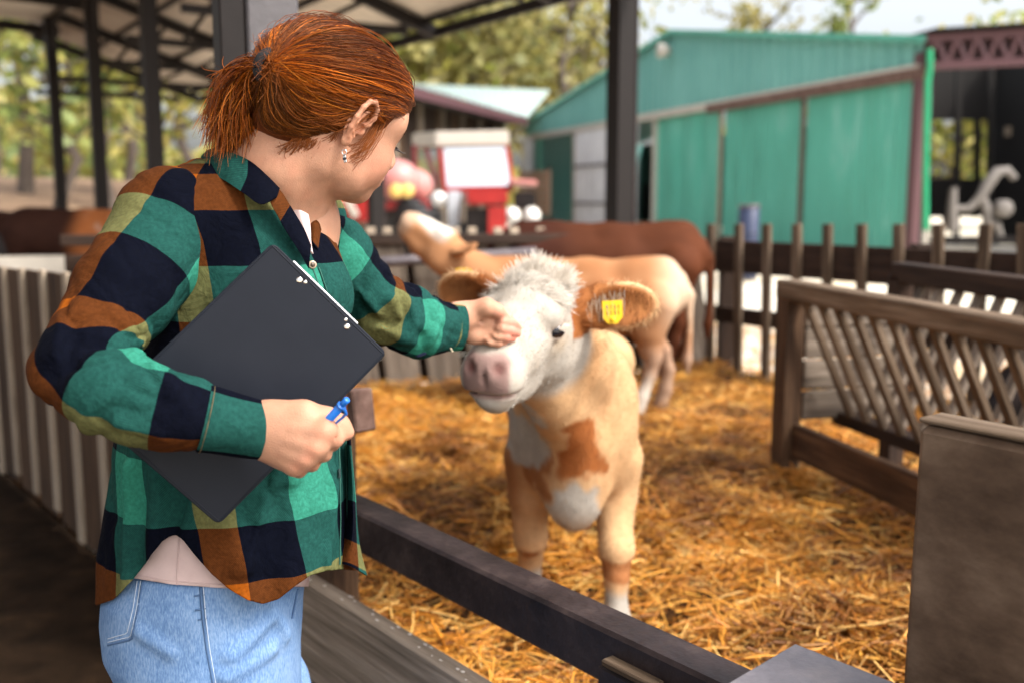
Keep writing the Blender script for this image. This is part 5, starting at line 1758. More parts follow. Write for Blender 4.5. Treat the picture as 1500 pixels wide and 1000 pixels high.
# ------------------------------------------------------------------ plaid shirt, undershirt, jeans
CN, CG, CO = [tuple(math.sqrt(q_) for q_ in c_) for c_ in ((.0013, .0020, .0060), (.026, .172, .120), (.25, .062, .0045))]     # square roots: threads mix optically
def plaid_mat():
    m, nt, b = new_mat('plaid_flannel')
    uv = N(nt, 'ShaderNodeUVMap', uv_map='UVMap'); sp = N(nt, 'ShaderNodeSeparateXYZ')
    tc = N(nt, 'ShaderNodeTexCoord')
    wob = N(nt, 'ShaderNodeTexNoise'); wob.inputs['Scale'].default_value = 22; wob.inputs['Detail'].default_value = 3
    nt.links.new(tc.outputs['Object'], wob.inputs['Vector'])
    sub = N(nt, 'ShaderNodeVectorMath', operation='MULTIPLY_ADD')
    sub.inputs[1].default_value = (.004, .004, 0); nt.links.new(wob.outputs['Color'], sub.inputs[0]); nt.links.new(uv.outputs[0], sub.inputs[2])
    nt.links.new(sub.outputs[0], sp.inputs[0])
    outs = []
    for ax in ('X', 'Y'):
        dv = N(nt, 'ShaderNodeMath', operation='DIVIDE'); dv.inputs[1].default_value = .28
        fr = N(nt, 'ShaderNodeMath', operation='FRACT')
        nt.links.new(sp.outputs[ax], dv.inputs[0]); nt.links.new(dv.outputs[0], fr.inputs[0])
        outs.append(ramp(nt, fr.outputs[0], [(0, CN), (.075 / .28, CG), (.15 / .28, CN), (.225 / .28, CO)], 'CONSTANT'))
    # twill: warp and weft alternate on fine diagonal lines
    wv = N(nt, 'ShaderNodeTexWave'); wv.bands_direction = 'DIAGONAL'; wv.inputs['Scale'].default_value = 260; wv.inputs['Distortion'].default_value = 1.5; wv.inputs['Detail'].default_value = 2
    nt.links.new(uv.outputs[0], wv.inputs['Vector'])
    mr = N(nt, 'ShaderNodeMapRange'); mr.inputs['To Min'].default_value = .42; mr.inputs['To Max'].default_value = .58
    nt.links.new(wv.outputs['Fac'], mr.inputs[0])
    mx = N(nt, 'ShaderNodeMix', data_type='RGBA')
    nt.links.new(mr.outputs[0], mx.inputs[0]); nt.links.new(outs[0], mx.inputs[6]); nt.links.new(outs[1], mx.inputs[7])
    nz = N(nt, 'ShaderNodeTexNoise'); nz.inputs['Scale'].default_value = 190; nz.inputs['Detail'].default_value = 5
    nt.links.new(tc.outputs['Object'], nz.inputs['Vector'])
    m2 = N(nt, 'ShaderNodeMapRange'); m2.inputs['From Min'].default_value = .3; m2.inputs['From Max'].default_value = .7; m2.inputs['To Min'].default_value = .80; m2.inputs['To Max'].default_value = 1.2
    nt.links.new(nz.outputs['Fac'], m2.inputs[0])
    hsv = N(nt, 'ShaderNodeHueSaturation'); sq = N(nt, 'ShaderNodeVectorMath', operation='MULTIPLY'); nt.links.new(mx.outputs[2], sq.inputs[0]); nt.links.new(mx.outputs[2], sq.inputs[1])
    nt.links.new(m2.outputs[0], hsv.inputs['Value']); nt.links.new(sq.outputs[0], hsv.inputs['Color'])
    nt.links.new(hsv.outputs[0], b.inputs['Base Color'])
    b.inputs['Roughness'].default_value = .9; b.inputs['Specular IOR Level'].default_value = .06
    bp = N(nt, 'ShaderNodeBump'); bp.inputs['Strength'].default_value = .25; bp.inputs['Distance'].default_value = .0012
    nt.links.new(nz.outputs['Fac'], bp.inputs['Height'])
    wr_ = N(nt, 'ShaderNodeTexNoise'); wr_.inputs['Scale'].default_value = 24; wr_.inputs['Detail'].default_value = 5; wr_.inputs['Distortion'].default_value = .8
    nt.links.new(tc.outputs['Object'], wr_.inputs['Vector'])
    bp2 = N(nt, 'ShaderNodeBump'); bp2.inputs['Strength'].default_value = .5; bp2.inputs['Distance'].default_value = .014
    nt.links.new(wr_.outputs['Fac'], bp2.inputs['Height']); nt.links.new(bp.outputs[0], bp2.inputs['Normal'])
    nt.links.new(bp2.outputs[0], b.inputs['Normal'])
    return m
PLAID = plaid_mat()

def set_uv(me, u, v, wrap=None):
    n = len(me.loops)
    vi = np.empty(n, np.int32); me.loops.foreach_get('vertex_index', vi)
    ls = np.empty(len(me.polygons), np.int32); lt = np.empty(len(me.polygons), np.int32)
    me.polygons.foreach_get('loop_start', ls); me.polygons.foreach_get('loop_total', lt)
    uu = np.asarray(u, float)[vi].copy(); vv = np.asarray(v, float)[vi]
    if wrap:
        pid = np.repeat(np.arange(len(ls)), lt)
        mx_ = np.full(len(ls), -1e9); np.maximum.at(mx_, pid, uu)
        uu = np.where(mx_[pid] - uu > wrap / 2, uu + wrap, uu)
    l = me.uv_layers.new(name='UVMap')
    l.data.foreach_set('uv', np.stack([uu, vv], 1).astype(np.float32).ravel())

class Axis:
    def __init__(self, pts):
        self.p = np.array(pts); self.d = self.p[1:] - self.p[:-1]
        self.l = np.linalg.norm(self.d, axis=1); self.c = np.concatenate([[0], np.cumsum(self.l)])
    def param(self, V, soft=.022):
        W, A, FT, AX = [], [], [], []
        n = len(self.d)
        for i, (a, d, L) in enumerate(zip(self.p, self.d, self.l)):
            t = ((V - a) @ d) / (L * L); tb = np.clip(t, 0, 1)
            ds = np.linalg.norm(V - a - tb[..., None] * d, axis=-1)
            te = t if n == 1 else (np.minimum(t, 1) if i == 0 else np.maximum(t, 0) if i == n - 1 else tb)
            W.append(ds); A.append(self.c[i] + te * L); FT.append(a + te[..., None] * d); AX.append(np.broadcast_to(d / L, V.shape))
        W = np.stack(W); W = np.exp(-(W - W.min(0)) / soft); W /= W.sum(0)
        arc = (W * np.stack(A)).sum(0); foot = (W[..., None] * np.stack(FT)).sum(0); ax = nrm((W[..., None] * np.stack(AX)).sum(0))
        w = V - foot
        ref = np.array([0, -1.0, 0]); ref = nrm(ref - ax * (ax @ ref)[..., None])
        e2 = np.cross(ax, ref)
        return arc, np.arctan2((w * e2).sum(-1), (w * ref).sum(-1))

# ---- torso of the shirt
lv = [(226, 322, 366, .045), (238, 306, 392, .07), (252, 286, 416, .095), (275, 262, 444, .13), (310, 242, 470, .152), (350, 234, 489, .160), (420, 224, 500, .168),
      (500, 206, 506, .166), (580, 186, 509, .163), (650, 174, 511, .164), (720, 168, 514, .168), (780, 163, 518, .172), (840, 156, 520, .176), (910, 150, 520, .180)]
zs = [P(333, y, TD)[2] for y, *_ in lv]
cx = [(P(a, y, TD)[0] + P(b2, y, TD)[0]) / 2 for y, a, b2, _ in lv]
axw = [(P(b2, y, TD)[0] - P(a, y, TD)[0]) / 2 * .985 for y, a, b2, _ in lv]
torso = Solid()
torso.add(s_loft(zs, cx, [TD] * len(lv), axw, [w for *_, w in lv], 2.25), .01)
torso.add(s_ell(P(438, 432, 1.44), (.075, .075, .075)), .05)
torso.add(s_cone(P(335, 302, 1.44), P(268, 322, 1.41), .060, .070), .06)
torso.add(s_cone(P(410, 300, 1.58), P(455, 325, 1.62), .06, .062), .05)
# folds that hang from the bust and gather at the side
for a, b2, r_ in (((470, 520, 1.345), (430, 700, 1.335), .006), ((420, 640, 1.330), (360, 830, 1.315), .007), ((300, 700, 1.325), (262, 800, 1.318), .008),
                  ((230, 690, 1.34), (222, 860, 1.33), .009), ((190, 690, 1.37), (182, 870, 1.36), .009), ((490, 690, 1.40), (478, 840, 1.385), .008)):
    A_, B_ = on_solid(torso, *a[:2])[0], on_solid(torso, *b2[:2])[0]
    torso.add(s_cone(A_, B_, r_ * .5, r_), .022)
def t_warp(p):
    q_ = p * np.array([26, 26, 5.5])
    low = sstep(1.1, .45, p[:, 2])
    return .0062 * fnoise(q_, 1.0, 3) * (.25 + .9 * low) + .0026 * fnoise(p * np.array([44, 44, 18]), 1.0, 4) + .0045 * (1 - np.abs(fnoise(np.stack([p[:, 0] * 14 + p[:, 2] * 5, p[:, 1] * 14, p[:, 2] * 6 - p[:, 0] * 4], 1), 1.0, 28))) ** 5 * (.35 + .65 * low)
tV, tF = torso.mesh(.0042, t_warp)
qx, qy = proj(tV)
hem = np.interp(qx, [110, 140, 165, 195, 215, 238, 250, 258, 268, 285, 310, 335, 362, 385, 408, 432, 455, 475, 500, 540], [868, 886, 878, 848, 820, 792, 784, 783, 790, 812, 840, 862, 878, 884, 877, 858, 842, 836, 833, 836])
g = hem - qy
tV, tF, _ = clip(tV, tF, g)
tV, tF, _ = clip(tV, tF, P(345, 236, TD)[2] - tV[:, 2])
tN = vnormals(tV, tF)
theta = np.arctan2(tV[:, 0] - np.interp(tV[:, 2], sorted(zs), [c for _, c in sorted(zip(zs, cx))]), TD - tV[:, 1])
def torso_uv(V):
    th = np.arctan2(V[:, 0] - np.interp(V[:, 2], sorted(zs), [c for _, c in sorted(zip(zs, cx))]), TD - V[:, 1])
    _, y_ = proj(np.stack([np.full(len(V), cx[6]), np.full(len(V), 1.36), V[:, 2]], 1))
    u = .17 * (th - .46 * (y_ - 330) / 470) + .075 + .28 - .058
    ys_ = [-400, 255, 310, 390, 470, 545, 600, 672, 765, 845, 905, 980]
    vs__ = [.225 - 3.0, .225, .28, .355, .43, .505, .56, .635, .71, .785, .84, .915]
    return u, np.interp(y_, ys_, vs__)
u_, v_ = torso_uv(tV)
V2, F2 = thicken(tV, tF, tN, .0016)
sh_o = mk('shirt', V2, F2, PLAID, wo, smooth=True)
set_uv(sh_o.data, np.tile(u_, 2), np.tile(v_, 2), wrap=.17 * 2 * np.pi)

# ---- near sleeve
s_pts = [(P(300, 305, 1.46), .070), (P(256, 330, 1.40), .079), (P(182, 432, 1.295), .0650), (P(110, 538, 1.20), .0480)]
f_pts = [(P(110, 538, 1.20), .0480), (P(152, 570, 1.175), .0490), (P(212, 592, 1.165), .0465), (P(262, 604, 1.172), .0425), (P(276, 607, 1.174), .0405)]
slv = Solid()
slv.chain(s_pts, .012).chain(f_pts, .014)
axn = Axis([P(262, 318, 1.40), P(180, 435, 1.295), P(108, 540, 1.20), P(212, 595, 1.165), P(390, 630, 1.2)])
for a, b2, r_ in (((196, 520, 1.135), (226, 566, 1.113), .0085), ((222, 540, 1.135), (248, 578, 1.115), .0075), ((250, 556, 1.138), (272, 590, 1.122), .006),
                  ((150, 492, 1.172), (205, 500, 1.158), .006), ((132, 508, 1.155), (192, 522, 1.14), .006), ((96, 470, 1.20), (86, 520, 1.17), .006),
                  ((176, 620, 1.13), (236, 636, 1.128), .005)):
    A_, B_ = on_solid(slv, *a[:2])[0], on_solid(slv, *b2[:2])[0]
    slv.add(s_cone(A_, B_, r_, r_ * .6), .014)
for a, b2 in (((140, 500), (200, 510)), ((212, 532), (238, 572)), ((110, 488), (96, 528))):
    A_, B_ = on_solid(slv, *a)[0], on_solid(slv, *b2)[0]
    slv.sub(s_cone(A_ + [0, -.004, 0], B_ + [0, -.004, 0], .006, .005), .012)
def s_warp(p):
    arc, ang = axn.param(p)
    el = np.exp(-((arc - axn.c[2]) / .09) ** 2)
    cr = (1 - np.abs(fnoise(np.stack([arc * 30 + ang * 1.3, ang * 1.0, 0 * arc], 1), 1.0, 26))) ** 5
    return (.0022 + .0045 * el) * fnoise(np.stack([arc * 52 + ang * .9, ang * 1.1, 0 * arc], 1), 1.0, 6) + .0028 * fnoise(p, 20, 8) + (.002 + .006 * el) * cr - .0015
lV, lF = slv.mesh(.0038, s_warp)
def sleeve_uv(V, ax, marks, texs, us, uo):
    arc, ang = ax.param(V)
    am = [ax.param(np.array([m_]))[0][0] for m_ in marks]
    am, texs = list(am), list(texs)
    am = [am[0] - .5] + am + [am[-1] + .5]; texs = [texs[0] - .5] + texs + [texs[-1]]
    return ang * us + uo, np.interp(arc, am, texs)
marks = [P(232, 345, 1.38), P(204, 405, 1.32), P(146, 482, 1.25), P(114, 526, 1.215), P(146, 563, 1.18), P(228, 600, 1.165), P(292, 612, 1.175), P(312, 615, 1.178)]
texs = [.075, .15, .225, .28, .355, .43, .500, .5035]
lu, lw = sleeve_uv(lV, axn, marks, texs, .050, 0)
# the side of the arm that faces the camera carries the navy column
_, a_test = axn.param(np.array([P(140, 430, 1.25)]))     # outer side: orange
sg = -1 if a_test[0] > 0 else 1
lu = lu * sg + .28 + .015
sl_o = mk('sleeve', lV, lF, PLAID, sh_o, smooth=True)
set_uv(sl_o.data, lu, lw, wrap=.05 * 2 * np.pi)

# ---- cuffs
def cuff(name, a, b2, ra, rb, flat, uoff, ulen, vtex, parent, n=48, m=10, face=(0, -1, 0)):
    a, b2 = np.asarray(a), np.asarray(b2)
    x = nrm(b2 - a); ref = np.array(face, float); ref = nrm(ref - x * (x @ ref)); e2 = np.cross(x, ref)
    V, us, vs_ = [], [], []
    for j in range(m):
        s = j / (m - 1)
        for i in range(n):
            t = 2 * np.pi * i / n
            rr = (ra + (rb - ra) * s) * (1 + .02 * math.sin(3 * t + 5 * s))
            V.append(a + (b2 - a) * s + rr * (np.cos(t) * ref * flat + np.sin(t) * e2))
            us.append((t if t < np.pi else t - 2 * np.pi) * ulen + uoff); vs_.append(vtex[0] + (vtex[1] - vtex[0]) * s)
    F = np.array([(j * n + i, j * n + (i + 1) % n, (j + 1) * n + (i + 1) % n, (j + 1) * n + i) for j in range(m - 1) for i in range(n)])
    V = np.array(V); Nn = vnormals(V, F)
    ctr = (a + b2) / 2
    if ((V - ctr) * Nn).sum() < 0: F = F[:, ::-1]; Nn = -Nn
    V2, F2 = thicken(V, F, Nn, .0028)
    o = mk(name, V2, F2, PLAID, parent, smooth=True)
    set_uv(o.data, np.tile(us, 2), np.tile(vs_, 2), wrap=ulen * 2 * np.pi)
    m_ = o.modifiers.new('edge', 'EDGE_SPLIT'); m_.split_angle = R(50)
    return o
cuff('cuff', P(298, 613, 1.176), P(388, 630, 1.198), .0415, .0362, .90, .118, -.036 * sg, (.005, .07), sh_o)
# piping at the cuff seam
th = np.linspace(0, 2 * np.pi, 33)
x = nrm(P(388, 630, 1.198) - P(298, 613, 1.176)); rf_ = nrm(np.array([0, -1, 0]) + x * x[1]); e2_ = np.cross(x, rf_)
pts = P(303, 614, 1.177) + .0416 * (np.cos(th)[:, None] * rf_ * .90 + np.sin(th)[:, None] * e2_)
V, F = tube_mesh(pts, .0006, 6); mk('cuff_piping', V, F, plain('ochre_braid', (.10, .07, .03), rough=.8, bump=0), sh_o, smooth=True)

# ---- far sleeve
fs = Solid()
fs.chain([(P(440, 345, 1.58), .066), (P(488, 374, 1.625), .060), (P(556, 452, 1.685), .0585), (P(610, 474, 1.735), .055), (P(642, 478, 1.765), .046)], .02)
axf = Axis([P(455, 345, 1.60), P(550, 450, 1.68), P(680, 478, 1.80)])
for a, b2, r_ in (((574, 436), (588, 470), .008), ((594, 436), (606, 476), .007), ((560, 480), (606, 500), .008), ((616, 440), (622, 486), .006), ((520, 420), (560, 470), .006)):
    A_, B_ = on_solid(fs, *a)[0], on_solid(fs, *b2)[0]
    fs.add(s_cone(A_, B_, r_, r_ * .7), .014)
def f_warp(p):
    arc, ang = axf.param(p)
    el = np.exp(-((arc - axf.c[1] - .03) / .10) ** 2)
    cr = (1 - np.abs(fnoise(np.stack([arc * 30 - ang * 1.2, ang * 1.0, 0 * arc], 1), 1.0, 27))) ** 5
    return (.002 + .006 * el) * cr - .0015 + (.0022 + .0045 * el) * fnoise(np.stack([arc * 55 + ang, ang * 1.2, 0 * arc], 1), 1.0, 12)
gV, gF = fs.mesh(.0042, f_warp)
fmk = [P(505, 395, 1.64), P(542, 440, 1.67), P(566, 458, 1.69), P(592, 466, 1.71), P(622, 473, 1.75), P(660, 478, 1.78)]
gu, gw = sleeve_uv(gV, axf, fmk, [.15, .225, .28, .355, .43, .505], .042, .1125)
_, a_test = axf.param(np.array([P(540, 400, 1.66)]))
fo = mk('sleeve', gV, gF, PLAID, sh_o, smooth=True)
set_uv(fo.data, gu, gw, wrap=.042 * 2 * np.pi)
sgf = 1 if a_test[0] > 0 else -1
cuff('cuff', P(636, 478, 1.762), P(673, 480, 1.792), .0450, .0420, .8, .1125 + .012, .036 * sgf, (.36, .42), sh_o)
# open cuff tab with a loose thread
th_m = plain('cream_thread', (.55, .47, .33), rough=.8, bump=0)
V, F = tube_mesh([P(637, 497, 1.745), P(646, 498, 1.742), P(654, 503, 1.742), P(659, 508, 1.743), P(663, 515, 1.744)], [.0022, .0022, .0016, .0016, .0013], 6)
mk('loose_thread', V, F, th_m, sh_o, smooth=True)
cyl('button', P(660, 497, 1.748), P(660, 497, 1.745), .0055, plain('brown_button', (.20, .13, .08), rough=.35, bump=0), sh_o, n=14, bev=.0008)
V, F = tube_mesh([P(598, 510, 1.70), P(612, 519, 1.705), P(630, 512, 1.72), P(644, 500, 1.735)], [.004, .006, .006, .004], 8)
mk('cuff_tab', V, F, plain('navy_binding', (.008, .018, .06), rough=.8, bump=.1), sh_o, smooth=True)

# ---- collar, front opening, buttons
def sheet_pts(name, rows, mat, parent, thick=.0022, uv=None, sub=6):
    """a cloth sheet through rows of points (each row alike in length), smoothly resampled"""
    A = np.array(rows)
    def res(B, n):
        t = np.linspace(0, len(B) - 1, n); i = np.clip(t.astype(int), 0, len(B) - 2); f = (t - i)[:, None, None]
        P0 = B[np.clip(i - 1, 0, len(B) - 1)]; P1 = B[i]; P2 = B[i + 1]; P3 = B[np.clip(i + 2, 0, len(B) - 1)]
        return .5 * ((2 * P1) + (-P0 + P2) * f + (2 * P0 - 5 * P1 + 4 * P2 - P3) * f ** 2 + (-P0 + 3 * P1 - 3 * P2 + P3) * f ** 3)
    A = res(A, (A.shape[0] - 1) * sub + 1)
    A = res(A.transpose(1, 0, 2), (A.shape[1] - 1) * sub + 1).transpose(1, 0, 2)
    nr, nc = A.shape[:2]
    V = A.reshape(-1, 3)
    F = np.array([(j * nc + i, j * nc + i + 1, (j + 1) * nc + i + 1, (j + 1) * nc + i) for j in range(nr - 1) for i in range(nc - 1)])
    Nn = vnormals(V, F)
    if (Nn @ np.array([0, -1, 0])).mean() < 0: F = F[:, ::-1]; Nn = -Nn
    V2, F2 = thicken(V, F, Nn, thick)
    o = mk(name, V2, F2, mat, parent, smooth=True)
    if uv is not None:
        jj, ii = np.meshgrid(np.linspace(0, 1, nr), np.linspace(0, 1, nc), indexing='ij')
        uu = uv[0] + (uv[1] - uv[0]) * ii.ravel(); vv = uv[2] + (uv[3] - uv[2]) * jj.ravel()
        set_uv(o.data, np.tile(uu, 2), np.tile(vv, 2))
    m_ = o.modifiers.new('edge', 'EDGE_SPLIT'); m_.split_angle = R(50)
    return o
def row(pts): return [P(*p) for p in pts]
top = [(372, 214, 1.56), (330, 214, 1.53), (304, 220, 1.475), (316, 221, 1.425), (338, 224, 1.392), (366, 236, 1.374), (390, 256, 1.366), (410, 276, 1.364)]
mid_ = [(368, 222, 1.575), (322, 222, 1.54), (295, 229, 1.475), (308, 236, 1.410), (333, 244, 1.374), (362, 262, 1.354), (386, 276, 1.346), (408, 283, 1.352)]
low = [(366, 236, 1.585), (318, 236, 1.55), (291, 242, 1.475), (303, 251, 1.405), (328, 264, 1.366), (354, 281, 1.346), (382, 299, 1.334), (405, 288, 1.345)]
sheet_pts('collar', [row(top), row(mid_), row(low)], PLAID, sh_o, uv=(.08, .178, .155, .20))
st_t = [(404, 272, 1.368), (414, 283, 1.366), (422, 296, 1.368), (432, 312, 1.372), (446, 336, 1.372), (456, 360, 1.368)]
st_b = [(392, 288, 1.350), (398, 300, 1.346), (407, 316, 1.350), (420, 340, 1.354), (438, 368, 1.356), (452, 394, 1.356)]
sheet_pts('front_band', [row(st_t), row([((a[0] + b2[0]) / 2, (a[1] + b2[1]) / 2, (a[2] + b2[2]) / 2 - .004) for a, b2 in zip(st_t, st_b)]), row(st_b)], PLAID, sh_o, uv=(.24, .32, .16, .185))
fl_a = [(436, 296, 1.50), (452, 290, 1.50), (466, 302, 1.50)]
fl_b = [(446, 312, 1.46), (462, 312, 1.455), (476, 322, 1.47)]
fl_c = [(452, 330, 1.43), (462, 334, 1.42), (470, 340, 1.44)]
fl_d = [(455, 352, 1.405), (460, 358, 1.395), (466, 366, 1.40)]
sheet_pts('collar', [row(fl_a), row(fl_b), row(fl_c), row(fl_d)], PLAID, sh_o, uv=(.16, .22, .23, .28))
un_m = noise_mat('pale_pink_cotton', [(.3, (.50, .375, .36)), (.7, (.57, .435, .415))], scale=30, rough=.9, bump=.15, bscale=500, bdist=.001, spec=.1)
nk = sheet_pts('neckline', [row([(430, 308, 1.400), (440, 308, 1.395), (452, 314, 1.405)]), row([(438, 326, 1.386), (446, 328, 1.384), (455, 332, 1.395)]), row([(447, 348, 1.378), (451, 350, 1.376), (456, 354, 1.384)]), row([(454, 366, 1.368), (456, 368, 1.366), (459, 372, 1.372)])], un_m, wo)
but = plain('shell_button', (.36, .28, .20), rough=.25, bump=0)
for (x_, y_) in ((457, 388), (501, 612)):
    c0 = on_solid(torso, x_, y_)[0]; nn_ = nrm(np.array([.45, -.9, .1]))
    bt = cyl('button', c0 - nn_ * .004, c0 + nn_ * .0045, .0058, but, sh_o, n=18, bev=.0008)
    c1 = c0 + nn_ * .0046
    cyl('button_well', c1, c1 + nn_ * .0004, .0034, plain('button_dark', (.10, .07, .05), rough=.4, bump=0), bt, n=14)
# placket edge and stitch line down the front
xs_ = [(458, 392), (474, 440), (486, 500), (492, 560), (496, 620), (498, 690), (499, 760), (498, 826)]
for dx, rr in ((0, .0011), (12, .0009)):
    pts = np.concatenate([on_solid(torso, x_ + dx * .8, y_, lift=.0006) for x_, y_ in xs_])
    V, F = tube_mesh(pts, rr, 5); mk('placket_stitch', V, F, plain('teal_thread', (.02, .10, .075), rough=.8, bump=0), sh_o)
pts = np.concatenate([on_solid(torso, 497, y_, lift=.001) for y_ in (686, 690, 695, 699)])
V, F = tube_mesh(pts, .0022, 6); mk('buttonhole', V, F, plain('dark_thread', (.01, .03, .03), rough=.8, bump=0), sh_o)
# loose front edge of the shirt, falling past the rail
sheet_pts('shirt_front', [row([(508, 640, 1.47), (513, 642, 1.45), (514, 644, 1.50)]), row([(510, 720, 1.46), (518, 722, 1.45), (521, 724, 1.50)]), row([(505, 780, 1.46), (518, 786, 1.44), (526, 790, 1.50)]), row([(486, 824, 1.46), (512, 828, 1.44), (538, 842, 1.49)])], PLAID, sh_o, uv=(.0, .10, .62, .85))
# ---- undershirt
jl = [(770, 188, 470, .148), (800, 184, 466, .150), (850, 162, 446, .156), (890, 160, 441, .158), (930, 166, 438, .160), (965, 183, 438, .160), (1000, 206, 438, .156), (1060, 236, 438, .15), (1130, 250, 438, .14)]
def loft(rows, grow, zpad=0):
    z_ = [P(333, y, TD)[2] for y, *_ in rows]
    c_ = [(P(a, y, TD)[0] + P(b2, y, TD)[0]) / 2 for y, a, b2, _ in rows]
    a_ = [(P(b2, y, TD)[0] - P(a, y, TD)[0]) / 2 * .985 + grow for y, a, b2, _ in rows]
    return s_loft(z_, c_, [TD] * len(rows), a_, [w + grow for *_, w in rows], 2.3)
us = Solid(); us.add(loft([(690, 196, 476, .146)] + [q_ for q_ in jl if q_[0] <= 890], .007), .01)
V, F = us.mesh(.005, lambda p: .0022 * fnoise(p * np.array([34, 34, 9]), 1.0, 15))
qx, qy = proj(V)
V, F, _ = clip(V, F, np.interp(qx, [120, 195, 250, 330, 470], [838, 846, 855, 861, 858]) - qy)
V, F, _ = clip(V, F, P(333, 700, TD)[2] - V[:, 2])
V2, F2 = thicken(V, F, vnormals(V, F), .002)
uo_ = mk('undershirt', V2, F2, un_m, wo, smooth=True)
for yo in (-5,):
    pts = np.concatenate([on_solid(us, x_, np.interp(x_, [120, 195, 250, 330, 470], [838, 846, 855, 861, 858]) + yo, lift=.0004) for x_ in range(196, 350, 8)])
    V, F = tube_mesh(pts, .0007, 5); mk('hem_stitch', V, F, un_m, uo_)
pts = np.concatenate([on_solid(us, 262 - (y_ - 785) * .04, y_, lift=.0003) for y_ in range(784, 860, 8)])
V, F = tube_mesh(pts, .0009, 5); mk('side_seam', V, F, un_m, uo_)

# ---- jeans
def denim():
    m, nt, b = new_mat('light_denim')
    tc = N(nt, 'ShaderNodeTexCoord'); mp = N(nt, 'ShaderNodeMapping'); mp.inputs['Scale'].default_value = (1, 1, .28)
    nt.links.new(tc.outputs['Object'], mp.inputs[0])
    n1 = N(nt, 'ShaderNodeTexNoise'); n1.inputs['Scale'].default_value = 420; n1.inputs['Detail'].default_value = 3
    nt.links.new(mp.outputs[0], n1.inputs['Vector'])
    n2 = N(nt, 'ShaderNodeTexNoise'); n2.inputs['Scale'].default_value = 9; n2.inputs['Detail'].default_value = 6; n2.inputs['Roughness'].default_value = .6
    nt.links.new(tc.outputs['Object'], n2.inputs['Vector'])
    ad = N(nt, 'ShaderNodeMath', operation='MULTIPLY_ADD'); ad.inputs[1].default_value = .55
    nt.links.new(n1.outputs['Fac'], ad.inputs[0]); 
    m3 = N(nt, 'ShaderNodeMath', operation='MULTIPLY'); m3.inputs[1].default_value = .5
    nt.links.new(n2.outputs['Fac'], m3.inputs[0]); nt.links.new(m3.outputs[0], ad.inputs[2])
    col = ramp(nt, ad.outputs[0], [(.34, (.070, .145, .30)), (.5, (.130, .230, .42)), (.66, (.22, .335, .52))])
    nt.links.new(col, b.inputs['Base Color']); b.inputs['Roughness'].default_value = .9; b.inputs['Specular IOR Level'].default_value = .15
    bp = N(nt, 'ShaderNodeBump'); bp.inputs['Strength'].default_value = .35; bp.inputs['Distance'].default_value = .001
    nt.links.new(n1.outputs['Fac'], bp.inputs['Height'])
    bp2 = N(nt, 'ShaderNodeBump'); bp2.inputs['Strength'].default_value = .25; bp2.inputs['Distance'].default_value = .012
    nt.links.new(n2.outputs['Fac'], bp2.inputs['Height']); nt.links.new(bp.outputs[0], bp2.inputs['Normal'])
    nt.links.new(bp2.outputs[0], b.inputs['Normal'])
    return m
DEN = denim()
jn = Solid(); jn.add(loft([q_ for q_ in jl if q_[0] >= 800], 0), .01)
jn.sub(s_cone(P(414, 862, 1.325), P(420, 1120, 1.325), .012, .02), .03)
for a, b2, r_ in (((395, 905), (340, 960), .005), ((400, 950), (330, 990), .005), ((250, 955), (205, 925), .004), ((390, 870), (420, 930), .004)):
    A_, B_ = on_solid(jn, *a)[0], on_solid(jn, *b2)[0]
    jn.add(s_cone(A_, B_, r_ * .6, r_), .02)
jV, jF = jn.mesh(.0046, lambda p: .0016 * fnoise(p, 20, 16))
je = mk('jeans', jV, jF, DEN, wo, smooth=True)
for s in (-.075, .075):
    q0 = P(315, 1120, TD); gl = Solid()
    gl.chain([(q0 + [s * .5, s, .08], .105), (q0 + [.02 + s * .3, s, -.22], .085), (np.array([q0[0] + s * .2, q0[1] + s, -.19]), .075)], .03)
    V, F = gl.mesh(.012); mk('trouser_leg', V, F, DEN, je, smooth=True)
pale = plain('pale_blue_thread', (.42, .50, .62), rough=.8, bump=0); seam = plain('dark_denim_seam', (.06, .12, .24), rough=.9, bump=0)
def on_j(pts, nm, rad_, mat, lift=.0006):
    pts = np.array(pts, float); t = np.linspace(0, len(pts) - 1, 24)
    xx, yy = np.interp(t, np.arange(len(pts)), pts[:, 0]), np.interp(t, np.arange(len(pts)), pts[:, 1])
    q_ = on_solid(jn, xx, yy, lift=lift); V, F = tube_mesh(q_, rad_, 6); mk(nm, V, F, mat, je, smooth=True)
on_j([(293, 848), (297, 900), (303, 950), (313, 1004)], 'side_seam', .0022, seam, .0)
on_j([(297, 848), (301, 900), (307, 950), (317, 1004)], 'seam_stitch', .0008, pale)
for o_ in (0, 5):
    on_j([(206 - o_, 850), (200 - o_, 890), (191 - o_, 932 - o_), (158, 940 - o_)], 'pocket_stitch', .0008, pale)
on_j([(209, 850), (203, 890), (193, 936), (158, 944)], 'back_pocket', .0018, seam, .0)
on_j([(436, 862), (432, 885), (428, 905)], 'front_pocket', .0018, seam)
on_j([(300, 870), (285, 872)], 'crease', .0014, seam, .0); on_j([(302, 890), (286, 893)], 'crease', .0014, seam, .0)
on_j([(303, 905), (290, 907)], 'crease', .0012, seam, .0)

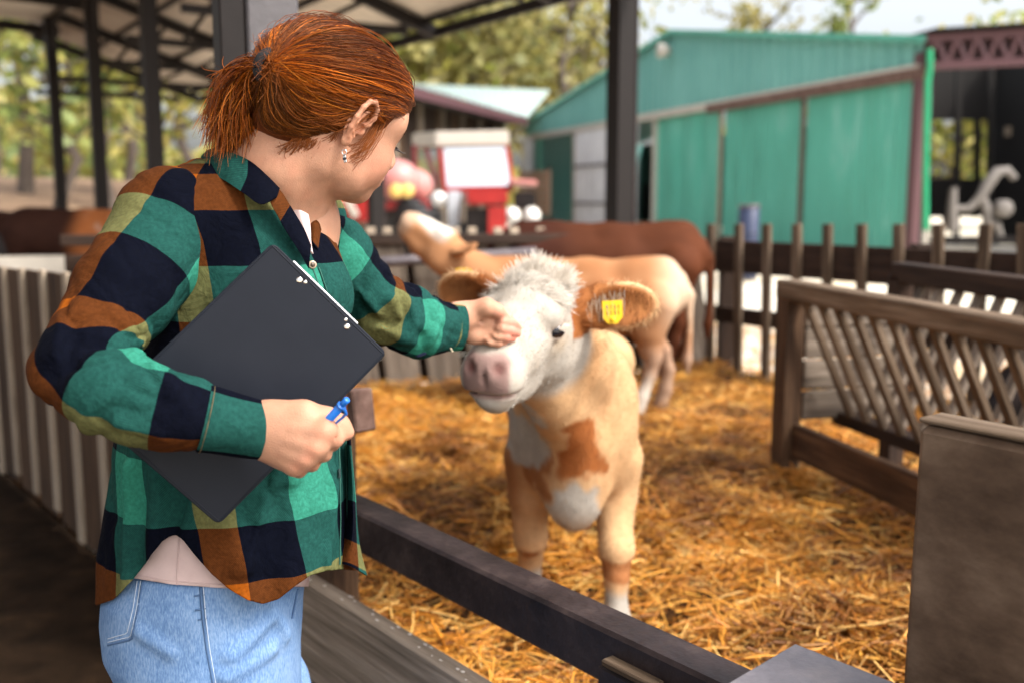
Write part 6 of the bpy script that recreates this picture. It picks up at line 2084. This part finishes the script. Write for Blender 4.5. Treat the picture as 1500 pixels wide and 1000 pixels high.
# ------------------------------------------------------------------ clipboard and pen
T_, R_, B_ = P(400, 355, 1.285), P(567, 517, 1.315), P(320, 768, 1.235)
L_ = T_ + B_ - R_
cb = thing('clipboard', 'black clipboard tucked under the arm of the woman', 'clipboard', B_)
lea = noise_mat('black_leatherette', [(.3, (.0050, .0068, .0120)), (.7, (.0095, .0120, .0195))], scale=5, rough=.5, bump=.1, bscale=900, bdist=.0004, spec=.20, rough_var=.10)
def plate(name, cs, th_, mat, parent, rad_=.010, front=(0, -1, 0)):
    cs = np.array(cs); ctr = cs.mean(0); pts = []
    for i in range(4):
        p, a, b2 = cs[i], nrm(cs[i - 1] - cs[i]), nrm(cs[(i + 1) % 4] - cs[i])
        for t in np.linspace(0, 1, 6):
            pts.append((1 - t) ** 2 * (p + a * rad_) + 2 * t * (1 - t) * p + t * t * (p + b2 * rad_))
    pts = np.array(pts); n = nrm(np.cross(cs[1] - cs[0], cs[2] - cs[0]))
    if n @ np.array(front) < 0: n = -n; pts = pts[::-1]
    k = len(pts); inn = ctr + (pts - ctr) * (1 - .0012 / np.linalg.norm(pts - ctr, axis=1))[:, None]
    V = np.concatenate([inn + n * th_ / 2, pts + n * (th_ / 2 - .0010), pts - n * (th_ / 2 - .0010), inn - n * th_ / 2])
    F = [tuple(range(k)), tuple(range(4 * k - 1, 3 * k - 1, -1))]
    for j in range(3):
        F += [(j * k + i, (j + 1) * k + i, (j + 1) * k + (i + 1) % k, j * k + (i + 1) % k) for i in range(k)]
    return mk(name, V, F, mat, parent), n
board, bn_ = plate('board', [T_, R_, B_, L_], .0045, lea, cb)
# raised border welt round the board
ed = [];cs = np.array([T_, R_, B_, L_]); ctr = cs.mean(0)
ins_ = ctr + (cs - ctr) * .972
for i in range(4):
    a, b2 = ins_[i], ins_[(i + 1) % 4]
    V, F = tube_mesh(np.linspace(a, b2, 8) + bn_ * .0021, .0009, 6); mk('welt', V, F, lea, board, smooth=True)
back = -bn_
e_ = nrm(R_ - T_); f_ = nrm(B_ - R_)
pap = plain('white_paper', (.80, .80, .82), rough=.8, bump=0, var=.02)
pc4 = [T_ + e_ * .035 - f_ * .0022 + back * .0045, R_ - e_ * .055 - f_ * .0022 + back * .0045]
plate('paper', [pc4[0], pc4[1], pc4[1] + f_ * .24, pc4[0] + f_ * .24], .003, pap, cb, rad_=.001)
plate('clip', [T_ + e_ * .05 + f_ * .004 + back * .009, R_ - e_ * .05 + f_ * .004 + back * .009, R_ - e_ * .05 + f_ * .03 + back * .009, T_ + e_ * .05 + f_ * .03 + back * .009], .004, sil, cb, rad_=.004)
riv = plain('polished_rivet', (.75, .73, .70), rough=.15, metallic=1.0, bump=0)
def on_board(px, py):
    d = P(px, py, 1.0) - np.array([0, 0, CAM_Z]); o = np.array([0, 0, CAM_Z])
    return o + d * (((T_ - o) @ bn_) / (d @ bn_))
for px, py, r_ in ((438.5, 410.5, .0044), (447, 413.5, .0028), (508, 478.5, .0044), (506.5, 468, .0028)):
    c0 = on_board(px, py) + bn_ * .002
    rows = []
    sd = Solid(); sd.add(s_ell(c0, (r_, r_, r_)), .001)
    V, F = sd.mesh(r_ / 5); V = c0 + (V - c0) - np.outer((V - c0) @ bn_, bn_) * .55
    mk('rivet', V, F, riv, cb, smooth=True)
pn = thing('pen', 'blue ballpoint pen with clip gripped in the fist against the clipboard', 'pen', P(470, 630, 1.19))
bl_m = noise_mat('blue_pen_plastic', [(.3, (.012, .13, .52)), (.7, (.018, .17, .62))], scale=20, rough=.3, bump=0, spec=.5)
p0, p1 = P(509, 584, 1.160), P(405, 698, 1.228)
dp = nrm(p1 - p0)
cyl('plunger', p0, p0 + dp * .014, .0040, bl_m, pn, n=18, bev=.0008)
cyl('collar_ring', p0 + dp * .012, p0 + dp * .016, .0058, bl_m, pn, n=18, bev=.0006)
cyl('barrel', p0 + dp * .0155, p0 + dp * .125, .0052, bl_m, pn, n=18, bev=.0004)
cyl('nib', p0 + dp * .125, p0 + dp * .143, .0045, bl_m, pn, r2=.0012, n=16)
sd_ = nrm(np.cross(dp, np.array([0, -1, 0]))); sd_ = sd_ if sd_[0] > 0 else -sd_
c0 = p0 + dp * .016 + sd_ * .006
cl_ = [p0 + dp * .014 + sd_ * .005, p0 + dp * .018 + sd_ * .0105, p0 + dp * .026 + sd_ * .0105, p0 + dp * .052 + sd_ * .0078, p0 + dp * .056 + sd_ * .006]
V, F = tube_mesh(cl_, [.0022, .0022, .0017, .0015, .0016], 8); mk('clip', V, F, bl_m, pn, smooth=True)
# ------------------------------------------------------------------ cattle
coat = attr_mat('short_coat', rough=.75, bump=.35, bscale=160, nvar=.14, nscale=22, spec=.10)
coat_far = attr_mat('cattle_coat', rough=.75, bump=.2, bscale=60, nvar=.12, nscale=9, spec=.07)
CREAM, TAN, BROWN, WHITE, PINK = (np.array(c) for c in ((.47, .29, .150), (.36, .17, .066), (.235, .078, .022), (.345, .312, .27), (.27, .175, .155)))

class Beast:
    """a young bovine: local frame x forward, y to its left, z up, front feet at the origin"""
    def __init__(self, origin, heading, scale=1.0):
        self.o = np.asarray(origin, float); c, s = math.cos(heading), math.sin(heading)
        self.M = np.array([[c, -s, 0], [s, c, 0], [0, 0, 1.0]]); self.s = scale
        self.sol = Solid()
    def w(self, p): return self.o + self.M @ (np.array(p, float) * self.s)
    def l(self, V): return ((V - self.o) @ self.M) / self.s
    def head_frame(self, c, F, U):
        F = nrm(F); L = nrm(np.cross(U, F)); U = np.cross(F, L)
        self.hM = np.stack([F, L, U], 1); self.hc = np.asarray(c, float)
    def h(self, p): return self.hc + self.hM @ (np.array(p, float) * self.hs)
    def hlc(self, V): return ((V - self.hc) @ self.hM) / self.hs
    def E(self, c, r, k=.04, rot=None):
        Mx = self.M if rot is None else self.M @ np.array(Matrix.Rotation(rot[1], 3, rot[0]))
        self.sol.add(s_ell(self.w(c), np.array(r) * self.s, Mx), k * self.s)
    def C(self, pts, k=.03):
        self.sol.chain([(self.w(p), r * self.s) for p, r in pts], k * self.s)
    def HE(self, c, r, k=.02, rot=None, op='+'):
        Mx = self.hM if rot is None else self.hM @ np.array(Matrix.Rotation(rot[1], 3, rot[0]))
        pr = s_ell(self.h(c), np.array(r) * self.hs, Mx)
        (self.sol.add if op == '+' else self.sol.sub)(pr, k * self.hs)
    def HC(self, pts, k=.02):
        self.sol.chain([(self.h(p), r * self.hs) for p, r in pts], k * self.hs)
    def body(self, thin=1.0):
        t = thin
        self.E((-.12, 0, .64), (.34, .185 * t, .215), .05)
        self.E((-.48, 0, .61), (.36, .205 * t, .215), .06)
        self.E((-.80, 0, .67), (.22, .165 * t, .185), .06)
        self.C([((.02, 0, .80), .075), ((-.45, 0, .775), .08), ((-.88, 0, .79), .08)], .06)
        self.E((.06, 0, .56), (.16, .150 * t, .19), .05)
        for s in (-1, 1):
            self.E((.02, s * .125 * t, .58), (.11, .065, .18), .04)
    def legs(self, fx=(0, 0), hx=(0, 0), fy=.115, hy=.125, r=1.0):
        for s, dx in zip((-1, 1), fx):
            self.C([((.02, s * fy, .50), .085 * r), ((.015, s * fy, .40), .066 * r), ((.030 + dx * .4, s * fy, .285), .050 * r), ((.030 + dx * .5, s * fy, .265), .050 * r),
                    ((.010 + dx * .8, s * fy, .20), .0345 * r), ((.0 + dx, s * fy, .11), .0335 * r), ((.005 + dx, s * fy, .085), .039 * r), ((.025 + dx, s * fy, .045), .038 * r), ((.035 + dx, s * fy, .008), .046 * r)], .018)
        for s, dx in zip((-1, 1), hx):
            self.C([((-.82, s * hy, .62), .135 * r), ((-.79, s * hy, .47), .095 * r), ((-.83 + dx * .3, s * hy, .38), .064 * r), ((-.87 + dx * .5, s * hy, .325), .048 * r),
                    ((-.885 + dx * .8, s * hy, .22), .036 * r), ((-.86 + dx, s * hy, .10), .039 * r), ((-.845 + dx, s * hy, .045), .038 * r), ((-.835 + dx, s * hy, .008), .045 * r)], .02)
    def tail(self, sway=.02):
        self.C([((-.98, 0, .76), .030), ((-1.03, sway, .66), .024), ((-1.03, sway * 2, .45), .018), ((-1.02, sway * 2, .30), .028), ((-1.02, sway * 2, .22), .012)], .015)
    def neck(self, k=.06, r0=.165, r1=.105):
        a, b2 = self.w((.02, 0, .68)), self.h((-.09, 0, -.03))
        self.sol.chain([(a, r0 * self.s), ((a + b2) / 2 + [0, 0, .0], (r0 + r1) / 2 * .96 * self.s), (b2, r1 * self.s)], k * self.s)
    def head(self, detail=True, ear=((-.30, .55), (-.30, .55)), ear_len=1.0):
        self.HE((-.015, 0, .0), (.115, .087, .090), .02)
        self.HE((-.095, 0, .045), (.055, .072, .055), .03)
        self.HC([((.01, 0, .01), .080), ((.10, 0, -.012), .064), ((.19, 0, -.028), .054)], .03)
        self.HC([((.0, 0, .050), .046), ((.12, 0, .022), .040), ((.20, 0, .004), .036)], .025)
        self.HC([((-.03, 0, -.075), .058), ((.09, 0, -.085), .042), ((.195, 0, -.082), .034)], .03)
        for s in (-1, 1):
            self.HE((-.035, s * .050, -.055), (.075, .040, .070), .03)
            self.HE((.045, s * .066, .040), (.040, .026, .022), .025)
            self.HE((.206, s * .030, -.040), (.042, .032, .040), .02)
        self.HE((.216, 0, -.028), (.038, .044, .042), .02)
        self.HE((.236, 0, -.012), (.021, .041, .026), .014)
        self.HE((.196, 0, -.082), (.046, .036, .024), .014)
        if detail:
            for s in (-1, 1):
                self.HE((.259, s * .027, -.010), (.020, .0105, .0130), .006, ('Y', .4), '-')
                self.HE((.254, s * .034, -.002), (.018, .007, .006), .006, None, '-')
                self.HE((.052, s * .094, .010), (.020, .020, .013), .010, None, '-')
                self.HE((.050, s * .080, .0225), (.022, .012, .006), .006)
                self.HE((.050, s * .082, -.003), (.020, .010, .005), .006)
            self.HE((.232, 0, -.064), (.050, .075, .0030), .006, ('Y', -.10), '-')
            self.HE((.257, 0, -.030), (.012, .0022, .022), .008, None, '-')
        # ears: leaf-shaped shells, hollow towards the front
        for s, (back, drop) in zip((-1, 1), ear):
            d = nrm(np.array([back, s * 1.0, drop])); f = nrm(np.array([1, 0, .15]) - d * d[0]); u = np.cross(d, f)
            B_ = self.hM @ np.stack([d, f, u], 1)
            b0 = np.array([-.075, s * .078, .018])
            L = .088 * ear_len
            c = b0 + d * L
            self.sol.add(s_ell(self.h(c), np.array([L * 1.08, .022, .052]) * self.hs, B_), .012 * self.hs)
            self.sol.add(s_ell(self.h(b0 + d * .015), np.array([.04, .030, .034]) * self.hs, B_), .02 * self.hs)
            self.sol.sub(s_ell(self.h(c + f * .022 + d * .012), np.array([L * .90, .020, .038]) * self.hs, B_), .008 * self.hs)
            if s == 1: self.earL = (c, d, f, u, B_)
            else: self.earR = (c, d, f, u, B_)

# ---- the petted calf
hcen = P(772, 474, 2.03)
muz = P(710, 533, 1.80)
Fd = nrm(muz - hcen)
Sd = nrm(np.array([.80, .56, .12])); Sd = nrm(Sd - Fd * (Sd @ Fd))
Ud = nrm(np.cross(Fd, Sd))
if Ud[2] < 0: Ud = -Ud
footR = PZ(908, 932, -.05); footL = PZ(800, 890, -.05)
mid = (footR + footL) / 2; mid[2] = -.06; mid[0] -= .030; mid[1] -= .03
hd = math.atan2(-1, -.03)
calf = Beast(mid, hd, .95)
calf.hs = 1.0
calf.head_frame(hcen, Fd, Ud)
calf.body(.86)
calf.E((.13, 0, .50), (.085, .085, .13), .05)
calf.E((.16, 0, .42), (.05, .055, .075), .04)
fyy = np.linalg.norm((footR - footL)[:2]) / 2 * .97 / .98
calf.legs(fx=(-.05, .12), hx=(-.06, .06), fy=max(.085, min(.115, fyy)), r=.88)
calf.tail()
calf.neck(.05, .150, .105)
# throat and dewlap
calf.sol.chain([(calf.h((-.02, 0, -.10)), .055), (calf.w((.16, .0, .58)), .06), (calf.w((.15, 0, .44)), .05)], .05)
calf.head(True, ear=((-.30, .02), (-.42, .02)))
V, F = calf.sol.mesh(.0062, lambda p: .0022 * fnoise(p, 26, 31))
V = relax(V, F, 1, .4)
q, hq = calf.l(V), calf.hlc(V)
nz = fnoise(V, 9, 33) * .5 + fnoise(V, 24, 34) * .3
col = np.tile(CREAM, (len(V), 1))
col = mix(col, TAN, sstep(-.1, .9, nz + (.45 - np.abs(q[:, 2] - .45)) * .8) * .45)
col = mix(col, BROWN, sstep(.02, .10, (q[:, 1] * -1 - .08) + nz * .05) * sstep(.62, .50, q[:, 2]) * sstep(.2, .34, q[:, 2]) * .75)      # brown on its right shoulder and leg
# brown patch on the breast, white brisket and throat
px_, py_ = proj(V)
px_ = px_ + 16 * fnoise(V, 14, 71) + 9 * fnoise(V, 38, 72); py_ = py_ + 20 * fnoise(V, 13, 73) + 10 * fnoise(V, 34, 74)
front = q[:, 0] > -.25
br = np.exp(-(((px_ - 852) / 36) ** 2 + ((py_ - 660) / 44) ** 2)) * front
col = mix(col, BROWN * 1.15, sstep(.35, .62, br + nz * .28))
br2 = np.exp(-(((px_ - 790) / 26) ** 2 + ((py_ - 690) / 46) ** 2)) * front
col = mix(col, BROWN, sstep(.4, .7, br2 + nz * .3) * .8)
wh = np.exp(-(((px_ - 842) / 56) ** 2 + ((py_ - 742) / 50) ** 2)) * front * (q[:, 2] > .25)
col = mix(col, WHITE, sstep(.42, .66, wh + nz * .2))
th_w = np.exp(-(((px_ - (745 + (py_ - 600) * .42)) / 34) ** 2)) * sstep(575, 610, py_) * sstep(705, 660, py_) * front
col = mix(col, WHITE, sstep(.3, .6, th_w + nz * .15))
# legs: pale below, brown knee spots, white socks
fl_ = front & (q[:, 2] < .36)
col = mix(col, CREAM * 1.15, sstep(.42, .30, q[:, 2]) * .7)
kn_ = np.exp(-((q[:, 2] - .222 + .03 * nz) / .036) ** 2) * sstep(.005, .05, q[:, 0] + .02 * nz) * front
col = mix(col, BROWN * 1.1, sstep(.45, .75, kn_ + nz * .25) * .85)
col = mix(col, WHITE, sstep(.185, .15, q[:, 2] + nz * .02))
col = mix(col, np.array([.10, .075, .055]), sstep(.035, .02, q[:, 2]))
# head
ish = sstep(-.15, -.08, hq[:, 0] + .05 * nz - .35 * np.minimum(hq[:, 2] + .05, 0)) * sstep(.125, .10, np.abs(hq[:, 1])) * sstep(-.19, -.13, hq[:, 2] + .03 * nz)
near_h = sstep(.27, .22, np.linalg.norm(hq - np.array([.06, 0, -.01]), axis=1))
ish = ish * near_h
col = mix(col, WHITE * 1.06, ish)
col = mix(col, np.array([.30, .255, .205]), ish * sstep(-.1, .8, fnoise(V, 30, 75) * .5 + fnoise(V, 75, 76) * .5) * .55)
col = mix(col, np.array([.60, .45, .30]), np.exp(-(((hq - np.array([.15, 0, .03])) / np.array([.05, .045, .04])) ** 2).sum(1)) * .55 * near_h)
for s in (-1, 1):
    col = mix(col, np.array([.56, .42, .27]), np.exp(-(((hq - np.array([.045, s * .09, -.022])) / np.array([.032, .03, .022])) ** 2).sum(1)) * .45)
    col = mix(col, np.array([.36, .20, .16]), np.exp(-(((hq - np.array([.052, s * .086, .010])) / np.array([.022, .02, .014])) ** 2).sum(1)) * .8)
nose = sstep(.216, .232, hq[:, 0] + .25 * np.abs(hq[:, 2] + .02) * (hq[:, 2] < -.02) * -1) * sstep(.050, .041, np.abs(hq[:, 1])) * sstep(-.060, -.052, hq[:, 2]) * sstep(.024, .012, hq[:, 2])
col = mix(col, PINK, nose)
nost = np.exp(-(((hq - np.array([.248, .027, -.008])) / np.array([.022, .011, .013])) ** 2).sum(1)) + np.exp(-(((hq - np.array([.248, -.027, -.008])) / np.array([.022, .011, .013])) ** 2).sum(1))
col = mix(col, np.array([.13, .045, .04]), np.clip(nost * .9, 0, 1))
lip = np.exp(-((hq[:, 2] + .066 + .02 * (hq[:, 0] - .24)) / .007) ** 2) * sstep(.19, .22, hq[:, 0]) * near_h
col = mix(col, np.array([.26, .13, .11]), lip * .8)
for (c, d, f, u, B_), s in ((calf.earL, 1), (calf.earR, -1)):
    e = hq - c; a = e @ d; uu = e @ u
    ine = (np.abs(a) < .125) & (np.abs(uu) < .062) & (np.abs(e @ f) < .05) & (np.abs(hq[:, 1]) > .085)
    rim = (a / .095) ** 2 + (uu / .052) ** 2
    ec = mix(np.tile(BROWN * 1.05, (len(V), 1)), np.array([.40, .17, .06]), sstep(-.2, .8, nz))
    ec = mix(ec, CREAM * 1.12, sstep(.62, .9, rim) * (a > -.02))
    col = np.where(ine[:, None], ec, col)
croot = thing('calf', 'cream calf with a white face being stroked by the woman', 'calf', mid)
cb_ = mk('body', V, F, coat, croot, smooth=True, col=col)

# eyes
eye_d = plain('dark_calf_eye', (.010, .010, .016), rough=.05, bump=0, spec=.8)
for s in (-1, 1):
    E_ = Solid(); E_.add(s_ell(calf.h((.051, s * .0770, .0105)), (.0215, .0195, .0180), calf.hM), .001)
    v, f = E_.mesh(.0022); mk('eye', v, f, eye_d, croot, smooth=True)
    ls_ = []
    for k in range(34):
        a = -1 + 2 * k / 33
        p0 = np.array([.050 + .018 * a, s * .0885, .0225 - .005 * a * a])
        ls_.append([calf.h(p0), calf.h(p0 + [.002 * a, s * .008, -.001]), calf.h(p0 + [.003 * a, s * .014, -.006])])
    v, f = strands_mesh(np.array(ls_), np.array([.0006, .0005, .0002])); mk('eyelashes', v, f, plain('pale_lashes', (.42, .36, .30), rough=.7, bump=0), croot)
# yellow ear tag
c, d, f, u, B_ = calf.earL
tagm = plain('yellow_tag_plastic', (.80, .50, .012), rough=.4, bump=0, var=.04)
tc0 = calf.h(c + f * .022 - d * .010 + u * .010)
B2 = np.stack([B_[:, 0], B_[:, 2], B_[:, 1]], 1)
tw, th2 = .021, .024
pts = []
for (a, b2) in ((-1, -1), (1, -1), (1, .45), (.45, 1), (-.45, 1), (-1, .45)):
    pts.append(tc0 + B2[:, 0] * tw * a + B2[:, 1] * th2 * b2)
pts = np.array(pts); nn_ = B2[:, 2]
Vt = np.concatenate([pts, pts + nn_ * .0025]); k = 6
Ft = [tuple(range(k - 1, -1, -1)), tuple(range(k, 2 * k))] + [(i, (i + 1) % k, k + (i + 1) % k, k + i) for i in range(k)]
tg = mk('ear_tag', Vt, Ft, tagm, croot)
cyl('tag_stud', tc0 + B2[:, 1] * th2 * .62, tc0 + B2[:, 1] * th2 * .62 + nn_ * .006, .006, tagm, tg, n=14, bev=.001)
# printed figures on the tag (too small to read in the photograph: dark strokes)
ink = plain('tag_ink', (.03, .025, .01), rough=.6, bump=0)
for j, y_ in enumerate((-.45, .05)):
    for i, x_ in enumerate((-.55, -.15, .25, .6)):
        p = tc0 + B2[:, 0] * tw * x_ + B2[:, 1] * th2 * y_ + nn_ * .0028
        bar('tag_print', p - B2[:, 1] * .0040, p + B2[:, 1] * .0040, .0016, .0006, ink, tg, up=nn_, bevel=0)

# hair: curly poll, ear fringes and a short coat that breaks the outline
hair_c = attr_mat('calf_hair', rough=.6, spec=.2)
r = np.random.default_rng(41)
n = 4400
a = r.uniform(-1, 1, n); 
p0 = np.stack([-.082 + r.normal(0, .026, n), .060 * a, .070 + .0 * a], 1)
p0[:, 2] = .078 - .035 * a * a + np.where(p0[:, 0] > -.06, -.25 * (p0[:, 0] + .06), 0) + np.where(p0[:, 0] < -.11, .5 * (p0[:, 0] + .11), 0)
cid = (np.floor((a + 1) * 6) + 13 * np.floor((p0[:, 0] + .2) * 45)).astype(int)
rg = np.random.default_rng(8)
cd = rg.normal(0, 1, (600, 3)) * [.55, .75, .25] + [.12, 0, 1.0]
dirs = nrm(cd[cid % 600] + r.normal(0, .28, (n, 3)) + np.stack([0 * a, .55 * a, 0 * a], 1))
Ln = r.uniform(.016, .050, n)[:, None]
cu = rg.normal(0, 1, (600, 3))[cid % 600]
bend = nrm(cu + r.normal(0, .5, (n, 3))) * .5
tt = np.linspace(0, 1, 6)
paths = p0[:, None] - dirs[:, None] * .008 + Ln[:, None] * (dirs[:, None] * tt[None, :, None] + bend[:, None] * (tt ** 2)[None, :, None])
Wp = calf.hc + (paths * calf.hs) @ calf.hM.T
Vh, Fh = strands_mesh(Wp, .00105 * r.uniform(.6, 1.2, (n, 1)) * np.array([1, 1, .95, .85, .7, .3])[None], 3)
ch = mix(np.tile(np.array([.86, .80, .72]), (n, 1)), np.array([.60, .50, .38]), r.random(n) ** 3 * .5)
mk('poll_hair', Vh, Fh, hair_c, croot, smooth=True, col=np.repeat(ch, 18, 0))

def coat_hairs(Vb, Fb, Cb, n, flow, L, rad, seed, keep=None, up=1.0):
    r = np.random.default_rng(seed)
    T = tris(Fb); A, B2_, C_ = Vb[T[:, 0]], Vb[T[:, 1]], Vb[T[:, 2]]
    cr_ = np.cross(B2_ - A, C_ - A); ar = np.linalg.norm(cr_, axis=1)
    if keep is not None: ar = ar * keep(( A + B2_ + C_) / 3)
    t = r.choice(len(T), n, p=ar / ar.sum())
    u1, u2 = r.random(n), r.random(n); fl2 = u1 + u2 > 1; u1[fl2], u2[fl2] = 1 - u1[fl2], 1 - u2[fl2]
    p = A[t] + u1[:, None] * (B2_ - A)[t] + u2[:, None] * (C_ - A)[t]
    nn = nrm(cr_[t]); fd = flow(p); fd = nrm(fd - nn * (fd * nn).sum(1)[:, None] + r.normal(0, .25, (n, 3)))
    l = (L * r.uniform(.5, 1.2, n))[:, None] if not callable(L) else (L(p) * r.uniform(.5, 1.2, n))[:, None]
    pts = np.stack([p - nn * .001, p + nn * l * .33 * up + fd * l * .45, p + nn * l * .42 * up + fd * l], 1)
    V, F = strands_mesh(pts, rad * np.array([1, .8, .25])[None] * r.uniform(.7, 1.2, (n, 1)), 3)
    c = np.repeat(Cb[T[t, 0]] * r.uniform(.85, 1.15, (n, 1)), 9, 0)
    return V, F, c
def flow(p):
    h_ = calf.hlc(p); near = (np.linalg.norm(h_ - [.06, 0, 0], axis=1) < .24)
    hf = calf.hM @ np.array([-.6, 0, .55]); out = np.tile(calf.M @ np.array([-.5, 0, -.85]), (len(p), 1))
    return np.where(near[:, None], hf + calf.hM @ np.array([0, .0, 0]), out)
def hlen(p):
    h_ = calf.hlc(p); ear = (np.abs(h_[:, 1]) > .10) & (np.abs(h_[:, 0]) < .25) & (np.abs(h_[:, 2]) < .12)
    near = (np.linalg.norm(h_ - [.06, 0, 0], axis=1) < .24)
    return np.where(ear, .013, np.where(near, .006, .007))
def keepf(c):
    h_ = calf.hlc(c); nz_ = (h_[:, 0] > .205) & (np.abs(h_[:, 1]) < .06)
    ear = (np.abs(h_[:, 1]) > .10) & (np.abs(h_[:, 0]) < .25) & (np.abs(h_[:, 2]) < .12)
    eye_ = (np.abs(h_[:, 0] - .05) < .024) & (np.abs(h_[:, 2] - .010) < .016)
    q_ = calf.l(c)
    return np.where(nz_ | eye_, 0, np.where(ear, 2.2, 1)) * (q_[:, 0] > -.5) * (q_[:, 2] > .04)
Vh, Fh, ch = coat_hairs(V, F, col, 42000, flow, hlen, .0006, 51, keepf, .6)
tag(mk('coat_hair', Vh, Fh, hair_c, croot, smooth=True, col=ch), kind='stuff')
# the whorl of longer hair on the forehead
wz = calf.h((.015, .0, .075))
def flow2(p): return nrm(p - wz) + calf.hM @ np.array([-.55, .25, .35])
def keep2(c):
    h_ = calf.hlc(c)
    return (h_[:, 2] > .02) * (h_[:, 0] > -.16) * (h_[:, 0] < .045) * (np.abs(h_[:, 1]) < .085) * 1.0
Vh, Fh, ch = coat_hairs(V, F, col, 3000, flow2, .022, .0007, 57, keep2, .38)
mk('forehead_hair', Vh, Fh, hair_c, croot, smooth=True, col=ch * np.repeat(np.random.default_rng(58).uniform(.85, 1.5, (len(ch) // 9, 1)), 9, 0))
# long pale fringe hanging over the tag from the ear's edge
n = 50
c, d, f, u, B_ = calf.earL
aa = r.uniform(-.07, .02, n)
p0 = c + d * aa[:, None] - u * r.uniform(.015, .042, n)[:, None] + f * .010
dd = nrm(u + f * .30 + d * r.normal(.0, .12, (n, 1)) + r.normal(0, .12, (n, 3)))
Lh = r.uniform(.025, .060, n)[:, None]
pth = np.stack([p0, p0 + dd * Lh * .5 + f * .006, p0 + dd * Lh + f * .002], 1)
Vh, Fh = strands_mesh(calf.hc + pth @ calf.hM.T, np.array([.0006, .0005, .0002]), 3)
mk('ear_fringe', Vh, Fh, hair_c, croot, smooth=True, col=np.repeat(mix(np.tile(CREAM, (n, 1)), WHITE, r.random(n)), 9, 0))

# ---- the rest of the herd
def herd(name, label, cat, origin, heading, scale, head_c, head_F, head_U, colour, h=.017, hs=1.0, thin=1.0, fx=(-.05, .06), hx=(-.06, .1), earL=1.0, cut=None):
    b = Beast(origin, heading, scale); b.hs = hs
    b.head_frame(b.w(head_c), b.M @ np.array(head_F), b.M @ np.array(head_U))
    b.body(thin); b.legs(fx, hx); b.tail(); b.neck(.06, .15, .10); b.head(False)
    V, F = b.sol.mesh(h, lambda p: .004 * fnoise(p, 12, 61))
    q, hq = b.l(V), b.hlc(V)
    nz = fnoise(V, 6, 63) * .6 + fnoise(V, 15, 64) * .4
    c = colour(q, hq, nz, len(V))
    root = thing(name, label, cat, b.o)
    mk('body', V, F, coat_far, root, smooth=True, col=c)
    return b, root

def col_tan(q, hq, nz, n):
    c = np.tile(np.array([.36, .175, .082]), (n, 1))
    c = mix(c, np.array([.22, .085, .032]), sstep(-.2, .7, nz) * .7)
    c = mix(c, np.array([.50, .36, .25]), sstep(-.78, -.98, q[:, 0]) * sstep(.35, .6, q[:, 2]))
    c = mix(c, np.array([.36, .24, .17]), sstep(.45, .30, q[:, 2]) * .8)
    c = mix(c, np.array([.55, .48, .40]), sstep(.28, .16, q[:, 2]) * sstep(-.9, -.86, q[:, 0] - .06))
    nh = np.linalg.norm(hq - [.08, 0, 0], axis=1) < .24
    c = mix(c, np.array([.58, .52, .45]), nh * sstep(-.02, .03, hq[:, 2] + .02 * nz) * sstep(-.02, .04, hq[:, 0]))
    c = mix(c, np.array([.42, .28, .19]), nh * sstep(.16, .21, hq[:, 0]))
    return c
o2 = P(742, 588, 5.05); o2[2] = 0
b2_, r2_ = herd('calf', 'light brown calf lifting its head behind the petted calf', 'calf', o2, R(178), .90, (.36, -.02, .93), (.66, 0, .62), (-.55, -.15, .75), col_tan, h=.014, hs=.98)
c, d, f, u, B_ = b2_.earL
tc0 = b2_.h(c + f * .02 - u * .01)
for _e in (b2_.earL,):
    pass
# its tag, on the ear turned to the camera
tp_ = P(679, 405, 4.62)
bar('ear_tag', tp_ - [.034, 0, 0], tp_ + [.034, 0, 0], .012, .066, tagm, r2_, bevel=.008)
def col_red(q, hq, nz, n):
    c = np.tile(np.array([.062, .019, .008]), (n, 1))
    c = mix(c, np.array([.03, .009, .006]), sstep(-.35, -.05, q[:, 0]) * .8)
    c = mix(c, np.array([.11, .034, .014]), sstep(-.7, -1.0, q[:, 0]) * .6 + 0 * nz)
    return mix(c, c * .7, sstep(0, .8, nz))
o3 = P(770, 575, 5.95); o3[2] = 0
herd('calf', 'dark red-brown calf standing farthest back, behind the light brown calf', 'calf', o3, R(184), 1.08, (.42, 0, .62), (.75, 0, -.6), (.6, 0, .75), col_red)
def col_left(q, hq, nz, n):
    c = np.tile(np.array([.30, .10, .032]), (n, 1))
    c = mix(c, np.array([.46, .40, .34]), sstep(.3, .6, nz) * sstep(-.4, -.7, q[:, 0]) * .5)
    return mix(c, np.array([.03, .012, .008]), sstep(-.55, -.35, q[:, 0]))
o4 = P(20, 420, 9.9); o4 = np.array([o4[0] - .15, 10.6, -.3])
herd('cow', 'red-brown cow with its rump to the posts beyond the slatted fence', 'cow', o4, R(172), 1.46, (.45, 0, .75), (.9, 0, -.3), (.3, 0, .95), col_left, h=.024)
def col_black(q, hq, nz, n):
    return mix(np.tile(np.array([.010, .008, .008]), (n, 1)), np.array([.03, .02, .018]), sstep(0, .8, nz))
herd('cow', 'black cow standing beside the red-brown cow at the left edge', 'cow', np.array([o4[0] - 1.2, 9.9, -.3]), R(176), 1.30, (.45, 0, .75), (.9, 0, -.3), (.3, 0, .95), col_black, h=.026)
herd('cow', 'black cow lying low behind the hay rack at the right edge', 'cow', np.array([P(1600, 400, 4.3)[0], 4.35, -.12]), R(200), 1.0, (.30, 0, .42), (.8, 0, -.5), (.5, 0, .85), col_black, h=.02)
